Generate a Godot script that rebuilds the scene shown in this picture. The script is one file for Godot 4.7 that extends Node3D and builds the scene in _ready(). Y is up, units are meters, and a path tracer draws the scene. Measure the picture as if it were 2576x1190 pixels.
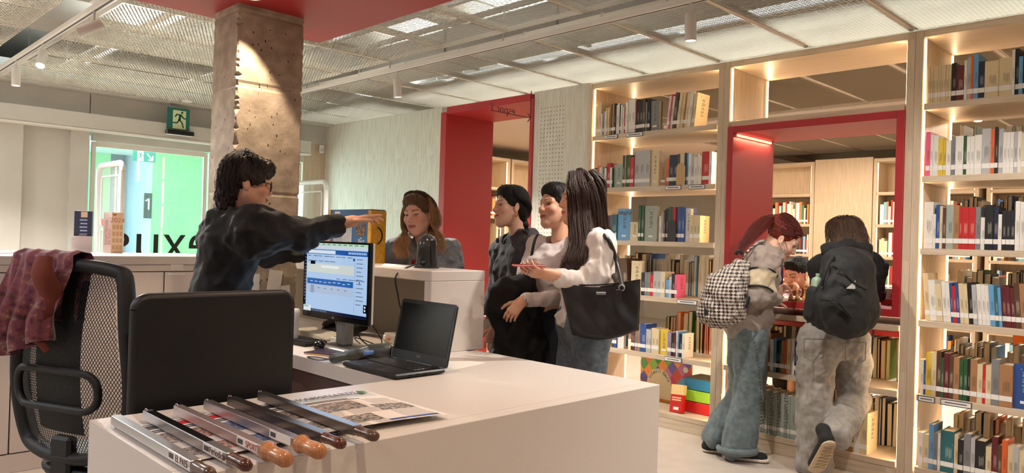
extends Node3D
# A library lending desk: world x runs along the bookcase wall (z = 0), the camera stands at x = 0.

const CAM := Vector3(0.0, 1.30, 4.57)
const FPX := 1900.0
var cam_basis: Basis
var M := {}
var rng := RandomNumberGenerator.new()
var taken := {}
var fn := FastNoiseLite.new()

# ---------------------------------------------------------------- pixels to directions
func ray(x: float, y: float) -> Vector3:
	return cam_basis * Vector3((x - 1288.0) / FPX, -(y - 595.0) / FPX, -1.0)
func pt(x: float, y: float, d: float) -> Vector3:
	return CAM + ray(x, y) * d
func on_y(x: float, y: float, h: float) -> Vector3:
	var d := ray(x, y)
	return CAM + d * ((h - CAM.y) / d.y)

# ---------------------------------------------------------------- naming
func numbered(called: String) -> String:
	if not taken.has(called):
		taken[called] = 0
		return called
	taken[called] += 1
	return "%s_%03d" % [called, taken[called]]
func tag(o: Node, label: String, category: String, group := "", kind := "") -> Node:
	if label: o.set_meta("label", label)
	if category: o.set_meta("category", category)
	if group: o.set_meta("group", group)
	if kind: o.set_meta("kind", kind)
	return o
func thing(called: String, label: String, category: String, at := Vector3.ZERO, turn := 0.0, group := "") -> Node3D:
	var o := Node3D.new()
	o.name = numbered(called)
	add_child(o)
	o.position = at
	o.rotation.y = turn
	tag(o, label, category, group)
	return o
func put(called: String, mesh: Mesh, m: Material, parent: Node = null) -> MeshInstance3D:
	var o := MeshInstance3D.new()
	o.mesh = mesh
	if m: o.material_override = m
	if parent == null:
		o.name = numbered(called)
		add_child(o)
	else:
		o.name = called
		parent.add_child(o, true)
	return o
func obj(called: String, st: SurfaceTool, m: Material, parent: Node = null) -> MeshInstance3D:
	return put(called, st.commit(), m, parent)
func struct(called: String, st: SurfaceTool, m: Material, label: String) -> MeshInstance3D:
	var o := obj(called, st, m)
	o.set_meta("kind", "structure")
	o.set_meta("label", label)
	return o

# ---------------------------------------------------------------- materials
func sm(c: Color, rough := 0.6, metal := 0.0) -> StandardMaterial3D:
	var m := StandardMaterial3D.new()
	m.albedo_color = c
	m.roughness = rough
	m.metallic = metal
	return m
func glow(c: Color, e: float) -> StandardMaterial3D:
	var m := sm(c, 0.5)
	m.emission_enabled = true
	m.emission = c
	m.emission_energy_multiplier = e
	return m
func tex(w: int, h: int, f: Callable) -> ImageTexture:
	var im := Image.create(w, h, false, Image.FORMAT_RGB8)
	for y in h:
		for x in w:
			im.set_pixel(x, y, f.call(x, y))
	return ImageTexture.create_from_image(im)
func grain(a: Color, b: Color, along_v: bool, seed_: int) -> ImageTexture:
	fn.seed = seed_
	fn.noise_type = FastNoiseLite.TYPE_SIMPLEX
	fn.frequency = 1.0
	fn.fractal_type = FastNoiseLite.FRACTAL_NONE
	return tex(256, 256, func(x, y):
		var u: float = (x if along_v else y) / 256.0
		var v: float = (y if along_v else x) / 256.0
		var n := 0.0
		# tile both ways by blending
		for k in 2:
			for l in 2:
				var w: float = (u if k == 0 else 1.0 - u) * (v if l == 0 else 1.0 - v)
				var uu: float = u + (0.0 if k == 1 else 1.0)
				var vv: float = v + (0.0 if l == 1 else 1.0)
				n += w * (0.5 * fn.get_noise_2d(uu * 70.0, vv * 2.2) + 0.5 * fn.get_noise_2d(uu * 22.0 + 9.0, vv * 1.1) + 0.3 * fn.get_noise_2d(uu * 120.0, vv * 9.0))
		return a.lerp(b, clampf(0.5 + n * 0.9, 0.0, 1.0)))
func tri(m: StandardMaterial3D, t: Texture2D, scale: float) -> StandardMaterial3D:
	m.albedo_texture = t
	m.uv1_triplanar = true
	m.uv1_world_triplanar = true
	m.uv1_scale = Vector3.ONE * scale
	return m
func noise_tex(size: int, freq: float, a: Color, b: Color, seed_: int, octaves := 4) -> NoiseTexture2D:
	var t := NoiseTexture2D.new()
	t.width = size
	t.height = size
	t.seamless = true
	var n := FastNoiseLite.new()
	n.seed = seed_
	n.frequency = freq
	n.fractal_octaves = octaves
	t.noise = n
	var g := Gradient.new()
	g.set_color(0, a)
	g.set_color(1, b)
	t.color_ramp = g
	return t
func bump_tex(size: int, freq: float, seed_: int) -> NoiseTexture2D:
	return noise_tex(size, freq, Color.BLACK, Color.WHITE, seed_)

# ---------------------------------------------------------------- shapes
func S() -> SurfaceTool:
	var st := SurfaceTool.new()
	st.begin(Mesh.PRIMITIVE_TRIANGLES)
	return st
func quad(st: SurfaceTool, a: Vector3, b: Vector3, c: Vector3, d: Vector3, n: Vector3) -> void:
	var pts := [a, b, c, d]
	if (c - a).cross(b - a).dot(n) < 0.0: pts = [d, c, b, a]
	var uv := [Vector2(0, 1), Vector2(0, 0), Vector2(1, 0), Vector2(1, 1)]
	for i in [0, 1, 2, 0, 2, 3]:
		st.set_normal(n)
		st.set_uv(uv[i])
		st.add_vertex(pts[i])
func trin(st: SurfaceTool, a: Vector3, b: Vector3, c: Vector3, n: Vector3) -> void:
	var pts := [a, b, c]
	if (c - a).cross(b - a).dot(n) < 0.0: pts = [a, c, b]
	for p in pts:
		st.set_normal(n)
		st.set_uv(Vector2(p.x, p.y))
		st.add_vertex(p)
func bx(st: SurfaceTool, c: Vector3, s: Vector3, b := Basis.IDENTITY, ch := 0.0) -> void:
	var h := s * 0.5
	ch = minf(ch, minf(h.x, minf(h.y, h.z)) * 0.9)
	var ax := [b.x, b.y, b.z]
	var hh := [h.x, h.y, h.z]
	for i in 3:
		var j := (i + 1) % 3
		var k := (i + 2) % 3
		for sg in [-1.0, 1.0]:
			var n: Vector3 = ax[i] * sg
			var o: Vector3 = c + n * hh[i]
			var u: Vector3 = ax[j] * (hh[j] - ch)
			var v: Vector3 = ax[k] * (hh[k] - ch)
			quad(st, o - u - v, o + u - v, o + u + v, o - u + v, n)
			if ch > 0.0:
				for s2 in [-1.0, 1.0]:
					var n2: Vector3 = ax[j] * s2
					var p1: Vector3 = c + n * hh[i] + n2 * (hh[j] - ch)
					var p2: Vector3 = c + n * (hh[i] - ch) + n2 * hh[j]
					quad(st, p1 - v, p1 + v, p2 + v, p2 - v, (n + n2).normalized())
	if ch > 0.0:
		for sx in [-1.0, 1.0]:
			for sy in [-1.0, 1.0]:
				for sz in [-1.0, 1.0]:
					var q: Vector3 = c + ax[0] * sx * (h.x - ch) + ax[1] * sy * (h.y - ch) + ax[2] * sz * (h.z - ch)
					trin(st, q + ax[0] * sx * ch, q + ax[1] * sy * ch, q + ax[2] * sz * ch, (ax[0] * sx + ax[1] * sy + ax[2] * sz).normalized())
func box(called: String, c: Vector3, s: Vector3, m: Material, parent: Node = null, ch := 0.003, b := Basis.IDENTITY) -> MeshInstance3D:
	var st := S()
	bx(st, c, s, b, ch)
	return obj(called, st, m, parent)
func span(lo: Vector3, hi: Vector3) -> Array:
	return [(lo + hi) * 0.5, (hi - lo).abs()]
func box2(called: String, lo: Vector3, hi: Vector3, m: Material, parent: Node = null, ch := 0.003) -> MeshInstance3D:
	return box(called, (lo + hi) * 0.5, (hi - lo).abs(), m, parent, ch)
func wall_box(called: String, lo: Vector3, hi: Vector3, m: Material, label: String) -> MeshInstance3D:
	var o := box2(called, lo, hi, m, null, 0.0)
	o.set_meta("kind", "structure")
	o.set_meta("label", label)
	return o
func frame_of(d: Vector3) -> Basis:
	var up := Vector3.UP if absf(d.normalized().y) < 0.95 else Vector3.RIGHT
	var x := up.cross(d).normalized()
	return Basis(x, d.cross(x).normalized(), d.normalized())
func tube(st: SurfaceTool, pts: Array, r, sides := 6, squash := 1.0) -> void:
	var n := pts.size()
	var rings := []
	var b := frame_of(pts[1] - pts[0])
	for i in n:
		var d: Vector3 = (pts[mini(i + 1, n - 1)] - pts[maxi(i - 1, 0)]).normalized()
		var x := (b.x - d * b.x.dot(d)).normalized()
		b = Basis(x, d.cross(x).normalized(), d)
		var rr: float = r[i] if r is Array else r
		var ring := []
		for k in sides:
			var a := TAU * k / sides
			var nn: Vector3 = b.x * cos(a) + b.y * sin(a)
			ring.append([pts[i] + b.x * cos(a) * rr + b.y * sin(a) * rr * squash, nn])
		rings.append(ring)
	for i in n - 1:
		for k in sides:
			var k2 := (k + 1) % sides
			var q := [rings[i][k], rings[i + 1][k], rings[i + 1][k2], rings[i][k2]]
			for t in [0, 1, 3, 1, 2, 3]:
				st.set_normal(q[t][1])
				st.set_uv(Vector2(float(k) / sides, float(i) / n))
				st.add_vertex(q[t][0])
	for e in [0, n - 1]:
		var nn2: Vector3 = (pts[0] - pts[1]).normalized() if e == 0 else (pts[n - 1] - pts[n - 2]).normalized()
		for k in sides:
			trin(st, pts[e], rings[e][k][0], rings[e][(k + 1) % sides][0], nn2)
func spline(pts: Array, per := 6) -> Array:
	var out := []
	var n := pts.size()
	for i in n - 1:
		var p0 = pts[maxi(i - 1, 0)]
		var p3 = pts[mini(i + 2, n - 1)]
		for k in per:
			out.append(pts[i].cubic_interpolate(pts[i + 1], p0, p3, float(k) / per))
	out.append(pts[n - 1])
	return out
func lathe(st: SurfaceTool, prof: Array, xf := Transform3D.IDENTITY, seg := 20) -> void:
	var n := prof.size()
	for i in n - 1:
		var p: Vector2 = prof[i]
		var q: Vector2 = prof[i + 1]
		var e := q - p
		if e.length() < 1e-6: continue
		var nm := Vector2(e.y, -e.x).normalized()
		var n0 := nm
		var n1 := nm
		if i > 0:
			var e0: Vector2 = p - prof[i - 1]
			var m0 := Vector2(e0.y, -e0.x).normalized()
			if m0.dot(nm) > 0.6: n0 = (m0 + nm).normalized()
		if i < n - 2:
			var e1: Vector2 = prof[i + 2] - q
			var m1 := Vector2(e1.y, -e1.x).normalized()
			if m1.dot(nm) > 0.6: n1 = (m1 + nm).normalized()
		for k in seg:
			var a := TAU * k / seg
			var a2 := TAU * (k + 1) / seg
			var vs := []
			for w in [[p, n0, a], [q, n1, a], [q, n1, a2], [p, n0, a2]]:
				var dir := Vector3(cos(w[2]), 0, sin(w[2]))
				vs.append([xf * (dir * w[0].x + Vector3.UP * w[0].y), (xf.basis * (dir * w[1].x + Vector3.UP * w[1].y)).normalized()])
			for t in [0, 2, 1, 0, 3, 2]:
				st.set_normal(vs[t][1])
				st.set_uv(Vector2(float(k) / seg, float(i) / n))
				st.add_vertex(vs[t][0])
func prism(st: SurfaceTool, poly: PackedVector2Array, depth: float, xf := Transform3D.IDENTITY) -> void:
	var idx := Geometry2D.triangulate_polygon(poly)
	for s in [-0.5, 0.5]:
		var nn: Vector3 = (xf.basis * Vector3(0, 0, signf(s))).normalized()
		for t in range(0, idx.size(), 3):
			var v := []
			for k in 3:
				var p := poly[idx[t + k]]
				v.append(xf * Vector3(p.x, p.y, s * depth))
			trin(st, v[0], v[1], v[2], nn)
	var cw := Geometry2D.is_polygon_clockwise(poly)
	for i in poly.size():
		var a := poly[i]
		var b := poly[(i + 1) % poly.size()]
		var e := b - a
		var n2 := Vector2(e.y, -e.x).normalized() * (-1.0 if cw else 1.0)
		quad(st, xf * Vector3(a.x, a.y, -depth / 2), xf * Vector3(b.x, b.y, -depth / 2), xf * Vector3(b.x, b.y, depth / 2), xf * Vector3(a.x, a.y, depth / 2), (xf.basis * Vector3(n2.x, n2.y, 0)).normalized())
func rrect(w: float, h: float, r: float, seg := 5) -> PackedVector2Array:
	var out := PackedVector2Array()
	for c in 4:
		var cx := (w / 2 - r) * (1 if c == 0 or c == 3 else -1)
		var cy := (h / 2 - r) * (1 if c < 2 else -1)
		for k in seg + 1:
			var a := PI / 2 * (c + float(k) / seg)
			out.append(Vector2(cx + r * cos(a), cy + r * sin(a)))
	return out
func text(called: String, t: String, size: float, m: Material, parent: Node, xf: Transform3D, depth := 0.002, font := "Droid Sans") -> MeshInstance3D:
	var tm := TextMesh.new()
	var f := SystemFont.new()
	f.font_names = PackedStringArray([font])
	tm.font = f
	tm.text = t
	tm.font_size = 64
	tm.pixel_size = size / 46.0
	tm.depth = depth
	tm.curve_step = 4.0
	var o := put(called, tm, m, parent)
	o.transform = xf
	return o
func look(at: Vector3, dir: Vector3, up := Vector3.UP) -> Transform3D:
	return Transform3D(Basis.looking_at(dir, up), at)

# ---------------------------------------------------------------- smooth bodies: distance fields meshed as surface nets
# a field is a list of parts: ["c", a, b, ra, rb, k, squash_axis, squash] capsule, ["e", centre, radii, basis, k] ellipsoid, a leading "-" carves
func field_mesh(parts: Array, cell: float, origin: Vector3, amp := 0.0, nscale := Vector3(8, 8, 8), tint = null, seed_ := 3) -> ArrayMesh:
	var lo := Vector3.ONE * 1e9
	var hi := -lo
	for p in parts:
		if p[0][0] == "-": continue
		var b := part_box(p)
		lo = lo.min(b.position)
		hi = hi.max(b.end)
	var pad := cell * 2.5 + amp
	lo -= Vector3.ONE * pad
	hi += Vector3.ONE * pad
	var nx := int((hi.x - lo.x) / cell) + 2
	var ny := int((hi.y - lo.y) / cell) + 2
	var nz := int((hi.z - lo.z) / cell) + 2
	var f := PackedFloat32Array()
	f.resize(nx * ny * nz)
	f.fill(0.2)
	for p in parts:
		var kind: String = p[0]
		var neg := kind[0] == "-"
		var b := part_box(p)
		var k: float = p[5] if kind.ends_with("c") else p[4]
		var g := maxf(k, cell * 2.0) + cell * 1.5
		var i0 := maxi(0, int((b.position.x - g - lo.x) / cell))
		var i1 := mini(nx - 1, int((b.end.x + g - lo.x) / cell) + 1)
		var j0 := maxi(0, int((b.position.y - g - lo.y) / cell))
		var j1 := mini(ny - 1, int((b.end.y + g - lo.y) / cell) + 1)
		var k0 := maxi(0, int((b.position.z - g - lo.z) / cell))
		var k1 := mini(nz - 1, int((b.end.z + g - lo.z) / cell) + 1)
		if kind.ends_with("c"):
			var a: Vector3 = p[1]
			var ab: Vector3 = p[2] - a
			var inv := 1.0 / maxf(ab.length_squared(), 1e-9)
			var ra: float = p[3]
			var dr: float = p[4] - ra
			var sq: bool = p.size() > 6
			var sax: Vector3 = p[6].normalized() if sq else Vector3.ZERO
			var sfac: float = (1.0 / p[7] - 1.0) if sq else 0.0
			for z in range(k0, k1 + 1):
				for y in range(j0, j1 + 1):
					var row := (z * ny + y) * nx
					for x in range(i0, i1 + 1):
						var v := Vector3(lo.x + x * cell, lo.y + y * cell, lo.z + z * cell) - a
						var t := clampf(v.dot(ab) * inv, 0.0, 1.0)
						v -= ab * t
						if sq: v += sax * (v.dot(sax) * sfac)
						var d := v.length() - ra - dr * t
						var o := f[row + x]
						if neg:
							d = -d
							var h2 := maxf(k - absf(o - d), 0.0) / k
							f[row + x] = maxf(o, d) + h2 * h2 * k * 0.25
						else:
							var h := maxf(k - absf(o - d), 0.0) / k
							f[row + x] = minf(o, d) - h * h * k * 0.25
		else:
			var c: Vector3 = p[1]
			var ir: Vector3 = Vector3.ONE / p[2]
			var ib: Basis = p[3].transposed()
			for z in range(k0, k1 + 1):
				for y in range(j0, j1 + 1):
					var row := (z * ny + y) * nx
					for x in range(i0, i1 + 1):
						var v: Vector3 = (ib * (Vector3(lo.x + x * cell, lo.y + y * cell, lo.z + z * cell) - c)) * ir
						var q0 := v.length()
						var d := q0 * (q0 - 1.0) / maxf((v * ir).length(), 1e-6)
						var o := f[row + x]
						if neg:
							d = -d
							var h2 := maxf(k - absf(o - d), 0.0) / k
							f[row + x] = maxf(o, d) + h2 * h2 * k * 0.25
						else:
							var h := maxf(k - absf(o - d), 0.0) / k
							f[row + x] = minf(o, d) - h * h * k * 0.25
	if amp > 0.0:
		fn.seed = seed_
		fn.frequency = 1.0
		fn.noise_type = FastNoiseLite.TYPE_SIMPLEX
		fn.fractal_type = FastNoiseLite.FRACTAL_FBM
		fn.fractal_octaves = 2
		for z in nz:
			for y in ny:
				var row := (z * ny + y) * nx
				for x in nx:
					var o := f[row + x]
					if absf(o) < amp + cell * 2.0:
						var q := Vector3(lo.x + x * cell, lo.y + y * cell, lo.z + z * cell) * nscale
						f[row + x] = o + amp * fn.get_noise_3dv(q)
	# surface nets
	var verts := PackedVector3Array()
	var norms := PackedVector3Array()
	var cols := PackedColorArray()
	var index := PackedInt32Array()
	var vid := {}
	var sx := 1
	var sy := nx
	var sz := nx * ny
	for z in nz - 1:
		for y in ny - 1:
			var row := (z * ny + y) * nx
			for x in nx - 1:
				var i := row + x
				var c0 := f[i]
				if c0 > cell * 5.0 or c0 < -cell * 5.0: continue
				var c1 := f[i + 1]
				var c2 := f[i + sy]
				var c3 := f[i + sy + 1]
				var c4 := f[i + sz]
				var c5 := f[i + sz + 1]
				var c6 := f[i + sz + sy]
				var c7 := f[i + sz + sy + 1]
				var neg := int(c0 < 0.0) + int(c1 < 0.0) + int(c2 < 0.0) + int(c3 < 0.0) + int(c4 < 0.0) + int(c5 < 0.0) + int(c6 < 0.0) + int(c7 < 0.0)
				if neg == 0 or neg == 8: continue
				var sum := Vector3.ZERO
				var m := 0
				if (c0 < 0.0) != (c1 < 0.0): sum += Vector3(c0 / (c0 - c1), 0, 0); m += 1
				if (c2 < 0.0) != (c3 < 0.0): sum += Vector3(c2 / (c2 - c3), 1, 0); m += 1
				if (c4 < 0.0) != (c5 < 0.0): sum += Vector3(c4 / (c4 - c5), 0, 1); m += 1
				if (c6 < 0.0) != (c7 < 0.0): sum += Vector3(c6 / (c6 - c7), 1, 1); m += 1
				if (c0 < 0.0) != (c2 < 0.0): sum += Vector3(0, c0 / (c0 - c2), 0); m += 1
				if (c1 < 0.0) != (c3 < 0.0): sum += Vector3(1, c1 / (c1 - c3), 0); m += 1
				if (c4 < 0.0) != (c6 < 0.0): sum += Vector3(0, c4 / (c4 - c6), 1); m += 1
				if (c5 < 0.0) != (c7 < 0.0): sum += Vector3(1, c5 / (c5 - c7), 1); m += 1
				if (c0 < 0.0) != (c4 < 0.0): sum += Vector3(0, 0, c0 / (c0 - c4)); m += 1
				if (c1 < 0.0) != (c5 < 0.0): sum += Vector3(1, 0, c1 / (c1 - c5)); m += 1
				if (c2 < 0.0) != (c6 < 0.0): sum += Vector3(0, 1, c2 / (c2 - c6)); m += 1
				if (c3 < 0.0) != (c7 < 0.0): sum += Vector3(1, 1, c3 / (c3 - c7)); m += 1
				sum /= m
				var w := lo + Vector3(x + sum.x, y + sum.y, z + sum.z) * cell
				vid[i] = verts.size()
				verts.append(w - origin)
				norms.append(Vector3(c1 - c0 + c3 - c2 + c5 - c4 + c7 - c6, c2 - c0 + c3 - c1 + c6 - c4 + c7 - c5, c4 - c0 + c5 - c1 + c6 - c2 + c7 - c3).normalized())
				if tint != null: cols.append(tint.call(w))
	for i in vid:
		var a: int = vid[i]
		var c0 := f[i]
		if (c0 < 0.0) != (f[i + sx] < 0.0) and vid.has(i - sy) and vid.has(i - sz) and vid.has(i - sy - sz):
			_net(index, a, vid[i - sy], vid[i - sy - sz], vid[i - sz], c0 < 0.0)
		if (c0 < 0.0) != (f[i + sy] < 0.0) and vid.has(i - sx) and vid.has(i - sz) and vid.has(i - sx - sz):
			_net(index, a, vid[i - sz], vid[i - sx - sz], vid[i - sx], c0 < 0.0)
		if (c0 < 0.0) != (f[i + sz] < 0.0) and vid.has(i - sx) and vid.has(i - sy) and vid.has(i - sx - sy):
			_net(index, a, vid[i - sx], vid[i - sx - sy], vid[i - sy], c0 < 0.0)
	var arr := []
	arr.resize(Mesh.ARRAY_MAX)
	arr[Mesh.ARRAY_VERTEX] = verts
	arr[Mesh.ARRAY_NORMAL] = norms
	if cols.size(): arr[Mesh.ARRAY_COLOR] = cols
	arr[Mesh.ARRAY_INDEX] = index
	var mesh := ArrayMesh.new()
	if verts.size(): mesh.add_surface_from_arrays(Mesh.PRIMITIVE_TRIANGLES, arr)
	return mesh
func _net(index: PackedInt32Array, a: int, b: int, c: int, d: int, inside: bool) -> void:
	if inside:
		index.append_array(PackedInt32Array([a, c, b, a, d, c]))
	else:
		index.append_array(PackedInt32Array([a, b, c, a, c, d]))
func part_box(p: Array) -> AABB:
	if p[0].ends_with("c"):
		var r := maxf(p[3], p[4])
		var lo: Vector3 = p[1].min(p[2]) - Vector3.ONE * r
		return AABB(lo, p[1].max(p[2]) + Vector3.ONE * r - lo)
	var rr: float = maxf(p[2].x, maxf(p[2].y, p[2].z))
	return AABB(p[1] - Vector3.ONE * rr, Vector3.ONE * rr * 2.0)

# ================================================================ setting out
func _ready() -> void:
	rng.seed = 20240
	cam_basis = Basis.from_euler(Vector3(deg_to_rad(0.3), deg_to_rad(45.4), deg_to_rad(1.72)))
	set_camera_and_light()
	make_materials()
	build_shell()
	build_ceiling()
	build_entrance()
	build_portal()
	build_lamps()
	build_desk()
	build_bookcases()
	build_rear_room()
	build_column()
	build_chairs()
	build_desk_things()
	build_newspapers()
	build_counter_things()
	build_gates()
	build_books()
	build_people()

func set_camera_and_light() -> void:
	var cam := Camera3D.new()
	cam.name = "camera"
	add_child(cam)
	cam.transform = Transform3D(cam_basis, CAM)
	cam.fov = rad_to_deg(2.0 * atan(595.0 / FPX))
	cam.near = 0.05
	cam.far = 60.0
	cam.current = true
	var we := WorldEnvironment.new()
	we.name = "surroundings"
	var e := Environment.new()
	e.background_mode = Environment.BG_COLOR
	e.background_color = Color(0.85, 0.93, 1.0)
	e.background_energy_multiplier = 1.0
	e.tonemap_mode = Environment.TONE_MAPPER_LINEAR
	e.tonemap_exposure = 1.0
	e.sdfgi_enabled = true
	e.ssao_enabled = true
	e.ssil_enabled = true
	we.environment = e
	add_child(we)

func spot(parent: Node3D, at: Vector3, dir: Vector3, energy: float, angle: float, c: Color, soft := 0.03, blend := 0.35) -> SpotLight3D:
	var l := SpotLight3D.new()
	l.name = "beam"
	parent.add_child(l, true)
	l.transform = look(at, dir, Vector3.UP if absf(dir.normalized().y) < 0.99 else Vector3.BACK)
	l.light_energy = energy
	l.light_color = c
	l.spot_angle = angle
	l.spot_angle_attenuation = blend
	l.spot_range = 14.0
	l.light_size = soft
	l.shadow_enabled = true
	return l
func area(parent: Node3D, at: Vector3, dir: Vector3, up: Vector3, size: Vector2, energy: float, c: Color) -> AreaLight3D:
	var l := AreaLight3D.new()
	l.name = "panel_beam"
	parent.add_child(l, true)
	l.transform = look(at, dir, up)
	l.area_size = size
	l.light_energy = energy
	l.light_color = c
	l.area_range = 14.0
	l.shadow_enabled = true
	return l

const WARM := Color(1.0, 0.85, 0.66)
const SOFT := Color(1.0, 0.975, 0.945)
const COOL := Color(0.80, 0.96, 1.0)

func make_materials() -> void:
	var wv := grain(Color(0.79, 0.715, 0.62), Color(0.715, 0.635, 0.535), true, 5)
	var wh := grain(Color(0.79, 0.715, 0.62), Color(0.715, 0.635, 0.535), false, 7)
	var wp := grain(Color(0.85, 0.825, 0.78), Color(0.74, 0.71, 0.655), true, 11)
	M.oak_v = tri(sm(Color.WHITE, 0.45), wv, 1.6)
	M.oak_h = tri(sm(Color.WHITE, 0.42), wh, 1.6)
	M.ash = tri(sm(Color.WHITE, 0.5), wp, 1.9)
	M.solid = tri(sm(Color.WHITE, 0.38), noise_tex(256, 0.08, Color(0.80, 0.765, 0.735), Color(0.83, 0.795, 0.765), 3), 6.0)
	M.solid_face = tri(sm(Color.WHITE, 0.5), noise_tex(256, 0.08, Color(0.80, 0.76, 0.73), Color(0.825, 0.785, 0.755), 4), 6.0)
	M.seam = sm(Color(0.16, 0.12, 0.11), 0.8)
	M.floor = tri(sm(Color.WHITE, 0.33), noise_tex(256, 0.03, Color(0.72, 0.67, 0.62), Color(0.765, 0.715, 0.665), 8), 0.8)
	M.red = sm(Color(0.63, 0.13, 0.145), 0.5)
	M.red_soffit = M.red
	M.white_metal = sm(Color(0.87, 0.85, 0.82), 0.45, 0.0)
	M.mesh = sm(Color(0.84, 0.81, 0.755), 0.5, 0.1)
	M.plenum = tri(sm(Color.WHITE, 0.9), noise_tex(128, 0.02, Color(0.72, 0.68, 0.62), Color(0.80, 0.76, 0.70), 2), 0.5)
	M.duct = sm(Color(0.62, 0.60, 0.57), 0.5, 0.2)
	M.black = sm(Color(0.03, 0.03, 0.033), 0.5)
	M.black_gloss = sm(Color(0.02, 0.02, 0.022), 0.2)
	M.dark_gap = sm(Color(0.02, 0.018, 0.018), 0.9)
	M.wall = tri(sm(Color.WHITE, 0.6), noise_tex(128, 0.03, Color(0.74, 0.725, 0.69), Color(0.77, 0.755, 0.72), 6), 0.7)
	M.chrome = sm(Color(0.75, 0.75, 0.76), 0.18, 1.0)
	M.steel = sm(Color(0.70, 0.70, 0.71), 0.32, 1.0)
	M.white = sm(Color(0.88, 0.87, 0.85), 0.5)
	M.paper = sm(Color(0.87, 0.85, 0.82), 0.8)
	var gl := sm(Color(0.92, 1.0, 0.97, 0.06), 0.02)
	gl.transparency = BaseMaterial3D.TRANSPARENCY_ALPHA
	M.glass = gl
	M.green = tri(sm(Color.WHITE, 0.6), noise_tex(128, 0.02, Color(0.50, 0.72, 0.53), Color(0.54, 0.76, 0.57), 9), 0.5)
	M.pale = sm(Color(0.74, 0.82, 0.90), 0.5)
	# cast concrete
	var ct := noise_tex(512, 0.012, Color(0.53, 0.475, 0.41), Color(0.71, 0.65, 0.57), 21, 6)
	M.concrete = tri(sm(Color.WHITE, 0.85), ct, 1.4)
	M.concrete.heightmap_enabled = true
	M.concrete.heightmap_texture = bump_tex(512, 0.05, 22)
	M.concrete.heightmap_scale = 0.06

# ================================================================ the room
func build_shell() -> void:
	wall_box("floor", Vector3(-13, -0.2, -7), Vector3(3.2, 0, 7.2), M.floor, "light beige vinyl floor")
	wall_box("wall_back", Vector3(-7.75, 0, -0.6), Vector3(-5.638, 2.62, 0), M.ash, "pale vertical-grain wood wall beside the red portal")
	var pb := wall_box("wall_perforated", Vector3(-4.412, 0, -0.6), Vector3(-3.826, 2.62, 0), M.ash, "pale wood wall panel with a grid of round perforations")
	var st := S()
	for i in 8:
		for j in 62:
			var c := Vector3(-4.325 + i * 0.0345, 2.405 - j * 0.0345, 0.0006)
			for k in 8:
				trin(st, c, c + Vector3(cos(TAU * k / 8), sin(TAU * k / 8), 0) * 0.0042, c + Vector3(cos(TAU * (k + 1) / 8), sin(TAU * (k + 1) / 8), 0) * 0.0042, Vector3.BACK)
	var hol := obj("perforation_shade", st, M.dark_gap, pb)  # flat dark discs painted for the shade inside the holes
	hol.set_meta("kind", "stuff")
	wall_box("wall_right", Vector3(3.0, 0, -7), Vector3(3.2, 3.3, 7.2), M.wall, "plain wall closing the right of the room")
	wall_box("wall_front", Vector3(-13, 0, 7.0), Vector3(3.2, 3.3, 7.2), M.wall, "plain wall behind the camera")
	wall_box("wall_bookcase_end", Vector3(-0.20, 0, -0.6), Vector3(3.0, 2.62, 0), M.ash, "pale wood wall past the bookcases")
	wall_box("wall_above", Vector3(-7.75, 2.62, -0.6), Vector3(3.0, 3.3, -0.3), M.wall, "plain wall above the bookcases")
	wall_box("wall_rear", Vector3(-8.0, 0, -6.9), Vector3(3.0, 3.3, -6.7), M.wall, "plain far wall of the rear room")
	wall_box("wall_rear_left", Vector3(-8.2, 0, -6.9), Vector3(-8.0, 3.3, -0.3), M.wall, "plain side wall of the rear room")
	wall_box("ceiling", Vector3(-13, 3.2, -7), Vector3(3.2, 3.35, 7.2), M.plenum, "raw beige slab above the mesh ceiling")

func mesh_panel(w: float, l: float) -> ArrayMesh:
	var v := PackedVector3Array()
	var nn := PackedVector3Array()
	var dx := 0.023
	var sw := 0.011
	var nx := int(w / dx)
	var nz := int(l / sw)
	var wid := Vector3(0, -0.62, 0.78) * 0.0041
	var nrm := Vector3(0, 0.78, 0.62)
	for j in nz:
		for i in nx:
			var a := Vector3(-w / 2 + i * dx, 0, -l / 2 + (j + 0.5) * sw + sw * 0.5 * (1 if (i + j) % 2 == 0 else -1))
			var b := Vector3(-w / 2 + (i + 1) * dx, 0, -l / 2 + (j + 0.5) * sw - sw * 0.5 * (1 if (i + j) % 2 == 0 else -1))
			v.append_array(PackedVector3Array([a - wid, b - wid, b + wid, a - wid, b + wid, a + wid]))
			for k in 6: nn.append(nrm)
	var arr := []
	arr.resize(Mesh.ARRAY_MAX)
	arr[Mesh.ARRAY_VERTEX] = v
	arr[Mesh.ARRAY_NORMAL] = nn
	var m := ArrayMesh.new()
	m.add_surface_from_arrays(Mesh.PRIMITIVE_TRIANGLES, arr)
	return m

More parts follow.
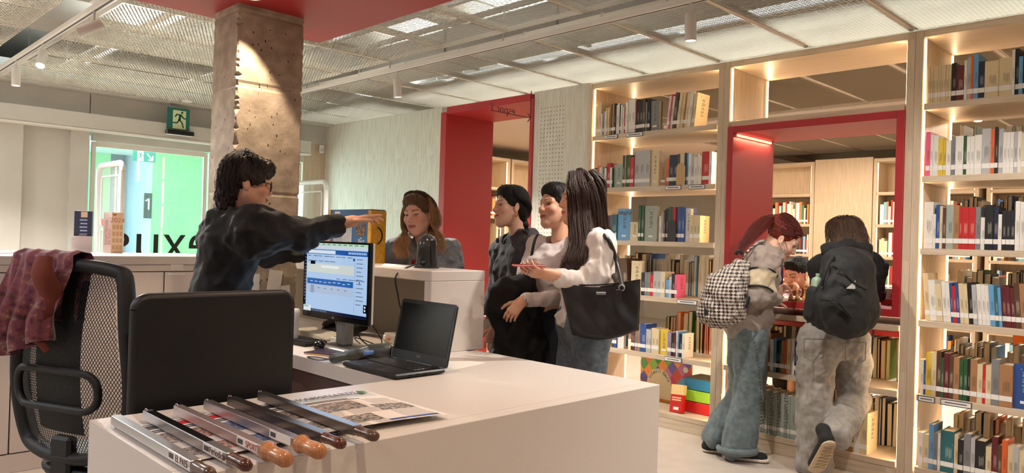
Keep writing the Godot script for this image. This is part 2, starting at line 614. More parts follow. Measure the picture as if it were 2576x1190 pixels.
var panel_cache := {}
func ceiling_panel(x0: float, z0: float, z1: float, y: float, w: float, label: String, group: String) -> void:
	var l := z1 - z0
	var key := "%.2f_%.2f" % [w, l]
	if not panel_cache.has(key):
		var fs := S()
		for s in [-1, 1]:
			bx(fs, Vector3(s * (w / 2 - 0.012), 0.012, 0), Vector3(0.024, 0.004, l), Basis(Vector3.BACK, s * 0.3))
			bx(fs, Vector3(s * (w / 2 - 0.001), 0.026, 0), Vector3(0.003, 0.03, l))
		for s in [-1, 1]:
			bx(fs, Vector3(0, 0.016, s * (l / 2 - 0.002)), Vector3(w, 0.03, 0.003))
		panel_cache[key] = [mesh_panel(w - 0.03, l), fs.commit()]
	var t := thing("ceiling_panel", label, "ceiling panel", Vector3(x0 + w / 2, y, (z0 + z1) / 2), 0, group)
	t.rotation.z = rng.randf_range(-0.006, 0.006)
	t.rotation.x = rng.randf_range(-0.004, 0.004)
	t.set_meta("kind", "structure")
	var e := put("expanded_mesh", panel_cache[key][0], M.mesh, t)
	e.set_meta("kind", "stuff")
	put("frame", panel_cache[key][1], M.mesh, t)

func build_ceiling() -> void:
	var g := "expanded metal ceiling panels"
	var edge := -7.57
	var n := 0
	for i in 14:
		var x := edge + i * 0.611
		ceiling_panel(x, -0.02, 1.27, 2.555, 0.605, "white expanded-metal ceiling panel between the bookcase wall and the light track", g)
		if x < -4.4:
			ceiling_panel(x, 1.42, 3.20, 2.555, 0.605, "white expanded-metal ceiling panel on the entrance side, between two light tracks", g)
			ceiling_panel(x, 3.42, 5.20, 2.57, 0.605, "white expanded-metal ceiling panel beyond the spotlight track by the entrance", g)
		elif x < 1.0:
			ceiling_panel(x, 1.42, 2.10, 2.555, 0.605, "short white expanded-metal ceiling panel beside the red soffit", g)
	for i in 8:
		ceiling_panel(-4.9 + i * 0.611, -2.0, -0.70, 2.56, 0.605, "white expanded-metal ceiling panel in the rear room", g)
		ceiling_panel(-4.9 + i * 0.611, -3.5, -2.10, 2.56, 0.605, "white expanded-metal ceiling panel in the rear room", g)
		ceiling_panel(-4.9 + i * 0.611, -5.2, -3.6, 2.56, 0.605, "white expanded-metal ceiling panel in the rear room", g)
	wall_box("ceiling_border", Vector3(-7.75, 2.54, 0), Vector3(-7.575, 2.62, 7), M.wall, "plain ceiling strip along the entrance wall")
	wall_box("ceiling_rear", Vector3(-8.0, 2.56, -6.7), Vector3(-4.95, 2.64, -0.6), sm(Color(0.78, 0.72, 0.66), 0.7), "plain pale ceiling of the rear room beyond the portal")
	wall_box("ceiling_soffit", Vector3(-4.23, 2.50, 2.14), Vector3(3.0, 2.66, 7.0), M.red_soffit, "smooth red ceiling soffit over the desk")
	# services above the mesh
	var sv := thing("ventilation_duct", "pale rectangular ventilation duct above the mesh ceiling", "duct", Vector3(-3.4, 2.78, 0.75))
	box("casing", Vector3.ZERO, Vector3(7.5, 0.24, 0.34), M.duct, sv, 0.01)
	for i in 7: box("flange", Vector3(-3.4 + i * 1.15, 0, 0), Vector3(0.03, 0.27, 0.37), M.duct, sv, 0.004)
	var s2 := thing("ventilation_duct", "broad ventilation duct above the mesh by the entrance", "duct", Vector3(-5.9, 2.80, 2.4))
	box("casing", Vector3.ZERO, Vector3(0.42, 0.26, 5.0), M.duct, s2, 0.01)
	for i in 4: box("flange", Vector3(0, 0, -1.8 + i * 1.2), Vector3(0.45, 0.29, 0.03), M.duct, s2, 0.004)
	for k in 6:
		var z: float = [0.18, 0.42, 1.12, 1.62, 2.55, 3.75][k]
		var pst := S()
		tube(pst, [Vector3(-7.6, 0, 0), Vector3(2.8, 0, 0)], [0.022, 0.022], 8)
		var pp := obj("ceiling_pipe", pst, M.duct)
		pp.position = Vector3(0, 2.74 + 0.05 * (k % 3), z)
		tag(pp, "thin service pipe above the mesh ceiling", "pipe", "service pipes above the mesh ceiling")
	for i in 9:
		var b := box("ceiling_beam", Vector3(-7.0 + i * 1.22, 3.08, 2.5), Vector3(0.14, 0.22, 9.0), M.plenum, null, 0.006)
		tag(b, "raw beam crossing above the mesh ceiling", "beam", "raw beams above the mesh ceiling")
	for k in 2:
		var u := thing("air_unit", ["white box-shaped air unit above the mesh by the soffit", "white cassette air unit above the mesh by the entrance"][k], "air unit", [Vector3(-4.62, 2.84, 2.0), Vector3(-5.2, 2.86, 3.3)][k])
		box("casing", Vector3.ZERO, Vector3(0.55, 0.2, 0.5), M.white_metal, u, 0.02)
		box("grille", Vector3(0, -0.105, 0), Vector3(0.4, 0.012, 0.34), M.duct, u, 0.004)
	# battens lighting the slab; rows past the first are added for soft fill
	var bz := [0.30, 0.30, 0.30, 0.30, 0.30, 0.30, 0.30, 1.75, 1.75, 1.75, 2.75, 2.75, 2.75, 4.3, 4.3, 4.3]
	for i in 16:
		var fx: float = -7.0 + i * 1.22 if i < 7 else ([-7.0, -5.3, -3.2][i - 7] if i < 10 else -7.0 + ((i - 10) % 3) * 1.05)
		var b2 := thing("batten_light", "slim batten uplight above the mesh ceiling, rows past the first added", "light", Vector3(fx, 2.70, bz[i]), 0, "batten lights above the mesh")
		box("housing", Vector3(0, 0.0, 0), Vector3(1.06, 0.016, 0.06), M.white_metal, b2, 0.004)
		box("light_tube", Vector3(0, 0.014, 0), Vector3(1.04, 0.012, 0.07), glow(Color(0.95, 0.98, 1.0), 0.8), b2, 0.003)
		for s in [-1, 1]: box("hanger", Vector3(s * 0.42, 0.26, 0), Vector3(0.004, 0.50, 0.004), M.steel, b2, 0.0)
		area(b2, Vector3(0, 0.024, 0), Vector3.UP, Vector3.BACK, Vector2(1.04, 0.07), 3.6 if i < 7 else (1.4 if i < 10 else 3.2), Color(0.90, 0.96, 1.0))

func running_figure(parent: Node3D, m: Material, xf: Transform3D) -> void:
	# the running man of an emergency exit sign, in a unit square
	var st := S()
	var z := 0.0
	lathe(st, [Vector2(0, 0.5), Vector2(0.055, 0.5), Vector2(0.055, -0.5), Vector2(0, -0.5)], xf * Transform3D(Basis(Vector3.RIGHT, PI / 2).scaled(Vector3(1, 1, 0.004)), Vector3(0.10, 0.30, z)), 14)
	for seg in [[[-0.20, 0.10], [-0.12, 0.20], [0.04, 0.19]], [[0.06, 0.19], [0.16, 0.06], [0.28, 0.03]], [[0.02, 0.18], [0.0, 0.0], [-0.02, -0.06]], [[-0.02, -0.06], [-0.12, -0.18], [-0.32, -0.19]], [[0.0, -0.04], [0.12, -0.18], [0.17, -0.38]]]:
		for i in 2:
			var a := Vector2(seg[i][0], seg[i][1])
			var b := Vector2(seg[i + 1][0], seg[i + 1][1])
			var d := (b - a).normalized()
			var nrm := Vector2(-d.y, d.x) * (0.052 if seg[0][0] == 0.02 else 0.03)
			prism(st, PackedVector2Array([a - nrm - d * 0.02, b - nrm + d * 0.02, b + nrm + d * 0.02, a + nrm - d * 0.02]), 0.004, xf)
	obj("running_figure", st, m, parent)

func build_entrance() -> void:
	var X := -7.75
	wall_box("wall_entrance_top", Vector3(X - 0.25, 2.34, 2.47), Vector3(X, 2.62, 7), M.wall, "beige panel wall above the entrance")
	wall_box("wall_entrance_lintel", Vector3(X - 0.25, 2.34, 0.0), Vector3(X, 2.62, 2.462), M.wall, "beige panel above the glass doors")
	wall_box("wall_entrance_side", Vector3(X - 0.25, 0, 2.47), Vector3(X, 2.34, 7), M.wall, "beige wall panel beside the glass doors")
	wall_box("wall_entrance_corner", Vector3(X - 0.25, 0, 0.0), Vector3(X, 2.34, 0.27), M.oak_v, "wood wall strip in the corner by the glass doors")
	wall_box("trim_1", Vector3(X, 0, 3.0), Vector3(X + 0.06, 2.2, 7), M.wall, "beige sliding wall leaf beside the entrance")
	wall_box("trim_2", Vector3(X, 0, 2.475), Vector3(X + 0.05, 2.2, 2.63), M.wall, "beige post beside the glass doors")
	var hd := thing("door_operator", "long beige sliding-door operator casing over the glass doors", "door casing", Vector3(X + 0.09, 2.20, 2.2))
	box2("casing", Vector3(-0.09, 0, -1.93), Vector3(0.07, 0.14, 4.8), M.wall, hd, 0.006)
	box2("lip", Vector3(-0.05, -0.018, -1.93), Vector3(0.075, 0.0, 4.8), M.white_metal, hd, 0.004)
	var h2 := box2("door_header", Vector3(X - 0.06, 2.115, 0.27), Vector3(X + 0.012, 2.185, 2.44), M.wall, null, 0.004)
	tag(h2, "beige header rail directly above the glass doors", "door rail")
	# two sliding glass leaves
	for k in 2:
		var z0: float = [1.36, 0.29][k]
		var z1: float = [2.44, 1.34][k]
		var d := thing("door_%d" % (k + 1), ["clear sliding glass door leaf at the wall post end", "clear sliding glass door leaf behind the concrete column"][k], "", Vector3(X - 0.02, 0.0, (z0 + z1) / 2))
		d.set_meta("kind", "structure")
		var w := z1 - z0
		box("pane", Vector3(0, 1.05, 0), Vector3(0.010, 2.10, w), M.glass, d, 0.0)
		for s in [-1, 1]: box("stile", Vector3(0, 1.05, s * (w / 2 - 0.018)), Vector3(0.03, 2.11, 0.036), M.white_metal, d, 0.003)
		box("top_rail", Vector3(0, 2.085, 0), Vector3(0.03, 0.05, w - 0.075), M.white_metal, d, 0.003)
		box("bottom_rail", Vector3(0, 0.05, 0), Vector3(0.03, 0.09, w - 0.075), M.white_metal, d, 0.003)
	var tx := text("door_lettering", "nexus", 0.345, M.black, null, Transform3D(Basis(Vector3.BACK, Vector3.UP, Vector3.LEFT), Vector3(X - 0.003, 1.165, 1.645)), 0.004)
	tag(tx, "large black mirrored lettering on the glass door", "lettering")
	# exit sign over the door
	var ex := thing("exit_sign", "square green emergency exit sign with running figure over the doors", "sign", Vector3(-7.575, 2.285, 1.732))
	var eb := Basis(Vector3.UP, PI / 2)
	box("plate", Vector3(0, 0.105, 0), Vector3(0.008, 0.21, 0.215), sm(Color(0.10, 0.40, 0.36), 0.4), ex, 0.001)
	box("pictogram_field", Vector3(0.0045, 0.098, -0.008), Vector3(0.002, 0.18, 0.125), sm(Color(0.82, 0.86, 0.66), 0.5), ex, 0.0)
	running_figure(ex, sm(Color(0.10, 0.40, 0.36), 0.4), Transform3D(eb.scaled(Vector3(1, 1, 1)) * Basis().scaled(Vector3.ONE * 0.215), Vector3(0.0068, 0.105, -0.01)))
	for s in [-1, 1]: box("hanger", Vector3(0, 0.228, s * 0.085), Vector3(0.003, 0.04, 0.006), M.steel, ex, 0.0)
	var rad := thing("door_sensor", "black radar door sensor bar under the exit sign", "sensor", Vector3(-7.545, 2.252, 1.725))
	box("housing", Vector3.ZERO, Vector3(0.05, 0.045, 0.27), M.black_gloss, rad, 0.01)
	box("lens_strip", Vector3(0.0, -0.024, 0), Vector3(0.045, 0.006, 0.26), M.white, rad, 0.002)
	box("bracket", Vector3(-0.03, 0.0, 0), Vector3(0.025, 0.03, 0.1), M.black, rad, 0.002)
	var pir := thing("motion_sensor", "small white alarm motion sensor high in the corner", "sensor", Vector3(-7.735, 2.235, 0.066))
	box("housing", Vector3(0.012, 0.05, 0), Vector3(0.04, 0.10, 0.058), M.white, pir, 0.012)
	box("lens", Vector3(0.034, 0.035, 0), Vector3(0.004, 0.035, 0.034), sm(Color(0.75, 0.75, 0.74), 0.3), pir, 0.001)
	var sd := thing("smoke_detector", "small round white smoke detector under the mesh by the entrance", "detector", Vector3(-7.4, 2.535, 1.72))
	var ss := S()
	lathe(ss, [Vector2(0, 0), Vector2(0.03, 0), Vector2(0.05, 0.012), Vector2(0.05, 0.03), Vector2(0, 0.03)])
	obj("housing", ss, M.white, sd)
	# lobby beyond the glass
	var G := Color(0.45, 0.82, 0.48)
	wall_box("wall_lobby_green", Vector3(-10.7, 0, -1.5), Vector3(-10.5, 3.2, 0.88), M.green, "bright green lobby wall beyond the glass doors")
	wall_box("wall_lobby_pale", Vector3(-12.1, 0, 0.2), Vector3(-11.9, 3.2, 2.2), M.pale, "pale blue lobby wall with flush doors")
	wall_box("wall_lobby_pale_return", Vector3(-11.9, 0, 0.7), Vector3(-10.7, 3.2, 0.88), M.pale, "pale blue lobby wall return beside the green wall")
	wall_box("wall_lobby_far", Vector3(-11.6, 0, 1.18), Vector3(-11.45, 3.2, 3.4), M.green, "green lobby wall behind the security gate")
	wall_box("wall_lobby_end", Vector3(-13.0, 0, 3.3), Vector3(-8.0, 3.2, 3.5), M.pale, "pale lobby end wall")
	wall_box("wall_lobby_near", Vector3(-13.0, 0, -1.7), Vector3(-8.0, 3.2, -1.5), M.green, "green lobby wall by the corner")
	wall_box("ceiling_lobby", Vector3(-13.0, 2.66, -1.7), Vector3(-8.0, 2.8, 3.5), sm(Color(0.80, 0.84, 0.84), 0.7), "pale lobby ceiling")
	wall_box("ceiling_lobby_drop", Vector3(-11.45, 2.34, 0.9), Vector3(-10.4, 2.45, 3.3), sm(Color(0.80, 0.84, 0.84), 0.7), "pale lowered lobby ceiling")
	wall_box("door_3", Vector3(-11.9, 0, 0.92), Vector3(-11.86, 2.02, 1.16), M.pale, "pale flush lobby door leaf")
	wall_box("door_4", Vector3(-11.46, 0, 1.50), Vector3(-11.43, 1.98, 1.72), sm(Color(0.20, 0.16, 0.14), 0.5), "dark lobby door beyond the security gate")
	var fl := thing("floor_sign", "dark lobby wall plate with a white figure one", "sign", Vector3(-10.69, 1.62, 0.93))
	box("plate", Vector3(0, 0, 0), Vector3(0.02, 0.34, 0.10), sm(Color(0.20, 0.24, 0.26), 0.5), fl, 0.002)
	text("figure", "1", 0.15, M.white, fl, Transform3D(Basis(Vector3.UP, PI / 2), Vector3(0.011, 0.02, 0)), 0.002)
	var ba := thing("lobby_light_bar", "long white light bar under the lobby ceiling", "light", Vector3(-8.9, 2.62, 1.2))
	box("diffuser", Vector3.ZERO, Vector3(0.5, 0.05, 3.6), glow(Color(0.93, 1.0, 0.98), 1.6), ba, 0.006)
	area(ba, Vector3(0, -0.03, 0), Vector3.DOWN, Vector3.BACK, Vector2(0.5, 3.6), 9.0, COOL)
	var lw := thing("lobby_fill_light", "tall glowing panel added at the end of the lobby", "window", Vector3(-9.2, 1.35, 3.28))  # glowing panel added in the lobby to brighten the wood wall
	box("glow_pane", Vector3.ZERO, Vector3(1.9, 2.3, 0.02), glow(Color(0.90, 1.0, 1.0), 1.2), lw, 0.0)
	area(lw, Vector3(0, 0, -0.02), Vector3.FORWARD, Vector3.UP, Vector2(1.9, 2.3), 15.0, Color(0.86, 1.0, 0.97))
	var e2 := thing("exit_sign", "small green exit sign with diagonal arrow hanging in the lobby", "sign", Vector3(-9.6, 2.09, 1.36))
	box("plate", Vector3(0, 0.09, 0), Vector3(0.01, 0.13, 0.26), sm(Color(0.10, 0.45, 0.38), 0.4), e2, 0.001)
	box("pictogram_field", Vector3(0.0055, 0.09, 0.045), Vector3(0.002, 0.12, 0.072), sm(Color(0.85, 0.9, 0.72), 0.5), e2, 0.0)
	running_figure(e2, sm(Color(0.10, 0.45, 0.38), 0.4), Transform3D(eb * Basis().scaled(Vector3.ONE * 0.13), Vector3(0.008, 0.092, 0.045)))
	var ar := S()
	for a in [[Vector2(0.03, 0.035), Vector2(-0.03, -0.035), 0.008], [Vector2(-0.036, -0.042), Vector2(-0.036, 0.012), 0.007], [Vector2(-0.036, -0.042), Vector2(0.012, -0.042), 0.007]]:
		var d: Vector2 = (a[1] - a[0]).normalized()
		var q: Vector2 = Vector2(-d.y, d.x) * a[2]
		prism(ar, PackedVector2Array([a[0] - q, a[1] - q, a[1] + q, a[0] + q]), 0.002, Transform3D(Basis(Vector3.UP, PI / 2).scaled(Vector3(1, 1, -1)), Vector3(0.007, 0.09, -0.06)))
	obj("arrow", ar, sm(Color(0.85, 0.9, 0.72), 0.5), e2)
	for s in [-1, 1]: box("hanger", Vector3(0, 0.35, s * 0.11), Vector3(0.004, 0.40, 0.004), M.steel, e2, 0.0)

func build_portal() -> void:
	var p := thing("portal", "deep red lined doorway portal through the pale wood wall", "portal")
	box2("jamb", Vector3(-5.638, 0, -0.60), Vector3(-5.555, 2.50, 0.012), M.red, p, 0.002)
	box2("jamb", Vector3(-4.452, 0, -0.60), Vector3(-4.412, 2.50, 0.012), M.red, p, 0.002)
	box2("head", Vector3(-5.555, 2.482, -0.60), Vector3(-4.452, 2.545, 0.012), M.red, p, 0.002)
	var dk := sm(Color(0.36, 0.04, 0.06), 0.5)
	var hg := thing("hanging_sign", "thin red wire sign with mirrored lettering and arrow beside the portal", "sign", Vector3(-4.395, 2.326, 0.06))
	text("lettering", "espor", 0.058, dk, hg, Transform3D(Basis(Vector3.BACK, Vector3.UP, Vector3.LEFT), Vector3(0, 0.024, 0.285)), 0.004)
	box("baseline_bar", Vector3(0, 0, 0.22), Vector3(0.006, 0.006, 0.45), dk, hg, 0.0)
	box("wall_post", Vector3(0, 0.112, 0), Vector3(0.006, 0.228, 0.006), dk, hg, 0.0)
	box("outer_post", Vector3(0, 0.030, 0.442), Vector3(0.006, 0.066, 0.006), dk, hg, 0.0)
	box("arrow_barb", Vector3(0, 0.017, 0.017), Vector3(0.006, 0.006, 0.05), dk, hg, 0.0, Basis(Vector3.RIGHT, -PI / 4))
	box("arrow_barb", Vector3(0, -0.017, 0.017), Vector3(0.006, 0.006, 0.05), dk, hg, 0.0, Basis(Vector3.RIGHT, PI / 4))

# ================================================================ lamps
func track(at: Vector3, length: float, label: String) -> Node3D:
	var t := thing("light_track", label, "light track", at)
	box("rail", Vector3(0, 0, 0), Vector3(length, 0.032, 0.036), M.white_metal, t, 0.003)
	box("slot", Vector3(0, -0.0155, 0), Vector3(length - 0.02, 0.003, 0.012), sm(Color(0.3, 0.29, 0.28), 0.6), t, 0.0)
	for i in int(length / 1.2): box("hanger", Vector3(-length / 2 + 0.4 + i * 1.2, 0.12, 0), Vector3(0.006, 0.22, 0.006), M.steel, t, 0.0)
	return t
func spotlight(at: Vector3, dir: Vector3, energy: float, label: String, c := SOFT, angle := 62.0) -> void:
	var t := thing("track_spotlight", label, "spotlight", at, 0, "white track spotlights")
	var d := dir.normalized()
	box("adapter", Vector3(0, 0.012, 0), Vector3(0.10, 0.02, 0.032), M.white_metal, t, 0.003)
	var st := S()
	tube(st, [Vector3(0, 0.005, 0), Vector3(0, -0.05, 0)], [0.007, 0.007], 8)
	obj("stem", st, M.white_metal, t)
	var c0 := Vector3(0, -0.05, 0) if d.y < -0.9 else Vector3(0, -0.085, 0)
	var b := frame_of(-d)
	var xf := Transform3D(Basis(b.x, b.z, -b.y), c0 if d.y < -0.9 else c0 - d * 0.05)
	var s2 := S()
	lathe(s2, [Vector2(0, 0), Vector2(0.022, 0), Vector2(0.0285, -0.006), Vector2(0.0285, -0.135), Vector2(0.0255, -0.135), Vector2(0.0245, -0.122)], xf, 24)
	obj("lamp_body", s2, M.white_metal, t)
	var s3 := S()
	lathe(s3, [Vector2(0, -0.1235), Vector2(0.0245, -0.1235)], xf, 20)
	obj("lamp_lens", s3, glow(Color(1.0, 0.95, 0.88), 9.0), t)
	spot(t, xf * Vector3(0, -0.139, 0), d, energy, angle, c, 0.024, 0.6)
func downlight(at: Vector3, energy: float, angle: float, label: String, blend := 0.25) -> void:
	var t := thing("recessed_downlight", label, "downlight", at, 0, "recessed downlights in the red soffit")
	var st := S()
	lathe(st, [Vector2(0.046, 0.0), Vector2(0.046, -0.004), Vector2(0.037, -0.004), Vector2(0.034, 0.02)], Transform3D.IDENTITY, 24)
	obj("trim_ring", st, M.white_metal, t)
	var s3 := S()
	lathe(s3, [Vector2(0, -0.001), Vector2(0.035, -0.001)], Transform3D.IDENTITY, 20)
	obj("lamp_lens", s3, glow(Color(1.0, 0.93, 0.84), 6.0), t)
	spot(t, Vector3(0, -0.008, 0), Vector3.DOWN, energy, angle, WARM.lerp(SOFT, 0.4), 0.03, blend)

func build_lamps() -> void:
	track(Vector3(-2.6, 2.515, 1.345), 9.6, "long white light track below the mesh, parallel to the bookcases")
	track(Vector3(-6.0, 2.515, 3.31), 3.4, "white light track by the entrance carrying three spotlights")
	track(Vector3(-2.3, 2.50, -1.9), 4.2, "white light track in the rear room")
	spotlight(Vector3(-4.51, 2.50, 1.345), Vector3(0.02, -1, -0.10), 7.0, "white cylinder spotlight on the long track, over the denim-jacket woman")
	spotlight(Vector3(-2.06, 2.50, 1.345), Vector3(0, -1, -0.06), 2.5, "white cylinder spotlight on the long track, before the bookcases")
	spotlight(Vector3(-0.65, 2.50, 1.345), Vector3(-0.35, -1, -0.35), 2.2, "white cylinder spotlight on the long track, outside the view by the bookcase end")
	spotlight(Vector3(1.1, 2.50, 1.345), Vector3(-0.5, -1, -0.3), 1.6, "white cylinder spotlight at the near end of the long track")
	spotlight(Vector3(-4.62, 2.50, 3.31), Vector3(-0.45, -0.55, 0.9), 5.0, "tilted lit white spotlight on the entrance track next to the red soffit")
	spotlight(Vector3(-5.72, 2.50, 3.31), Vector3(0.62, -1.0, 0.30), 6.0, "lit white spotlight in the middle of the entrance track")
	spotlight(Vector3(-6.46, 2.50, 3.31), Vector3(0.05, -1.0, 0.0), 6.0, "upright white spotlight at the wall end of the entrance track")
	spotlight(Vector3(-3.2, 2.485, -1.9), Vector3(0.0, -1.0, 0.0), 6.0, "white cylinder spotlight on the rear room track, behind the red frame")
	for k in 3:  # panels added to brighten the rear room
		var rp := thing("fill_panel", ["added fill panel in the rear room ceiling beyond the portal", "added fill panel deep in the rear room ceiling", "added fill panel in the rear room behind the last bookcase"][k], "fill light", [Vector3(-6.0, 2.552, -2.2), Vector3(-3.6, 2.54, -3.3), Vector3(-1.0, 2.54, -2.6)][k])
		box("diffuser", Vector3.ZERO, Vector3(0.6, 0.012, 0.6), glow(Color(1.0, 0.92, 0.82), 1.2), rp, 0.003)
		area(rp, Vector3(0, -0.01, 0), Vector3.DOWN, Vector3.BACK, Vector2(0.6, 0.6), 8.0, Color(1.0, 0.91, 0.80))
	spotlight(Vector3(-1.6, 2.485, -1.9), Vector3(0.0, -1.0, 0.1), 6.0, "white cylinder spotlight on the rear room track past the bookcase")
	for k in 4:  # panels out of view, added as soft fill for the room
		var pl := thing("fill_panel", ["added fill panel set in the red soffit behind the newspapers", "added fill panel set in the red soffit behind the viewer", "added fill panel set in the red soffit by the near wall", "added fill panel beyond the entrance track"][k], "fill light", [Vector3(-2.6, 2.498, 5.3), Vector3(-0.2, 2.498, 5.6), Vector3(1.8, 2.498, 3.6), Vector3(-6.2, 2.55, 5.9)][k])
		box("diffuser", Vector3.ZERO, Vector3(0.6, 0.012, 0.6), glow(Color(1.0, 0.97, 0.92), 1.5), pl, 0.003)
		box("rim", Vector3(0, 0.005, 0), Vector3(0.64, 0.01, 0.64), M.white_metal, pl, 0.003)
		area(pl, Vector3(0, -0.01, 0), Vector3.DOWN, Vector3.BACK, Vector2(0.6, 0.6), [2.6, 1.0, 1.0, 9.0][k], Color(0.97, 0.99, 1.0))
	downlight(Vector3(-3.69, 2.499, 2.84), 2.8, 36.0, "recessed downlight in the red soffit close to the concrete column")
	downlight(Vector3(-2.35, 2.499, 2.75), 1.0, 60.0, "recessed downlight in the red soffit over the laptop", 0.7)
	downlight(Vector3(-1.15, 2.499, 2.75), 0.6, 60.0, "recessed downlight in the red soffit off the desk front", 0.7)
	downlight(Vector3(-1.12, 2.499, 3.65), 2.2, 60.0, "recessed downlight in the red soffit before the newspapers", 0.7)
	downlight(Vector3(-0.1, 2.499, 2.75), 0.6, 60.0, "recessed downlight in the red soffit towards the bookcase end", 0.7)
	downlight(Vector3(0.6, 2.499, 4.6), 0.6, 60.0, "recessed downlight in the red soffit behind the camera", 0.7)

# ================================================================ lending desk
func build_desk() -> void:
	var d := thing("lending_desk", "low off-white lending desk with newspapers and laptop", "desk")
	# near wing: a waterfall block along z; far wing along x
	var st := S()
	bx(st, Vector3(-2.07, 0.72, 2.9725), Vector3(0.62, 0.06, 1.735), Basis.IDENTITY, 0.0)
	obj("worktop", st, M.solid, d)
	box2("worktop", Vector3(-3.80, 0.69, 2.105), Vector3(-2.38, 0.75, 2.85), M.solid, d, 0.0)
	box2("front_panel", Vector3(-1.76, 0.0, 2.05), Vector3(-1.70, 0.75, 3.90), M.solid, d, 0.002)
	box2("end_panel", Vector3(-2.38, 0.0, 3.84), Vector3(-1.76, 0.75, 3.90), M.solid, d, 0.0)
	box2("back_panel", Vector3(-2.78, 0.0, 2.05), Vector3(-1.76, 0.75, 2.105), M.solid, d, 0.0)
	box2("side_panel", Vector3(-2.38, 0.0, 2.86), Vector3(-2.33, 0.69, 3.84), M.solid_face, d, 0.003)
	box2("fascia", Vector3(-3.78, 0.55, 2.78), Vector3(-2.38, 0.69, 2.83), sm(Color(0.30, 0.20, 0.18), 0.6), d, 0.003)
	var c := thing("service_counter", "tall off-white service counter with an open shelf behind the screens", "counter")
	box2("countertop", Vector3(-5.25, 1.094, 1.99), Vector3(-2.80, 1.144, 2.335), M.solid, c, 0.004)
	box2("end_panel", Vector3(-2.852, 0.75, 1.99), Vector3(-2.80, 1.094, 2.335), M.solid, c, 0.003)
	box2("front_panel", Vector3(-4.64, 0.0, 1.99), Vector3(-2.852, 1.094, 2.03), M.solid_face, c, 0.003)
	box2("back_board", Vector3(-4.64, 0.75, 2.03), Vector3(-2.852, 1.094, 2.05), sm(Color(0.62, 0.57, 0.50), 0.6), c, 0.0)
	var l := thing("entrance_counter", "long tall off-white counter facing the entrance doors", "counter")
	box2("countertop", Vector3(-5.30, 1.094, 2.345), Vector3(-4.64, 1.144, 5.2), M.solid, l, 0.004)
	box2("top_band", Vector3(-4.70, 1.055, 2.345), Vector3(-4.645, 1.092, 5.2), M.solid_face, l, 0.002)
	for i in 4:
		var z0: float = [2.345, 2.885, 3.645, 4.405][i]
		var z1: float = [2.878, 3.638, 4.398, 5.2][i]
		box2("cabinet_door", Vector3(-4.68, 0.105, z0), Vector3(-4.645, 1.050, z1), M.solid_face, l, 0.002)
	box2("carcass", Vector3(-5.25, 0.0, 2.36), Vector3(-4.70, 1.094, 5.2), M.solid_face, l, 0.002)
	box2("plinth", Vector3(-4.70, 0.0, 2.36), Vector3(-4.65, 0.098, 5.2), M.solid_face, l, 0.002)

# ================================================================ bookcases
const SHELF := [0.110, 0.512, 0.925, 1.325, 1.727, 2.132]
func led(parent: Node3D, at: Vector3, h: float, dir: Vector3, e := 0.42, bright := 5.0) -> void:
	box("led_strip", at, Vector3(0.008, h, 0.012), glow(Color(1.0, 0.86, 0.64), bright), parent, 0.0)
	area(parent, at + dir.normalized() * 0.011, dir, Vector3.UP, Vector2(0.012, h), e, WARM)
func bookcase(label: String, x0: float, x1: float, tops: Array, top := 2.545, depth := 0.55) -> Node3D:
	var b := thing("bookcase", label, "bookcase")
	var th := 0.0415
	for s in 2:
		var xa := x0 if s == 0 else x1 - th
		box2("side_panel", Vector3(xa, 0, -depth), Vector3(xa + th, top, 0.0), M.oak_v, b, 0.0015)
	for y in tops:
		box2("shelf", Vector3(x0 + th + 0.009, y - 0.035, -depth + 0.005), Vector3(x1 - th - 0.009, y, -0.004), M.oak_h, b, 0.0015)
	box2("top_board", Vector3(x0 + th, top - 0.04, -depth), Vector3(x1 - th, top, -0.003), M.oak_h, b, 0.0015)
	box2("plinth", Vector3(x0 + th, 0.0, -depth + 0.01), Vector3(x1 - th, 0.073, -0.006), M.oak_h, b, 0.001)
	return b
func shelf_label(parent: Node3D, x: float, y: float, w: float) -> void:
	var t := box("label_holder", Vector3(x, y - 0.018, 0.0), Vector3(w, 0.034, 0.004), sm(Color(0.25, 0.26, 0.30), 0.4), parent, 0.001)
	box("label_card", Vector3(x, y - 0.018, 0.0026), Vector3(w - 0.008, 0.024, 0.001), M.paper, t, 0.0)
	var st := S()
	bx(st, Vector3(x, y - 0.0175, 0.0034), Vector3(w * 0.7, 0.006, 0.0004))
	obj("print", st, sm(Color(0.35, 0.33, 0.36), 0.8), t)
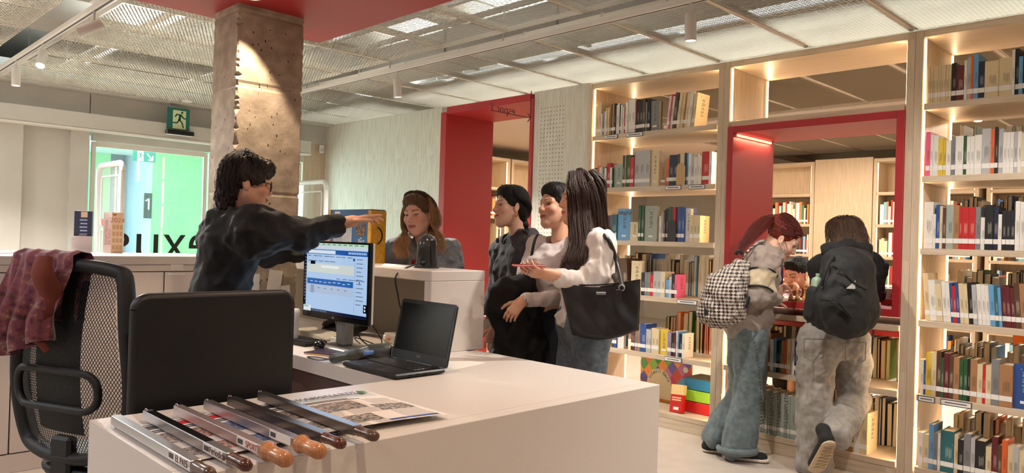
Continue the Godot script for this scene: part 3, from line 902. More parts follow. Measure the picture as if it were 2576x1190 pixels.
func build_bookcases() -> void:
	var b1 := bookcase("tall open oak bookcase next to the perforated wall panel", -3.826, -2.6405, SHELF)
	var b2 := bookcase("open oak bookcase built around the red window frame", -2.6395, -1.4505, [0.110, 0.512, 0.885, 2.142])
	var b3 := bookcase("tall open oak bookcase past the red window frame, holding blue and orange books", -1.4495, -0.262, SHELF)
	for a in [[b1, -3.7845, -2.682, 0.08, 2.42], [b3, -1.408, -0.304, 0.08, 2.42]]:
		var yc: float = a[3] + a[4] / 2
		for z in [-0.028, -0.525]:
			var zz := 0.35 if z > -0.1 else -0.35
			led(a[0], Vector3(a[1] + 0.004, yc, z), a[4], Vector3(1, 0, -zz))
			led(a[0], Vector3(a[2] - 0.004, yc, z), a[4], Vector3(-1, 0, -zz))
	for a in [[0.08, 0.80, 0.19], [2.145, 0.355, 0.12]]:
		for z in [-0.028, -0.525]:
			var zz := 0.35 if z > -0.1 else -0.35
			led(b2, Vector3(-2.594, a[0] + a[1] / 2, z), a[1], Vector3(1, 0, -zz), a[2])
			led(b2, Vector3(-1.496, a[0] + a[1] / 2, z), a[1], Vector3(-1, 0, -zz), a[2])
	shelf_label(b1, -3.59, 2.132, 0.126)
	shelf_label(b1, -3.37, 2.132, 0.15)
	shelf_label(b1, -3.02, 1.727, 0.13)
	shelf_label(b1, -2.83, 1.727, 0.13)
	shelf_label(b1, -2.88, 0.925, 0.16)
	shelf_label(b1, -2.98, 0.512, 0.14)
	shelf_label(b3, -1.345, 0.512, 0.085)
	shelf_label(b3, -1.20, 0.512, 0.15)
	# red window frame in the middle bookcase
	var f := thing("red_window_frame", "deep red frame around the pass-through opening between bookcases", "frame")
	box2("jamb", Vector3(-2.5975, 0.93, -0.565), Vector3(-2.555, 2.105, 0.014), M.red, f, 0.002)
	box2("jamb", Vector3(-1.535, 0.93, -0.565), Vector3(-1.4925, 2.105, 0.014), M.red, f, 0.002)
	box2("head", Vector3(-2.555, 2.06, -0.565), Vector3(-1.535, 2.105, 0.014), M.red, f, 0.002)
	box2("sill", Vector3(-2.555, 0.93, -0.565), Vector3(-1.535, 0.972, 0.014), M.red, f, 0.002)
	box("led_strip", Vector3(-2.549, 2.048, -0.27), Vector3(0.010, 0.016, 0.48), glow(Color(1.0, 0.60, 0.48), 3.2), f, 0.002)
	area(f, Vector3(-2.54, 2.038, -0.27), Vector3(0.25, -1, 0), Vector3.BACK, Vector2(0.012, 0.48), 0.18, WARM)
	var s2 := box2("red_shelf_board", Vector3(-2.58, 0.785, -0.56), Vector3(-1.51, 0.815, -0.30), sm(Color(0.72, 0.22, 0.22), 0.4), null, 0.002)
	tag(s2, "red board under the pass-through, behind the shelf edge", "board")

func far_bookcase(label: String, xf: Transform3D, w: float, h: float, tops: Array, group: String) -> Node3D:
	var b := thing("rear_bookcase", label, "bookcase", Vector3.ZERO, 0, group)
	b.transform = xf
	for s in [-1, 1]: box2("side_panel", Vector3(s * w / 2 - s * 0.04, 0, -0.34), Vector3(s * w / 2, h, 0), M.oak_v, b, 0.002)
	box2("back_panel", Vector3(-w / 2 + 0.04, 0.0, -0.36), Vector3(w / 2 - 0.04, h - 0.04, -0.34), M.oak_v, b, 0.0)
	for y in tops: box2("shelf", Vector3(-w / 2 + 0.04, y - 0.035, -0.335), Vector3(w / 2 - 0.04, y, -0.004), M.oak_h, b, 0.002)
	box2("top_board", Vector3(-w / 2 + 0.04, h - 0.04, -0.34), Vector3(w / 2 - 0.04, h, 0), M.oak_h, b, 0.002)
	for s in [-1, 1]:
		box("led_strip", Vector3(s * (w / 2 - 0.046), h / 2, -0.02), Vector3(0.006, h - 0.1, 0.012), glow(Color(1.0, 0.86, 0.64), 4.0), b, 0.0)
	area(b, Vector3(0, h / 2, -0.012), Vector3.FORWARD, Vector3.UP, Vector2(w - 0.15, h - 0.1), 0.55, WARM)
	return b
func add_colored(st: SurfaceTool, c: Vector3, s: Vector3, b: Basis, col: Color) -> void:
	st.set_color(col.srgb_to_linear())
	bx(st, c, s, b)
func build_rear_room() -> void:
	var g := "bookcases of the rear room"
	var tops := [0.10, 0.48, 0.86, 1.24, 1.62, 2.0]
	var st := S()
	var cases := []
	for a in [[-4.64, "lit oak bookcase at the back of the rear room, seen through the red frame"], [-2.83, "lit oak bookcase at the back of the rear room, past the plain oak panel"], [-1.66, "lit oak bookcase at the back of the rear room towards the right"]]:
		cases.append([far_bookcase(a[1], Transform3D(Basis.IDENTITY, Vector3(a[0], 0, -4.75)), 1.10, 2.40, tops, g), 1.10])
	for a in [[-2.0, "lit oak bookcase on the rear side wall next to the portal"], [-3.13, "lit oak bookcase on the rear side wall, second from the portal"]]:
		cases.append([far_bookcase(a[1], Transform3D(Basis(Vector3.UP, PI / 2), Vector3(-7.29, 0, a[0])), 1.10, 2.40, tops, g), 1.10])
	box2("rear_wall_panel", Vector3(-4.08, 0, -5.1), Vector3(-3.385, 2.42, -4.74), M.oak_v, null, 0.002).set_meta("kind", "structure")
	box2("rear_wall_infill", Vector3(-1.10, 0, -5.1), Vector3(1.4, 2.42, -4.75), M.oak_v, null, 0.002).set_meta("kind", "structure")
	var pal := [Color(0.85, 0.82, 0.76), Color(0.75, 0.70, 0.60), Color(0.55, 0.14, 0.12), Color(0.12, 0.14, 0.18), Color(0.20, 0.32, 0.50), Color(0.25, 0.42, 0.30), Color(0.90, 0.88, 0.85), Color(0.62, 0.45, 0.28), Color(0.45, 0.62, 0.72), Color(0.86, 0.5, 0.2)]
	for cs in cases:
		var xf: Transform3D = cs[0].transform
		for y in tops.slice(0, 5):
			var x := -0.48
			while x < 0.46:
				if rng.randf() < 0.05:
					x += rng.randf_range(0.05, 0.16)
					continue
				var w := rng.randf_range(0.014, 0.042)
				var h := rng.randf_range(0.18, 0.29)
				if x + w > 0.48: break
				add_colored(st, xf * Vector3(x + w / 2, y + h / 2 + 0.0005, -0.13), Vector3(w - 0.001, h, 0.18), xf.basis, pal[rng.randi() % pal.size()])
				add_colored(st, xf * Vector3(x + w / 2, y + 0.04, -0.0395), Vector3(w - 0.001, 0.025, 0.002), xf.basis, Color(0.9, 0.89, 0.86))
				x += w
	var vm := sm(Color.WHITE, 0.6)
	vm.vertex_color_use_as_albedo = true
	var o := obj("rear_room_books", st, vm)
	tag(o, "rows of assorted books filling the bookcases of the rear room", "books", "", "stuff")
	# reading table and chair in the rear room
	var t := thing("reading_table", "pale reading table in the rear room where the player sits", "table", Vector3(-2.45, 0, -0.92))
	box("table_top", Vector3(0, 0.735, 0), Vector3(1.2, 0.03, 0.6), M.white, t, 0.004)
	for sx in [-1, 1]:
		for sz in [-1, 1]: box("leg", Vector3(sx * 0.55, 0.36, sz * 0.26), Vector3(0.04, 0.72, 0.04), M.white_metal, t, 0.004)
	var ch := thing("shell_chair", "orange shell chair with pale metal legs behind the right bookcase", "chair", Vector3(-1.02, 0, -1.75), 0.5)
	var ss := S()
	for i in 8:
		for j in 6:
			var q := []
			for k in [[0, 0], [1, 0], [1, 1], [0, 1]]:
				var u: float = (i + k[0]) / 8.0
				var v: float = (j + k[1]) / 6.0 - 0.5
				var prof := Vector2(0.22, 0.44).lerp(Vector2(-0.18, 0.43), clampf(u * 2.0, 0, 1)) + Vector2(-0.10, 0.46) * clampf(u * 2.0 - 1.0, 0, 1)
				q.append(Vector3(v * 0.46, prof.y + v * v * 0.12, prof.x + v * v * 0.15 * clampf(u * 2.0 - 0.8, 0, 1)))
			var n: Vector3 = (q[2] - q[0]).cross(q[1] - q[0]).normalized()
			quad(ss, q[0], q[1], q[2], q[3], n)
			var dn := n * -0.008
			quad(ss, q[0] + dn, q[1] + dn, q[2] + dn, q[3] + dn, -n)
	obj("shell", ss, sm(Color(0.82, 0.42, 0.12), 0.5), ch)
	for sx in [-1, 1]:
		for sz in [-1, 1]:
			var ls := S()
			tube(ls, [Vector3(sx * 0.13, 0.43, sz * 0.12), Vector3(sx * 0.22, 0.015, sz * 0.22)], [0.012, 0.011], 8)
			var lg := obj("leg", ls, M.white_metal, ch)
			var fs := S()
			tube(fs, [Vector3(sx * 0.22, 0.015, sz * 0.22), Vector3(sx * 0.223, 0.0, sz * 0.223)], [0.014, 0.014], 8)
			obj("foot", fs, M.black, lg)
	var hp := thing("hanging_coat", "black coat slung over the orange shell chair", "coat", Vector3(-0.95, 0.47, -1.72), 0.5)
	put("cloth", field_mesh([["e", Vector3(-0.95, 0.53, -1.70), Vector3(0.19, 0.06, 0.17), Basis.IDENTITY, 0.02], ["e", Vector3(-0.90, 0.57, -1.80), Vector3(0.12, 0.06, 0.1), Basis.IDENTITY, 0.04]], 0.015, Vector3(-0.95, 0.47, -1.72), 0.02, Vector3(9, 9, 9)), M.black, hp).rotation.y = -0.5

# ================================================================ concrete column
func build_column() -> void:
	var c := thing("concrete_column", "bare cast concrete column with chipped corners and pour joints", "column", Vector3(-3.985, 0, 2.655))
	var hx := 0.155
	var hz := 0.19
	var joints := [0.94, 1.51, 2.08, 2.465]
	var rows := []
	var y := 0.0
	fn.seed = 77
	fn.frequency = 1.0
	fn.fractal_type = FastNoiseLite.FRACTAL_FBM
	fn.fractal_octaves = 3
	var ys := []
	while y < 2.4995:
		ys.append(y)
		y += 0.014
	ys.append(2.5)
	for yy in ys:
		var ins := 0.0
		for j in joints:
			if absf(yy - j) < 0.008: ins = 0.0035
		var ring := []
		for k in 4:
			var sx := 1.0 if k == 0 or k == 3 else -1.0
			var sz := 1.0 if k < 2 else -1.0
			var big := 1.0 if k == 0 else 0.45
			var ch := 0.006 + big * maxf(0.0, 0.006 + 0.026 * fn.get_noise_2d(yy * 22.0, k * 31.0))
			for t in 3:
				var a := float(t) / 2.0
				var dx := ch * (1.0 - a) if k % 2 == 0 else ch * a
				var dz := ch * a if k % 2 == 0 else ch * (1.0 - a)
				var rough := (0.004 * big * fn.get_noise_2d(yy * 90.0 + t * 7.0, k * 17.0)) if t == 1 else 0.0
				ring.append(Vector3(sx * (hx - ins - dz - rough), yy, sz * (hz - ins - dx - rough)))
		rows.append(ring)
	var st := S()
	st.set_smooth_group(-1)
	for i in rows.size() - 1:
		for k in 12:
			var a: Vector3 = rows[i][k]
			var b: Vector3 = rows[i][(k + 1) % 12]
			var cc: Vector3 = rows[i + 1][(k + 1) % 12]
			var d: Vector3 = rows[i + 1][k]
			var n := (b - a).cross(d - a).normalized()
			var out := Vector3((a.x + b.x) / 2, 0, (a.z + b.z) / 2)
			if n.dot(out) < 0: n = -n
			quad(st, a, b, cc, d, n)
	obj("shaft", st, M.concrete, c)
	# dark insides of blow holes painted as flat discs on both visible faces
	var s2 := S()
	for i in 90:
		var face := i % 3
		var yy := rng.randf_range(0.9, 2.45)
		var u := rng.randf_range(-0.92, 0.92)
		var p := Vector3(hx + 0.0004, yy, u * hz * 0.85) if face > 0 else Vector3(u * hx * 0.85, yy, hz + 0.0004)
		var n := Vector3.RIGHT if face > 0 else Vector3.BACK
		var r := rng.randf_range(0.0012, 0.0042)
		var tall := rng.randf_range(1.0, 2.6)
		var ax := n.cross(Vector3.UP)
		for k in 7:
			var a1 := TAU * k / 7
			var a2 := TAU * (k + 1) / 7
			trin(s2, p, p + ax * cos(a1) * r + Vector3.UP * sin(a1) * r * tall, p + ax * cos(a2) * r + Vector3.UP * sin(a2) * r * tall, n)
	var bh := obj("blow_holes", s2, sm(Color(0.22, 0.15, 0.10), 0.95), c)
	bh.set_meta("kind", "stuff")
	for k in 3:
		var nt := box("taped_notice", Vector3(-3.985 + 0.1575, [0.98, 1.02, 0.93][k], [2.74, 2.60, 2.53][k]), Vector3(0.001, [0.20, 0.16, 0.17][k], [0.11, 0.08, 0.06][k]), M.paper, null, 0.0, Basis(Vector3.RIGHT, [0.0, -0.12, 0.1][k]))
		tag(nt, ["tall white paper notice taped to the concrete column", "tilted white paper notice taped to the concrete column", "narrow white paper note at the column edge"][k], "notice", "paper notices taped to the column")

# ================================================================ chairs
var CHAIR := Transform3D(Basis(Vector3.UP, 0.42), Vector3(-2.93, 0, 3.66))
func build_chairs() -> void:
	var blk := sm(Color(0.016, 0.015, 0.017), 0.6)
	var c := thing("mesh_chair", "black mesh-back office chair with lumbar loop at the desk end", "office chair", CHAIR.origin)
	c.transform = CHAIR
	# back frame: rounded trapezoid loop in the xy plane, gently curved in z
	var outline := [[-0.17, 1.16], [0.0, 1.175], [0.17, 1.16], [0.215, 1.12], [0.245, 0.95], [0.262, 0.80], [0.255, 0.70], [0.225, 0.585], [0.17, 0.545], [0.0, 0.525], [-0.17, 0.545], [-0.225, 0.585], [-0.255, 0.70], [-0.262, 0.80], [-0.245, 0.95], [-0.215, 1.12], [-0.17, 1.16]]
	var bend := func(x: float, y: float) -> Vector3: return Vector3(x, y, 0.22 - 0.9 * x * x - 0.16 * pow((y - 0.78) * 1.6, 2) + (y - 0.55) * 0.06)
	var loop := []
	for o in spline(outline.map(func(o): return Vector2(o[0], o[1])), 4): loop.append(bend.call(o.x, o.y))
	var st := S()
	tube(st, loop, 0.033, 10, 0.7)
	obj("back_frame", st, blk, c)
	var ms := S()
	var inside := func(x: float, y: float) -> bool:
		var w := lerpf(0.19, 0.245, clampf((1.12 - y) / 0.35, 0, 1)) if y > 0.7 else lerpf(0.21, 0.245, (y - 0.55) / 0.15)
		return absf(x) < w
	for k in 2:
		for i in 120:
			var prev = null
			for j in 44:
				var y := 0.55 + 0.60 * j / 43.0
				var x := -0.62 + i * 0.0105 + (y - 0.55) * (0.6 if k == 0 else -0.6) + (0.0 if k == 0 else 0.36)
				if inside.call(x, y):
					var q: Vector3 = bend.call(x, y)
					if prev != null:
						var wv := Vector3(0.0018, 0, 0)
						quad(ms, prev - wv, prev + wv, q + wv, q - wv, Vector3.BACK)
					prev = q
				else: prev = null
	var mm := obj("back_mesh", ms, blk, c)
	mm.set_meta("kind", "stuff")
	var pst := S()
	for j in 12:
		for i in 6:
			var q := []
			for k in [[0, 0], [1, 0], [1, 1], [0, 1]]:
				var v: float = (j + k[1]) / 12.0
				q.append(bend.call(-0.19 + 0.25 * (i + k[0]) / 6.0, 0.60 + 0.52 * v) + Vector3(0, 0, -0.035))
			quad(pst, q[0], q[1], q[2], q[3], Vector3.BACK)
	obj("back_pad", pst, blk, c)
	var lst := S()
	var lp := []
	for p in rrect(0.37, 0.125, 0.055, 6): lp.append(bend.call(p.x, 0.765 + p.y) + Vector3(0, 0, 0.03))
	lp.append(lp[0])
	tube(lst, lp, 0.013, 8)
	obj("lumbar_loop", lst, blk, c)
	put("seat", field_mesh([["e", Vector3(0, 0.475, -0.04), Vector3(0.26, 0.05, 0.26), Basis.IDENTITY, 0.03], ["c", Vector3(-0.15, 0.475, -0.17), Vector3(0.15, 0.475, -0.17), 0.045, 0.045, 0.05]], 0.02, Vector3.ZERO), blk, c)
	box("back_arm", Vector3(0, 0.50, 0.20), Vector3(0.09, 0.20, 0.04), blk, c, 0.01)
	var gs := S()
	tube(gs, [Vector3(0, 0.10, -0.02), Vector3(0, 0.44, -0.02)], [0.025, 0.025], 14)
	obj("gas_column", gs, M.chrome, c)
	for k in 5:
		var a := TAU * k / 5 + 0.3
		var d := Vector3(cos(a), 0, sin(a))
		var bs := S()
		tube(bs, [Vector3(0, 0.12, -0.02), d * 0.28 + Vector3(0, 0.075, -0.02)], [0.028, 0.018], 8)
		var leg := obj("base_leg", bs, blk, c)
		var ws := S()
		tube(ws, [d * 0.28 + Vector3(-0.02, 0.03, -0.02), d * 0.28 + Vector3(0.02, 0.03, -0.02)], [0.03, 0.03], 12)
		obj("castor", ws, blk, leg)
	# scarf over the chair back
	var sc := thing("scarf", "mauve patterned scarf draped over the mesh chair back", "scarf")
	sc.transform = CHAIR * Transform3D(Basis.IDENTITY, Vector3(-0.08, 1.2, 0.24))
	var stx := noise_tex(256, 0.035, Color(0.20, 0.10, 0.12), Color(0.62, 0.42, 0.46), 31, 2)
	stx.color_ramp.colors = PackedColorArray([Color(0.16, 0.11, 0.12), Color(0.42, 0.20, 0.24), Color(0.46, 0.27, 0.34), Color(0.50, 0.24, 0.20), Color(0.55, 0.50, 0.46)])
	stx.color_ramp.offsets = PackedFloat32Array([0.0, 0.32, 0.5, 0.66, 0.9])
	var sm2 := sm(Color.WHITE, 0.9)
	sm2.rim_enabled = true
	sm2.rim = 0.4
	tri(sm2, stx, 3.2)
	var fold := func(k: int) -> ArrayMesh:
		var f := S()
		f.set_smooth_group(0)
		var nu := 34
		var nv := 26
		var g := []
		for j in nv + 1:
			var v := float(j) / nv
			var row := []
			for i in nu + 1:
				var u := float(i) / nu
				var cx := lerpf(-0.175, 0.125, u) - 0.01 * sin(v * 9.0)
				var wave := 0.022 * sin(u * 21.0 + v * 3.0 + k) + 0.014 * sin(u * 43.0 - v * 5.0)
				var tt := v * 1.0
				var drop := 0.30 + 0.03 * sin(u * 5.0 + k)
				# v: front hang, over the frame, back hang
				var y := 1.205 - absf(tt - 0.42) * 0.0
				var z := 0.0
				var s := (tt - 0.34) / 0.66
				if tt < 0.28:
					y = 1.20 - (0.28 - tt) / 0.28 * 0.22
					z = -0.045 + wave * 0.6
				elif tt < 0.40:
					var a := (tt - 0.28) / 0.12 * PI
					y = 1.20 + 0.02 * sin(a) + wave * 0.15
					z = -0.045 * cos(a)
				else:
					var q := (tt - 0.40) / 0.60
					y = 1.20 - q * drop
					z = 0.045 + wave * (0.4 + q) + 0.03 * q
				row.append(Vector3(cx + 0.02 * (v - 0.4) * sin(u * 4.0), y - 1.2, z + bend.call(cx, minf(y, 1.17)).z - 0.24 + 0.006))
			g.append(row)
		for j in nv:
			for i in nu:
				for t in [[0, 0], [1, 0], [1, 1], [0, 0], [1, 1], [0, 1]]:
					f.add_vertex(g[j + t[1]][i + t[0]])
		f.generate_normals()
		return f.commit()
	put("cloth", fold.call(0), sm2, sc)
	var roll := S()
	var rp := []
	for j in 14: rp.append(Vector3(0.085 + 0.02 * sin(j * 0.5), 0.0 - j * 0.0235, 0.055 + 0.02 * sin(j * 0.8)))
	tube(roll, rp, range(14).map(func(j): return 0.024 + 0.014 * sin(j * 0.35)), 10, 0.35)
	var sm3 := sm(Color(0.42, 0.19, 0.14), 0.9)
	obj("inner_fold", roll, sm3, sc)
	# black upholstered chair
	var d2 := thing("upholstered_chair", "black upholstered chair with a plain square back behind the newspapers", "chair", Vector3(-2.47, 0, 3.50))
	var lm := tri(sm(Color.WHITE, 0.5), noise_tex(128, 0.2, Color(0.018, 0.016, 0.016), Color(0.026, 0.023, 0.023), 14), 9.0)
	var rb := S()
	prism(rb, rrect(0.515, 0.60, 0.03), 0.042, Transform3D(Basis(Vector3.UP, PI / 2), Vector3(0.008, 0.785, 0)))
	obj("backrest", rb, lm, d2)
	var eb := S()
	var ep := []
	for p in rrect(0.507, 0.592, 0.03): ep.append(Vector3(0.008, 0.785 + p.y, p.x))
	ep.append(ep[0])
	tube(eb, ep, 0.022, 8)
	obj("edge_welt", eb, lm, d2)
	box("seat", Vector3(-0.26, 0.50, 0.0), Vector3(0.48, 0.075, 0.50), lm, d2, 0.03)
	for sx in [-1, 1]:
		for sz in [-1, 1]:
			var ls := S()
			tube(ls, [Vector3(-0.25 + sx * 0.2, 0.48, sz * 0.21), Vector3(-0.25 + sx * 0.21, 0.0, sz * 0.22)], [0.013, 0.013], 8)
			obj("leg", ls, M.black, d2)

# ================================================================ things on the desk
func ui_texture() -> ImageTexture:
	var im := Image.create(560, 360, false, Image.FORMAT_RGB8)
	im.fill(Color(0.72, 0.83, 0.97))
	im.fill_rect(Rect2i(0, 0, 560, 14), Color(0.76, 0.90, 0.78))
	im.fill_rect(Rect2i(0, 14, 560, 16), Color(0.84, 0.88, 0.92))
	for i in 11: im.fill_rect(Rect2i(20 + i * 48, 4, 26, 5), Color(0.42, 0.55, 0.52))
	im.fill_rect(Rect2i(22, 34, 538, 24), Color(0.10, 0.36, 0.68))
	im.fill_rect(Rect2i(36, 37, 250, 18), Color(0.90, 0.94, 0.98))
	for i in 11: im.fill_rect(Rect2i(400 + i * 14, 40, 8, 11), Color(0.85, 0.92, 1.0))
	im.fill_rect(Rect2i(0, 34, 20, 326), Color(0.05, 0.07, 0.13))
	for i in 16: im.fill_rect(Rect2i(6, 42 + i * 17, 8, 6), Color(0.55, 0.60, 0.66))
	im.fill_rect(Rect2i(456, 66, 1, 270), Color(0.35, 0.45, 0.62))
	im.fill_rect(Rect2i(30, 108, 420, 46), Color(0.85, 0.88, 0.86))
	im.fill_rect(Rect2i(160, 116, 160, 12), Color(0.96, 0.97, 0.98))
	im.fill_rect(Rect2i(58, 94, 44, 18), Color(0.03, 0.05, 0.10))
	im.fill_rect(Rect2i(440, 70, 16, 13), Color(0.10, 0.36, 0.68))
	im.fill_rect(Rect2i(30, 186, 416, 30), Color(0.12, 0.40, 0.72))
	im.fill_rect(Rect2i(30, 216, 416, 46), Color(0.72, 0.79, 0.90))
	var r := RandomNumberGenerator.new()
	r.seed = 5
	for a in [[30, 66, 8, 380], [30, 92, 5, 300], [300, 176, 6, 440]]:
		var x: int = a[0]
		for i in a[2]:
			im.fill_rect(Rect2i(x, a[1], 30 + r.randi() % 20, 4), Color(0.40, 0.48, 0.60))
			x += 52
	for i in 9: im.fill_rect(Rect2i(60 + i * 42, 197 + r.randi() % 6, 24, 4), Color(0.80, 0.88, 0.97))
	for i in 7: im.fill_rect(Rect2i(64, 222 + i * 6, 34, 3), Color(0.45, 0.50, 0.60))
	for i in 5: im.fill_rect(Rect2i(130 + i * 60, 232, 20, 3), Color(0.35, 0.40, 0.50))
	for i in 12: im.fill_rect(Rect2i(470, 72 + i * 20, 40 + r.randi() % 24, 4), Color(0.42, 0.50, 0.62))
	im.fill_rect(Rect2i(494, 180, 8, 16), Color(0.35, 0.43, 0.55))
	im.fill_rect(Rect2i(70, 346, 490, 14), Color(0.04, 0.09, 0.22))
	im.fill_rect(Rect2i(0, 330, 72, 30), Color(0.90, 0.94, 0.97))
	im.fill_rect(Rect2i(4, 334, 44, 5), Color(0.40, 0.75, 0.50))
	for i in 9: im.fill_rect(Rect2i(82 + i * 16, 350, 7, 6), Color(0.55, 0.75, 0.9))
	im.fill_rect(Rect2i(534, 290, 26, 40), Color(0.03, 0.05, 0.12))
	for i in 2: im.fill_rect(Rect2i(541, 297 + i * 16, 11, 10), Color(0.92, 0.95, 1.0))
	return ImageTexture.create_from_image(im)

func cable(called: String, pts: Array, r: float, m: Material, label: String, parent: Node = null, group := "") -> void:
	var st := S()
	tube(st, spline(pts, 6), r, 6)
	var o := obj(called, st, m, parent)
	if parent == null: tag(o, label, "cable", group)

func build_desk_things() -> void:
	var V := func(x, y, z): return Vector3(x, y, z)
	# flat monitor
	var mo := thing("monitor", "lit desktop monitor showing a blue catalogue page", "monitor", Vector3(-3.155, 0.75, 2.64))
	box2("bezel", V.call(-0.292, 0.142, -0.02), V.call(0.292, 0.520, 0.0), M.black_gloss, mo, 0.004)
	var scr := sm(Color(0.02, 0.02, 0.02), 0.15)
	scr.emission_enabled = true
	scr.emission = Color.WHITE
	scr.emission_operator = BaseMaterial3D.EMISSION_OP_MULTIPLY
	scr.emission_texture = ui_texture()
	scr.emission_energy_multiplier = 0.85
	var ss := S()
	quad(ss, V.call(-0.279, 0.172, 0.001), V.call(-0.279, 0.510, 0.001), V.call(0.279, 0.510, 0.001), V.call(0.279, 0.172, 0.001), Vector3.BACK)
	obj("screen", ss, scr, mo)
	area(mo, V.call(0, 0.34, 0.006), Vector3.BACK, Vector3.UP, Vector2(0.55, 0.33), 0.10, Color(0.75, 0.86, 1.0))
	box2("rear_shell", V.call(-0.287, 0.147, -0.034), V.call(0.287, 0.516, -0.02), M.white, mo, 0.004)
	text("logo", "LG", 0.012, sm(Color(0.7, 0.7, 0.7), 0.4), mo, Transform3D(Basis.IDENTITY, V.call(0.0, 0.157, 0.001)), 0.001)
	box2("neck", V.call(-0.035, 0.02, -0.10), V.call(0.035, 0.30, -0.036), sm(Color(0.50, 0.50, 0.49), 0.4), mo, 0.01)
	box2("foot", V.call(-0.14, 0.0, -0.17), V.call(0.14, 0.018, 0.02), sm(Color(0.55, 0.55, 0.54), 0.4), mo, 0.006)
	# laptop
	var lp := thing("laptop", "open black laptop with a dark screen on the desk", "laptop", Vector3(-2.55, 0.75, 2.845))
	var lm := sm(Color(0.055, 0.055, 0.058), 0.42)
	box2("base", V.call(-0.188, 0.004, -0.25), V.call(0.188, 0.022, 0.0), lm, lp, 0.006)
	box2("palm_rest", V.call(-0.182, 0.022, -0.095), V.call(0.182, 0.0226, -0.006), sm(Color(0.075, 0.08, 0.09), 0.35), lp, 0.0)
	box2("trackpad", V.call(-0.075, 0.0226, -0.088), V.call(0.03, 0.0232, -0.012), sm(Color(0.09, 0.095, 0.11), 0.25), lp, 0.0)
	box2("keyboard_tray", V.call(-0.165, 0.022, -0.222), V.call(0.165, 0.0226, -0.103), M.black, lp, 0.0)
	var keyst := S()
	bx(keyst, Vector3(0, 0.002, 0), Vector3(0.0185, 0.004, 0.0175), Basis.IDENTITY, 0.0012)
	var keym := keyst.commit()
	var kmat := sm(Color(0.10, 0.10, 0.105), 0.35)
	for r in 6:
		for k in 15:
			if r == 5 and k > 3 and k < 9: continue
			var kk := put("key", keym, kmat, lp)
			kk.position = V.call(-0.152 + k * 0.0217, 0.0226, -0.213 + r * 0.0198)
	var sb := box2("space_bar", V.call(-0.075, 0.0226, -0.1225), V.call(0.037, 0.0266, -0.105), kmat, lp, 0.001)
	var lid := Node3D.new()
	lid.name = "lid"
	lp.add_child(lid, true)
	lid.transform = Transform3D(Basis(Vector3.RIGHT, -0.20), V.call(0, 0.018, -0.250))
	var ls := S()
	prism(ls, rrect(0.376, 0.262, 0.014), 0.009, Transform3D(Basis.IDENTITY, V.call(0, 0.134, -0.004)))
	obj("lid_shell", ls, lm, lid)
	var dk := sm(Color(0.028, 0.025, 0.024), 0.22)
	box("lid_screen", V.call(0, 0.146, 0.0008), V.call(0.350, 0.205, 0.001), dk, lid, 0.0)
	text("lid_logo", "DELL", 0.009, sm(Color(0.5, 0.5, 0.5), 0.4), lid, Transform3D(Basis.IDENTITY, V.call(0, 0.028, 0.0008)), 0.0008)
	box("webcam", V.call(0, 0.258, 0.0008), V.call(0.006, 0.004, 0.001), sm(Color(0.2, 0.2, 0.2), 0.2), lid, 0.0)
	for s in [-1, 1]: box("hinge", V.call(s * 0.12, 0.016, -0.248), V.call(0.05, 0.012, 0.012), M.black, lp, 0.003)
	for i in 3: box("port", V.call(0.1885, 0.013, -0.07 - i * 0.035), V.call(0.001, 0.006, 0.014), M.dark_gap, lp, 0.0)
	# barcode scanner lying on its side
	var sc := thing("barcode_scanner", "grey handheld barcode scanner with a blue trigger beside the laptop", "scanner", Vector3(-2.84, 0.75, 2.72))
	var gm := sm(Color(0.30, 0.32, 0.31), 0.38)
	var O := Vector3(-2.84, 0.75, 2.72)
	put("handle", field_mesh([["c", O + V.call(0.01, 0.024, 0.11), O + V.call(-0.005, 0.027, 0.0), 0.021, 0.019, 0.01], ["c", O + V.call(-0.005, 0.027, 0.0), O + V.call(-0.03, 0.032, -0.10), 0.020, 0.026, 0.03]], 0.006, O), gm, sc)
	put("head", field_mesh([["c", O + V.call(-0.03, 0.034, -0.10), O + V.call(0.045, 0.038, -0.135), 0.030, 0.036, 0.02]], 0.006, O), gm, sc)
	box("trigger", V.call(0.022, 0.034, -0.06), V.call(0.014, 0.02, 0.06), sm(Color(0.36, 0.52, 0.78), 0.3), sc, 0.006, Basis(Vector3.UP, 0.1))
	box("window", V.call(0.079, 0.038, -0.150), V.call(0.006, 0.05, 0.05), M.black_gloss, sc, 0.003, Basis(Vector3.UP, 0.43))
	cable("scanner_cable", [O + V.call(0.01, 0.02, 0.125), O + V.call(-0.08, 0.005, 0.13), O + V.call(-0.19, 0.004, 0.12), O + V.call(-0.16, 0.004, 0.09), O + V.call(-0.06, 0.004, 0.06), O + V.call(-0.12, 0.004, -0.06)], 0.0028, sm(Color(0.35, 0.36, 0.36), 0.5), "thin grey cable curling from the barcode scanner")
	# keyboard and mouse
	var kb := thing("keyboard", "black desktop keyboard lying under the lit monitor", "keyboard", Vector3(-3.54, 0.75, 2.64), 0.06)
	box("tray", V.call(0, 0.010, 0), V.call(0.44, 0.018, 0.13), M.black, kb, 0.004)
	var k2 := sm(Color(0.13, 0.14, 0.16), 0.35)
	for r in 5:
		for k in 20:
			var kk := put("key", keym, k2, kb)
			kk.position = V.call(-0.204 + k * 0.0214, 0.019, -0.05 + r * 0.0235)
	var ms := thing("mouse", "glossy black computer mouse beside the keyboard", "mouse", Vector3(-3.24, 0.75, 2.655), 0.9)
	var mo2 := Vector3(-3.24, 0.75, 2.655)
	put("shell", field_mesh([["c", mo2 + V.call(0, 0.012, -0.03), mo2 + V.call(0, 0.016, 0.025), 0.024, 0.028, 0.01], ["-c", mo2 + V.call(-0.1, -0.05, 0), mo2 + V.call(0.1, -0.05, 0), 0.05, 0.05, 0.004]], 0.005, mo2), M.black_gloss, ms)
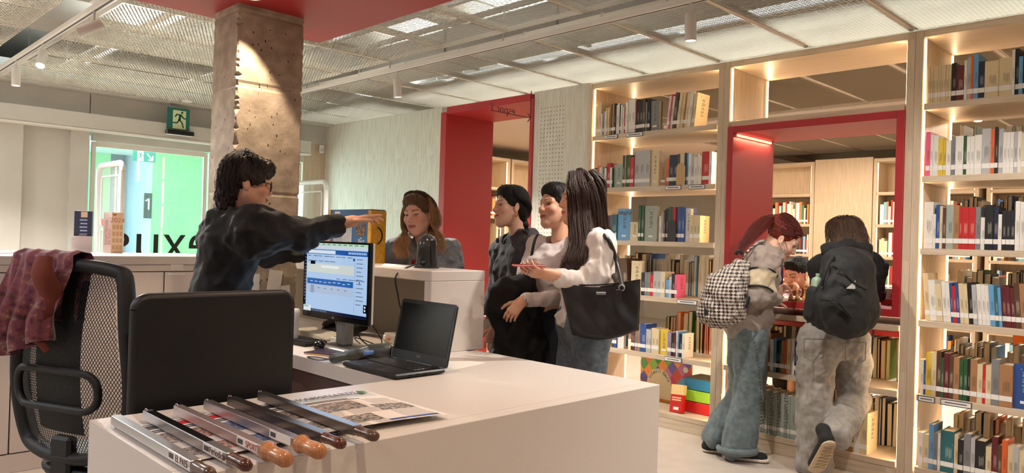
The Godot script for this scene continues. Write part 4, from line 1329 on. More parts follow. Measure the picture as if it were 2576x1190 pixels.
	box("wheel", V.call(0, 0.038, -0.03), V.call(0.006, 0.008, 0.016), sm(Color(0.2, 0.2, 0.2), 0.5), ms, 0.002)
	var mat := thing("plastic_folder", "purple plastic folder with a yellow edge under the scanner", "folder", Vector3(-3.03, 0.75, 2.66), 0.35)
	box("cover", V.call(0, 0.006, 0), V.call(0.30, 0.006, 0.19), sm(Color(0.23, 0.18, 0.26), 0.25), mat, 0.002)
	box("paper_stack", V.call(0, 0.0015, 0.005), V.call(0.29, 0.003, 0.185), M.paper, mat, 0.0)
	box("edge_strip", V.call(-0.01, 0.003, 0.097), V.call(0.26, 0.005, 0.006), sm(Color(0.75, 0.55, 0.20), 0.4), mat, 0.001)
	# small boxes and clutter behind
	var hub := thing("usb_hub", "small white boxed adapter beside the monitor foot", "adapter", Vector3(-3.36, 0.75, 2.46), 0.25)
	box("body", V.call(0, 0.014, 0), V.call(0.10, 0.028, 0.07), M.white, hub, 0.004)
	box("lid", V.call(0.01, 0.032, -0.005), V.call(0.09, 0.008, 0.06), sm(Color(0.75, 0.73, 0.68), 0.5), hub, 0.003)
	var ab := thing("network_box", "flat pale grey connection box with plugs under the counter shelf", "box", Vector3(-3.18, 0.75, 2.22), -0.2)
	box("body", V.call(0, 0.025, 0), V.call(0.17, 0.05, 0.12), sm(Color(0.66, 0.64, 0.60), 0.5), ab, 0.006)
	box("socket", V.call(-0.06, 0.028, 0.062), V.call(0.03, 0.022, 0.012), M.white, ab, 0.003)
	box("plug", V.call(-0.01, 0.026, 0.066), V.call(0.014, 0.014, 0.016), sm(Color(0.85, 0.45, 0.2), 0.4), ab, 0.003)
	var ph := thing("desk_phone", "black desk telephone in the shadow of the counter shelf", "telephone", Vector3(-3.62, 0.75, 2.28), 0.1)
	box("body", V.call(0, 0.035, 0), V.call(0.20, 0.05, 0.18), M.black, ph, 0.01, Basis(Vector3.RIGHT, 0.25))
	box("handset", V.call(-0.07, 0.075, 0.0), V.call(0.05, 0.035, 0.19), M.black, ph, 0.014, Basis(Vector3.RIGHT, 0.25))
	box("display", V.call(0.045, 0.072, -0.03), V.call(0.08, 0.004, 0.05), sm(Color(0.12, 0.16, 0.2), 0.2), ph, 0.001, Basis(Vector3.RIGHT, 0.25))
	var tray := thing("document_tray", "curved pale document riser behind the keyboard", "riser", Vector3(-3.63, 0.75, 2.44))
	var tp := PackedVector2Array([Vector2(-0.16, 0), Vector2(0.2, 0), Vector2(0.2, 0.012), Vector2(0.05, 0.028), Vector2(-0.16, 0.032)])
	var ts := S()
	prism(ts, tp, 0.14)
	obj("slab", ts, sm(Color(0.72, 0.71, 0.67), 0.5), tray)
	var jar := thing("rubber_band_jar", "small clear glass jar of rubber bands by the keyboard", "jar", Vector3(-3.725, 0.75, 2.60))
	var js := S()
	lathe(js, [Vector2(0.0, 0.003), Vector2(0.028, 0.003), Vector2(0.032, 0.01), Vector2(0.032, 0.09), Vector2(0.029, 0.09), Vector2(0.029, 0.012), Vector2(0, 0.008)])
	obj("glass", js, M.glass, jar)
	for i in 5:
		var bs := S()
		var bp := []
		for k in 11: bp.append(V.call(cos(TAU * k / 10) * 0.024, 0.02 + i * 0.012 + 0.004 * sin(k + i), sin(TAU * k / 10) * 0.024))
		tube(bs, bp, 0.0025, 5)
		obj("rubber_band", bs, sm([Color(0.75, 0.45, 0.25), Color(0.8, 0.7, 0.5), Color(0.6, 0.3, 0.2)][i % 3], 0.6), jar)
	# bottle and cup behind the chair back
	var bo := thing("steel_bottle", "navy blue steel drinking bottle with black loop lid", "bottle", Vector3(-3.58, 0.75, 2.715))
	var b1 := S()
	lathe(b1, [Vector2(0, 0.0), Vector2(0.034, 0.0), Vector2(0.036, 0.006), Vector2(0.036, 0.155), Vector2(0.030, 0.180), Vector2(0.024, 0.190), Vector2(0, 0.190)], Transform3D.IDENTITY, 24)
	obj("body", b1, sm(Color(0.07, 0.08, 0.26), 0.35, 0.2), bo)
	var b2 := S()
	lathe(b2, [Vector2(0.0235, 0.188), Vector2(0.0235, 0.200), Vector2(0, 0.200)], Transform3D.IDENTITY, 24)
	obj("collar", b2, M.chrome, bo)
	var b3 := S()
	lathe(b3, [Vector2(0.0265, 0.198), Vector2(0.0275, 0.222), Vector2(0.024, 0.228), Vector2(0, 0.228)], Transform3D.IDENTITY, 24)
	obj("lid", b3, M.black, bo)
	var cu := thing("takeaway_cup", "small white lidded cup next to the navy bottle", "cup", Vector3(-3.50, 0.75, 2.66))
	var c1 := S()
	lathe(c1, [Vector2(0, 0), Vector2(0.026, 0), Vector2(0.033, 0.15), Vector2(0, 0.15)])
	obj("cup_body", c1, M.white, cu)
	var c2 := S()
	lathe(c2, [Vector2(0.035, 0.148), Vector2(0.036, 0.160), Vector2(0.030, 0.170), Vector2(0, 0.170)])
	obj("lid", c2, M.white, cu)
	# cables behind the monitor
	var P := func(x, y, z): return Vector3(x, 0.75 + y, z)
	cable("monitor_cable", [P.call(-2.98, 0.16, 2.56), P.call(-2.95, 0.06, 2.50), P.call(-3.05, 0.004, 2.47), P.call(-3.2, 0.004, 2.44), P.call(-3.3, 0.03, 2.42), P.call(-3.22, 0.004, 2.36)], 0.003, M.black, "black cable looping from the monitor to the connection box", null, "black cables behind the monitor")
	cable("monitor_cable", [P.call(-3.10, 0.15, 2.56), P.call(-3.09, 0.05, 2.52), P.call(-3.0, 0.004, 2.46), P.call(-2.92, 0.05, 2.42), P.call(-2.88, 0.11, 2.40), P.call(-2.90, 0.004, 2.36), P.call(-3.10, 0.004, 2.34)], 0.003, M.black, "black cable arching up behind the monitor's edge", null, "black cables behind the monitor")
	cable("monitor_cable", [P.call(-3.30, 0.13, 2.54), P.call(-3.32, 0.05, 2.50), P.call(-3.36, 0.004, 2.40), P.call(-3.45, 0.004, 2.36)], 0.003, sm(Color(0.5, 0.5, 0.48), 0.5), "grey cable dropping behind the monitor", null, "black cables behind the monitor")
	cable("power_cable", [P.call(-2.93, 0.15, 2.10), P.call(-3.0, 0.10, 2.14), P.call(-3.06, 0.03, 2.20), P.call(-2.99, 0.02, 2.24), P.call(-2.90, 0.06, 2.22), P.call(-2.94, 0.02, 2.16), P.call(-3.1, 0.004, 2.28)], 0.004, M.black, "thick black power cable coiled under the counter shelf")
	cable("white_cable", [P.call(-3.10, 0.004, 2.30), P.call(-2.98, 0.006, 2.42), P.call(-2.86, 0.012, 2.48), P.call(-2.80, 0.02, 2.56), P.call(-2.77, 0.004, 2.58)], 0.0035, M.white, "white cable running to the back of the laptop")
	var sh := box("loose_sheet", V.call(-2.535, 0.7508, 2.44), V.call(0.21, 0.0008, 0.30), M.paper, null, 0.0, Basis(Vector3.UP, 0.25))
	tag(sh, "blank white sheet of paper behind the laptop", "sheet")
	# clutter strips
	for k in 4:
		var pen := S()
		tube(pen, [Vector3(-0.06, 0, 0), Vector3(0.06, 0, 0)], [0.004, 0.004], 8)
		var o := obj("pen", pen, sm([Color(0.9, 0.55, 0.3), Color(0.85, 0.84, 0.8), Color(0.2, 0.2, 0.22), Color(0.86, 0.5, 0.35)][k], 0.4))
		o.position = [V.call(-2.90, 0.7545, 2.40), V.call(-3.02, 0.7545, 2.52), V.call(-3.12, 0.7545, 2.50), V.call(-2.86, 0.7545, 2.50)][k]
		o.rotation.y = [0.3, 0.5, -0.3, 0.1][k]
		tag(o, ["orange pen lying behind the laptop by the counter", "white pen lying before the monitor foot", "dark pen lying before the monitor foot", "salmon marker lying next to the laptop screen"][k], "pen")

# ================================================================ newspapers on sticks
func news_tex(seed_: int, head: Color, photo: Color, blue: bool) -> ImageTexture:
	var im := Image.create(220, 300, false, Image.FORMAT_RGB8)
	im.fill(Color(0.86, 0.82, 0.79))
	var r := RandomNumberGenerator.new()
	r.seed = seed_
	im.fill_rect(Rect2i(8, 8, 204, 5), Color(0.25, 0.24, 0.26))
	im.fill_rect(Rect2i(8, 18, 190, 30), head)
	if blue: im.fill_rect(Rect2i(8, 18, 204, 34), Color(0.72, 0.75, 0.78))
	im.fill_rect(Rect2i(8, 58, 130, 8), Color(0.22, 0.21, 0.22))
	im.fill_rect(Rect2i(8, 70, 150, 8), Color(0.22, 0.21, 0.22))
	for q in [[10, 90, 120, 80], [140, 150, 70, 55], [20, 210, 90, 60]]:
		for y in range(q[1], q[1] + q[3], 5):
			for x in range(q[0], q[0] + q[2], 5):
				var v := r.randf()
				im.fill_rect(Rect2i(x, y, 5, 5), photo.lerp(Color(0.2, 0.17, 0.16) if v < 0.5 else Color(0.75, 0.68, 0.62), absf(v - 0.5) * 1.4))
	for c in 3:
		for l in 44:
			var y := 88 + l * 5
			if (c < 2 and y < 172) or (c == 2 and y > 145 and y < 208) or (c < 2 and y > 206 and y < 272): continue
			im.fill_rect(Rect2i(10 + c * 70, y, 55 + r.randi() % 9, 2), Color(0.50, 0.47, 0.46))
	if blue: im.fill_rect(Rect2i(110, 276, 100, 12), Color(0.15, 0.28, 0.55))
	else: im.fill_rect(Rect2i(120, 276, 90, 12), head)
	return ImageTexture.create_from_image(im)

func build_newspapers() -> void:
	var zs := [3.868, 3.785, 3.700, 3.612, 3.540, 3.442]
	var barc := [sm(Color(0.78, 0.79, 0.80), 0.35, 0.9), sm(Color(0.72, 0.73, 0.75), 0.3, 0.9), sm(Color(0.76, 0.70, 0.70), 0.35, 0.8), sm(Color(0.72, 0.68, 0.70), 0.3, 0.9), sm(Color(0.46, 0.43, 0.42), 0.25, 0.9), sm(Color(0.52, 0.50, 0.49), 0.25, 0.9)]
	var wood := [Color(0.30, 0.18, 0.12), Color(0.30, 0.10, 0.05), Color(0.74, 0.46, 0.26), Color(0.76, 0.48, 0.27), Color(0.34, 0.13, 0.06), Color(0.32, 0.20, 0.13)]
	var wname := ["dark brown", "glossy mahogany", "large pale beech", "large golden beech", "reddish brown", "walnut brown"]
	var bname := ["pale aluminium", "silver and black", "rosy silver", "mauve silver", "dark steel", "dull steel"]
	var heads := [Color(0.32, 0.30, 0.30), Color(0.72, 0.12, 0.16), Color(0.72, 0.10, 0.14), Color(0.20, 0.22, 0.24), Color(0.12, 0.12, 0.13), Color(0.25, 0.32, 0.42)]
	var phs := [Color(0.55, 0.50, 0.48), Color(0.62, 0.45, 0.40), Color(0.30, 0.36, 0.52), Color(0.28, 0.32, 0.46), Color(0.50, 0.45, 0.42), Color(0.55, 0.52, 0.50)]
	var lab := ["EL PAIS", "Periodico", "SPORT", "", "", ""]
	for k in 6:
		var z: float = zs[k]
		var y0 := 0.7504 + 0.0028 * k
		# newspaper: a folded stack that spreads away from its stick
		var n := thing("newspaper", "folded %s newspaper clamped in the %s stick" % [["grey", "red-headed", "sports", "blue-photo", "black-headed", "broad"][k], bname[k]], "newspaper", Vector3(-2.0, y0, z))
		var m := sm(Color.WHITE, 0.85)
		m.albedo_texture = news_tex(40 + k, heads[k], phs[k], k == 5)
		var w := 0.36 if k == 5 else 0.28
		for layer in 3:
			var st := S()
			st.set_smooth_group(0)
			var nu := 14
			var nv := 12
			var pts := []
			for j in nv + 1:
				var row := []
				for i in nu + 1:
					var u := float(i) / nu
					var v := float(j) / nv
					var x := -0.225 + 0.42 * u + layer * 0.006 + (0.03 * v if k == 5 else 0.0)
					var zz := 0.008 - w * v - layer * 0.004 * v
					var yy := 0.0006 + layer * 0.0007 + (0.010 * sin(v * PI) * (0.6 + 0.4 * sin(u * 7.0 + k)) if k == 5 else 0.004 * sin(v * PI)) * (0.5 + layer * 0.25)
					row.append([Vector3(x, yy, zz), Vector2(1.0 - v, u)])
				pts.append(row)
			for j in nv:
				for i in nu:
					for t in [[0, 0], [1, 0], [1, 1], [0, 0], [1, 1], [0, 1]]:
						var q = pts[j + t[1]][i + t[0]]
						st.set_uv(Vector2(1.0 - q[1].x, q[1].y))
						st.add_vertex(q[0])
			st.generate_normals()
			obj("sheet", st, m if layer == 2 else M.paper, n)
		if k == 5:
			text("masthead", "LAVANGUARDIA", 0.026, sm(Color(0.25, 0.33, 0.36), 0.8), n, Transform3D(Basis(Vector3(0.0, 0, -1), Vector3(-1, 0, 0), Vector3.UP), Vector3(-0.165, 0.0105, -0.17)), 0.0006, "Droid Serif")
			box("green_corner", Vector3(-0.165, 0.0095, -0.315), Vector3(0.03, 0.0006, 0.026), sm(Color(0.35, 0.62, 0.35), 0.8), n, 0.0)
		# stick
		var s := thing("newspaper_stick", "%s newspaper stick with a %s wooden handle" % [bname[k], wname[k]], "newspaper stick", Vector3(-1.98, y0 + 0.007, z))
		var bh := 0.026
		box("bar", Vector3(0, bh / 2, 0), Vector3(0.55, bh, 0.026), barc[k], s, 0.0015)
		if k == 1: box("top_strip", Vector3(-0.05, bh + 0.0006, 0), Vector3(0.40, 0.001, 0.022), sm(Color(0.06, 0.06, 0.07), 0.2), s, 0.0)
		if k < 4: box("paper_label", Vector3(0.20, bh / 2 + 0.001, 0.0134), Vector3(0.11, 0.020, 0.0008), M.paper, s, 0.0)
		if k < 4: box("barcode", Vector3(0.165, bh / 2 + 0.001, 0.0140), Vector3(0.028, 0.012, 0.0006), sm(Color(0.3, 0.28, 0.28), 0.7), s, 0.0)
		if lab[k]: text("stick_lettering", lab[k], 0.015, sm(Color(0.65, 0.08, 0.12) if k == 2 else Color(0.3, 0.1, 0.12), 0.6), s, Transform3D(Basis.IDENTITY, Vector3(0.225, bh / 2 + 0.001, 0.0142)), 0.0008)
		var hs := S()
		var hx := Transform3D(Basis(Vector3.BACK, -PI / 2), Vector3(0.274, bh / 2, 0))
		if k == 2 or k == 3:
			lathe(hs, [Vector2(0, 0), Vector2(0.017, 0), Vector2(0.0225, 0.006), Vector2(0.0235, 0.016), Vector2(0.0175, 0.028), Vector2(0.0185, 0.06), Vector2(0.0195, 0.095), Vector2(0.0165, 0.106), Vector2(0.008, 0.110), Vector2(0, 0.110)], hx, 22)
		else:
			lathe(hs, [Vector2(0, 0), Vector2(0.0135, 0), Vector2(0.0145, 0.01), Vector2(0.0125, 0.03), Vector2(0.0135, 0.05), Vector2(0.0150, 0.072), Vector2(0.0115, 0.086), Vector2(0.005, 0.091), Vector2(0, 0.091)], hx, 22)
		var hm := tri(sm(Color.WHITE, 0.22), grain(wood[k].lightened(0.15), wood[k].darkened(0.3), true, 60 + k), 9.0)
		hm.uv1_world_triplanar = false
		obj("handle", hs, hm, s)
		var rs := S()
		var rp := []
		for i in 17: rp.append(Vector3(-0.282 + cos(TAU * i / 16) * 0.013, bh * 0.6 + sin(TAU * i / 16) * 0.013, 0))
		tube(rs, rp, 0.0018, 6)
		obj("hanging_ring", rs, M.chrome, s)

# ================================================================ things on the tall counters
func build_counter_things() -> void:
	var V := func(x, y, z): return Vector3(x, y, z)
	# dark dome-headed device
	var d := thing("dome_scanner", "dark grey dome-headed scanner standing on the service counter", "scanner", Vector3(-3.10, 1.1445, 2.13))
	var g := sm(Color(0.15, 0.15, 0.155), 0.28)
	var s1 := S()
	lathe(s1, [Vector2(0, 0), Vector2(0.066, 0), Vector2(0.066, 0.008), Vector2(0.058, 0.012), Vector2(0.053, 0.05), Vector2(0.050, 0.105), Vector2(0.052, 0.108)], Transform3D.IDENTITY, 28)
	obj("base", s1, g, d)
	var s2 := S()
	lathe(s2, [Vector2(0.052, 0.109), Vector2(0.052, 0.120), Vector2(0.048, 0.140), Vector2(0.038, 0.160), Vector2(0.022, 0.173), Vector2(0, 0.177)], Transform3D.IDENTITY, 28)
	obj("dome", s2, sm(Color(0.24, 0.24, 0.24), 0.2), d)
	for s in [-1, 1]: box("side_arm", V.call(s * 0.055, 0.075, 0.0), V.call(0.010, 0.14, 0.03), g, d, 0.004, Basis(Vector3.BACK, s * 0.06))
	cable("lead", [V.call(0.035, 0.03, 0.055), V.call(0.035, 0.02, 0.10), V.call(0.034, -0.03, 0.212), V.call(0.05, -0.12, 0.215), V.call(0.09, -0.22, 0.20), V.call(0.15, -0.26, 0.1)], 0.0042, M.black, "", d)
	var ln := S()
	tube(ln, [V.call(0.035, 0.03, 0.045), V.call(0.035, 0.028, 0.066)], [0.013, 0.010], 12)
	obj("plug", ln, M.black, d)
	# archive box
	var b := thing("magazine_box", "blue and white printed cardboard box with a worn yellow end", "box", Vector3(-3.66, 1.144, 2.05))
	var blue := sm(Color(0.10, 0.33, 0.52), 0.5)
	var yel := tri(sm(Color.WHITE, 0.5), noise_tex(128, 0.05, Color(0.70, 0.50, 0.10), Color(0.82, 0.63, 0.18), 41), 5.0)
	box2("body", V.call(-0.46, 0, -0.05), V.call(-0.004, 0.312, 0.05), blue, b, 0.003)
	box2("end_panel", V.call(-0.005, 0, -0.052), V.call(0.004, 0.306, 0.052), yel, b, 0.002)
	box2("corner_tape", V.call(-0.03, 0, 0.0495), V.call(0.003, 0.306, 0.053), yel, b, 0.001)
	box2("corner_tape", V.call(-0.462, 0, 0.0495), V.call(-0.435, 0.312, 0.053), yel, b, 0.001)
	box2("text_panel", V.call(-0.40, 0.02, 0.0495), V.call(-0.20, 0.26, 0.0515), sm(Color(0.72, 0.74, 0.76), 0.6), b, 0.0)
	for i in 13: box2("print_line", V.call(-0.392 + i * 0.0145, 0.03, 0.0515), V.call(-0.387 + i * 0.0145, 0.25, 0.0519), sm(Color(0.45, 0.48, 0.52), 0.7), b, 0.0)
	box2("picture", V.call(-0.155, 0.155, 0.0495), V.call(-0.055, 0.225, 0.0515), tri(sm(Color.WHITE, 0.5), noise_tex(64, 0.06, Color(0.10, 0.07, 0.06), Color(0.55, 0.42, 0.34), 43), 9.0), b, 0.0)
	box2("barcode", V.call(-0.39, 0.265, 0.0495), V.call(-0.335, 0.30, 0.0515), M.paper, b, 0.0)
	for t in [["Evolucion", 0.0], ["y de Trabajo", -0.022], ["Relaciones", -0.044]]:
		text("side_lettering", t[0], 0.016, sm(Color(0.85, 0.88, 0.9), 0.5), b, Transform3D(Basis(Vector3(0, -1, 0), Vector3(1, 0, 0), Vector3.BACK), V.call(-0.075 + t[1], 0.085, 0.0505)), 0.001)
	var hs := S()
	var cres := PackedVector2Array()
	for i in 9:
		var a := lerpf(-1.15, 1.15, i / 8.0)
		cres.append(Vector2(cos(a) * 0.055 - 0.035, sin(a) * 0.055))
	for i in 9:
		var a := lerpf(1.15, -1.15, i / 8.0)
		cres.append(Vector2(cos(a) * 0.060 - 0.049, sin(a) * 0.0535))
	prism(hs, cres, 0.002, Transform3D(Basis(Vector3(0, 0, -1), Vector3.UP, Vector3.RIGHT), V.call(0.0045, 0.16, -0.01)))
	obj("handle_hole", hs, sm(Color(0.09, 0.06, 0.03), 0.8), b)
	# pinned sheets beside the column
	var pk := box("pink_sheet", V.call(-4.05, 1.215, 2.20), V.call(0.20, 0.14, 0.001), sm(Color(0.82, 0.62, 0.56), 0.8), null, 0.0, Basis(Vector3.RIGHT, -0.1))
	tag(pk, "pink printed sheet standing on the service counter behind the librarian", "sheet")
	# brochure stand
	var ac := sm(Color(0.95, 0.97, 1.0, 0.10), 0.03)
	ac.transparency = BaseMaterial3D.TRANSPARENCY_ALPHA
	var h := thing("brochure_holder", "clear acrylic holder with navy leaflets on the entrance counter", "holder", Vector3(-5.20, 1.144, 3.175), deg_to_rad(62))
	box2("front_plate", V.call(-0.058, 0.0, 0.036), V.call(0.058, 0.105, 0.039), ac, h, 0.0)
	box2("back_plate", V.call(-0.058, 0.0, -0.034), V.call(0.058, 0.26, -0.031), ac, h, 0.0)
	for s in [-1, 1]: box2("side_plate", V.call(s * 0.058, 0.0, -0.034), V.call(s * 0.061, 0.105, 0.039), ac, h, 0.0)
	box2("card_backing", V.call(-0.054, 0.003, 0.028), V.call(0.054, 0.103, 0.034), sm(Color(0.76, 0.68, 0.66), 0.6), h, 0.0)
	var lf := thing("leaflet_stack", "navy blue leaflets with a pale label in the acrylic holder", "leaflets", Vector3(-5.20, 1.148, 3.175), deg_to_rad(62))
	box2("leaflet", V.call(-0.049, 0.0, -0.02), V.call(0.049, 0.255, 0.012), sm(Color(0.09, 0.12, 0.24), 0.4), lf, 0.001)
	box2("pale_label", V.call(-0.012, 0.215, 0.012), V.call(0.024, 0.25, 0.013), sm(Color(0.72, 0.62, 0.52), 0.6), lf, 0.0)
	for i in 5: box2("print_line", V.call(-0.018 + 0.004 * (i % 2), 0.195 - i * 0.022, 0.012), V.call(0.024, 0.203 - i * 0.022, 0.0126), sm(Color(0.55, 0.60, 0.70), 0.6), lf, 0.0)
	box2("gold_lines", V.call(-0.026, 0.085, 0.012), V.call(0.024, 0.103, 0.0126), sm(Color(0.62, 0.55, 0.30), 0.6), lf, 0.0)
	# desk calendar: two visible faces of a triangular prism
	var c := thing("desk_calendar", "upright folded 2024 desk calendar with pink lettering on the entrance counter", "calendar", Vector3(-5.165, 1.144, 3.03))
	var pf := sm(Color(0.84, 0.75, 0.73), 0.6)
	var pk2 := sm(Color(0.78, 0.42, 0.42), 0.6)
	var br := sm(Color(0.62, 0.30, 0.18), 0.6)
	var bl := Basis(Vector3.UP, deg_to_rad(28))
	var brr := Basis(Vector3.UP, deg_to_rad(88))
	var e := V.call(0.02, 0.0, 0.0)
	var pl := Node3D.new()
	pl.name = "left_face"
	c.add_child(pl, true)
	pl.transform = Transform3D(bl, e)
	box2("card", V.call(-0.062, 0, -0.0015), V.call(0.0, 0.257, 0.0), pf, pl, 0.0)
	text("lettering", "Excel·lència", 0.022, pk2, pl, Transform3D(Basis(Vector3.UP, Vector3.LEFT, Vector3.BACK), V.call(-0.043, 0.13, 0.0)), 0.001)
	text("lettering", "és futur", 0.022, pk2, pl, Transform3D(Basis(Vector3.UP, Vector3.LEFT, Vector3.BACK), V.call(-0.017, 0.105, 0.0)), 0.001)
	var pr := Node3D.new()
	pr.name = "right_face"
	c.add_child(pr, true)
	pr.transform = Transform3D(brr, e)
	box2("card", V.call(0.0, 0, -0.0015), V.call(0.068, 0.257, 0.0), sm(Color(0.80, 0.68, 0.55), 0.6), pr, 0.0)
	text("year", "2024", 0.027, br, pr, Transform3D(Basis.IDENTITY, V.call(0.034, 0.208, 0.0)), 0.001)
	for i in 4:
		for j in 3: box2("month_grid", V.call(0.006 + j * 0.021, 0.025 + i * 0.042, 0.0), V.call(0.022 + j * 0.021, 0.052 + i * 0.042, 0.0006), sm(Color(0.70, 0.55, 0.42), 0.7), pr, 0.0)
	box2("logo", V.call(0.006, 0.238, 0.0), V.call(0.026, 0.248, 0.0006), br, pr, 0.0)
	var bk := Node3D.new()
	bk.name = "rear_face"
	c.add_child(bk, true)
	bk.transform = Transform3D(Basis(Vector3.UP, deg_to_rad(60)), V.call(-0.035, 0, 0.029))
	box2("card", V.call(-0.002, 0, -0.0015), V.call(0.112, 0.25, 0.0), pf, bk, 0.0)
	for k in 2:
		var lab := box("counter_label", V.call(-4.643, [1.078, 1.038][k], [2.81, 2.815][k]), V.call(0.002, [0.036, 0.013][k], [0.075, 0.10][k]), M.paper, null, 0.0)
		tag(lab, ["small white printed label stuck to the entrance counter", "narrow white label strip below the small printed label"][k], "label")
	var flat := box("magazine", V.call(-5.05, 1.1485, 3.75), V.call(0.35, 0.008, 0.65), sm(Color(0.78, 0.70, 0.68), 0.6), null, 0.002, Basis(Vector3.UP, 0.1))
	tag(flat, "flat pale printed sheets lying on the entrance counter", "papers")

# ================================================================ anti-theft gates
func build_gates() -> void:
	var white := sm(Color(0.85, 0.87, 0.86), 0.3)
	for k in 2:
		var g := thing("security_gate", ["rounded white library security gate before the glass doors by the wall post", "rounded white library security gate beside the concrete column"][k], "security gate", [Vector3(-5.64, 0, 2.90), Vector3(-5.76, 0, 1.30)][k])
		var W := 0.50
		var st := S()
		var lp := []
		for p in rrect(W, 1.70, 0.06, 6): lp.append(Vector3(p.x, 0.89 + p.y, 0))
		lp.append(lp[0])
		tube(st, lp, 0.020, 8)
		obj("loop_frame", st, white, g)
		box("pane", Vector3(0, 0.89, 0), Vector3(W - 0.03, 1.66, 0.008), M.glass, g, 0.0)
		for r in [[0.0, 1.49, 0.36, 0.34], [-0.10, 1.10, 0.16, 0.38], [0.10, 1.10, 0.16, 0.38], [0.0, 0.55, 0.36, 0.56]]:
			var s2 := S()
			var l2 := []
			for p in rrect(r[2], r[3], 0.02, 4): l2.append(Vector3(r[0] + p.x, r[1] + p.y, 0))
			l2.append(l2[0])
			tube(s2, l2, 0.006, 6)
			obj("inner_loop", s2, white, g)
		box("notice", Vector3(-0.06, 1.34, 0.006), Vector3(0.16, 0.05, 0.002), sm(Color(0.75, 0.30, 0.28), 0.6), g, 0.0)
		box("foot", Vector3(0, 0.02, 0), Vector3(W, 0.04, 0.10), white, g, 0.008)

# ================================================================ books
const PAL := {
	"w": ["white", Color(0.86, 0.84, 0.80)], "c": ["cream", Color(0.82, 0.74, 0.58)], "k": ["black", Color(0.055, 0.055, 0.06)], "g": ["grey", Color(0.46, 0.46, 0.46)],
	"s": ["silver", Color(0.68, 0.67, 0.66)], "b": ["blue", Color(0.12, 0.27, 0.52)], "l": ["azure", Color(0.36, 0.58, 0.76)], "n": ["navy", Color(0.06, 0.09, 0.19)],
	"t": ["teal", Color(0.12, 0.36, 0.38)], "e": ["green", Color(0.12, 0.30, 0.16)], "f": ["lime", Color(0.48, 0.62, 0.20)], "r": ["red", Color(0.70, 0.10, 0.10)],
	"d": ["maroon", Color(0.34, 0.07, 0.09)], "o": ["orange", Color(0.82, 0.35, 0.12)], "y": ["yellow", Color(0.83, 0.70, 0.22)], "p": ["purple", Color(0.38, 0.15, 0.30)],
	"u": ["brown", Color(0.31, 0.19, 0.12)], "a": ["tan", Color(0.62, 0.44, 0.28)], "i": ["pink", Color(0.84, 0.34, 0.48)], "v": ["lavender", Color(0.58, 0.52, 0.64)], "z": ["sage", Color(0.60, 0.63, 0.58)]}
var book_mat := {}
var book_cover: ArrayMesh
var book_pages: ArrayMesh
var book_label: ArrayMesh
var slab: ArrayMesh
func prepare_books() -> void:
	var r := RandomNumberGenerator.new()
	r.seed = 91
	for key in PAL:
		var c: Color = PAL[key][1]
		var im := Image.create(40, 160, false, Image.FORMAT_RGB8)
		for y in 160:
			for x in 40: im.set_pixel(x, y, c.lightened(r.randf() * 0.05).darkened(r.randf() * 0.05))
		var ink := Color(0.86, 0.83, 0.76) if c.get_luminance() < 0.32 else Color(0.20, 0.17, 0.17)
		# printed title: unreadable marks running up the spine
		var y := 26
		while y < 104:
			var n := 2 + r.randi() % 4
			for k in n:
				im.fill_rect(Rect2i(15 + r.randi() % 3, y + k * 4, 8 + r.randi() % 4, 2), c.lerp(ink, 0.75))
			y += n * 4 + 5
		for x in [12, 27]: im.fill_rect(Rect2i(x, 14, 2, 5), c.lerp(ink, 0.5))
		var m := sm(Color.WHITE, 0.42)
		m.albedo_texture = ImageTexture.create_from_image(im)
		book_mat[key] = m
	var st := S()
	bx(st, Vector3(0, 0.5, 0.485), Vector3(1, 1, 0.03))
	for s in [-1, 1]: bx(st, Vector3(s * 0.46, 0.5, -0.015), Vector3(0.08, 1, 0.97))
	book_cover = st.commit()
	var s2 := S()
	bx(s2, Vector3(0, 0.495, -0.015), Vector3(0.84, 0.97, 0.95))
	book_pages = s2.commit()
	var s3 := S()
	bx(s3, Vector3(0, 0, 0), Vector3(1, 1, 1))
	book_label = s3.commit()
	M.pages = sm(Color(0.80, 0.74, 0.62), 0.85)
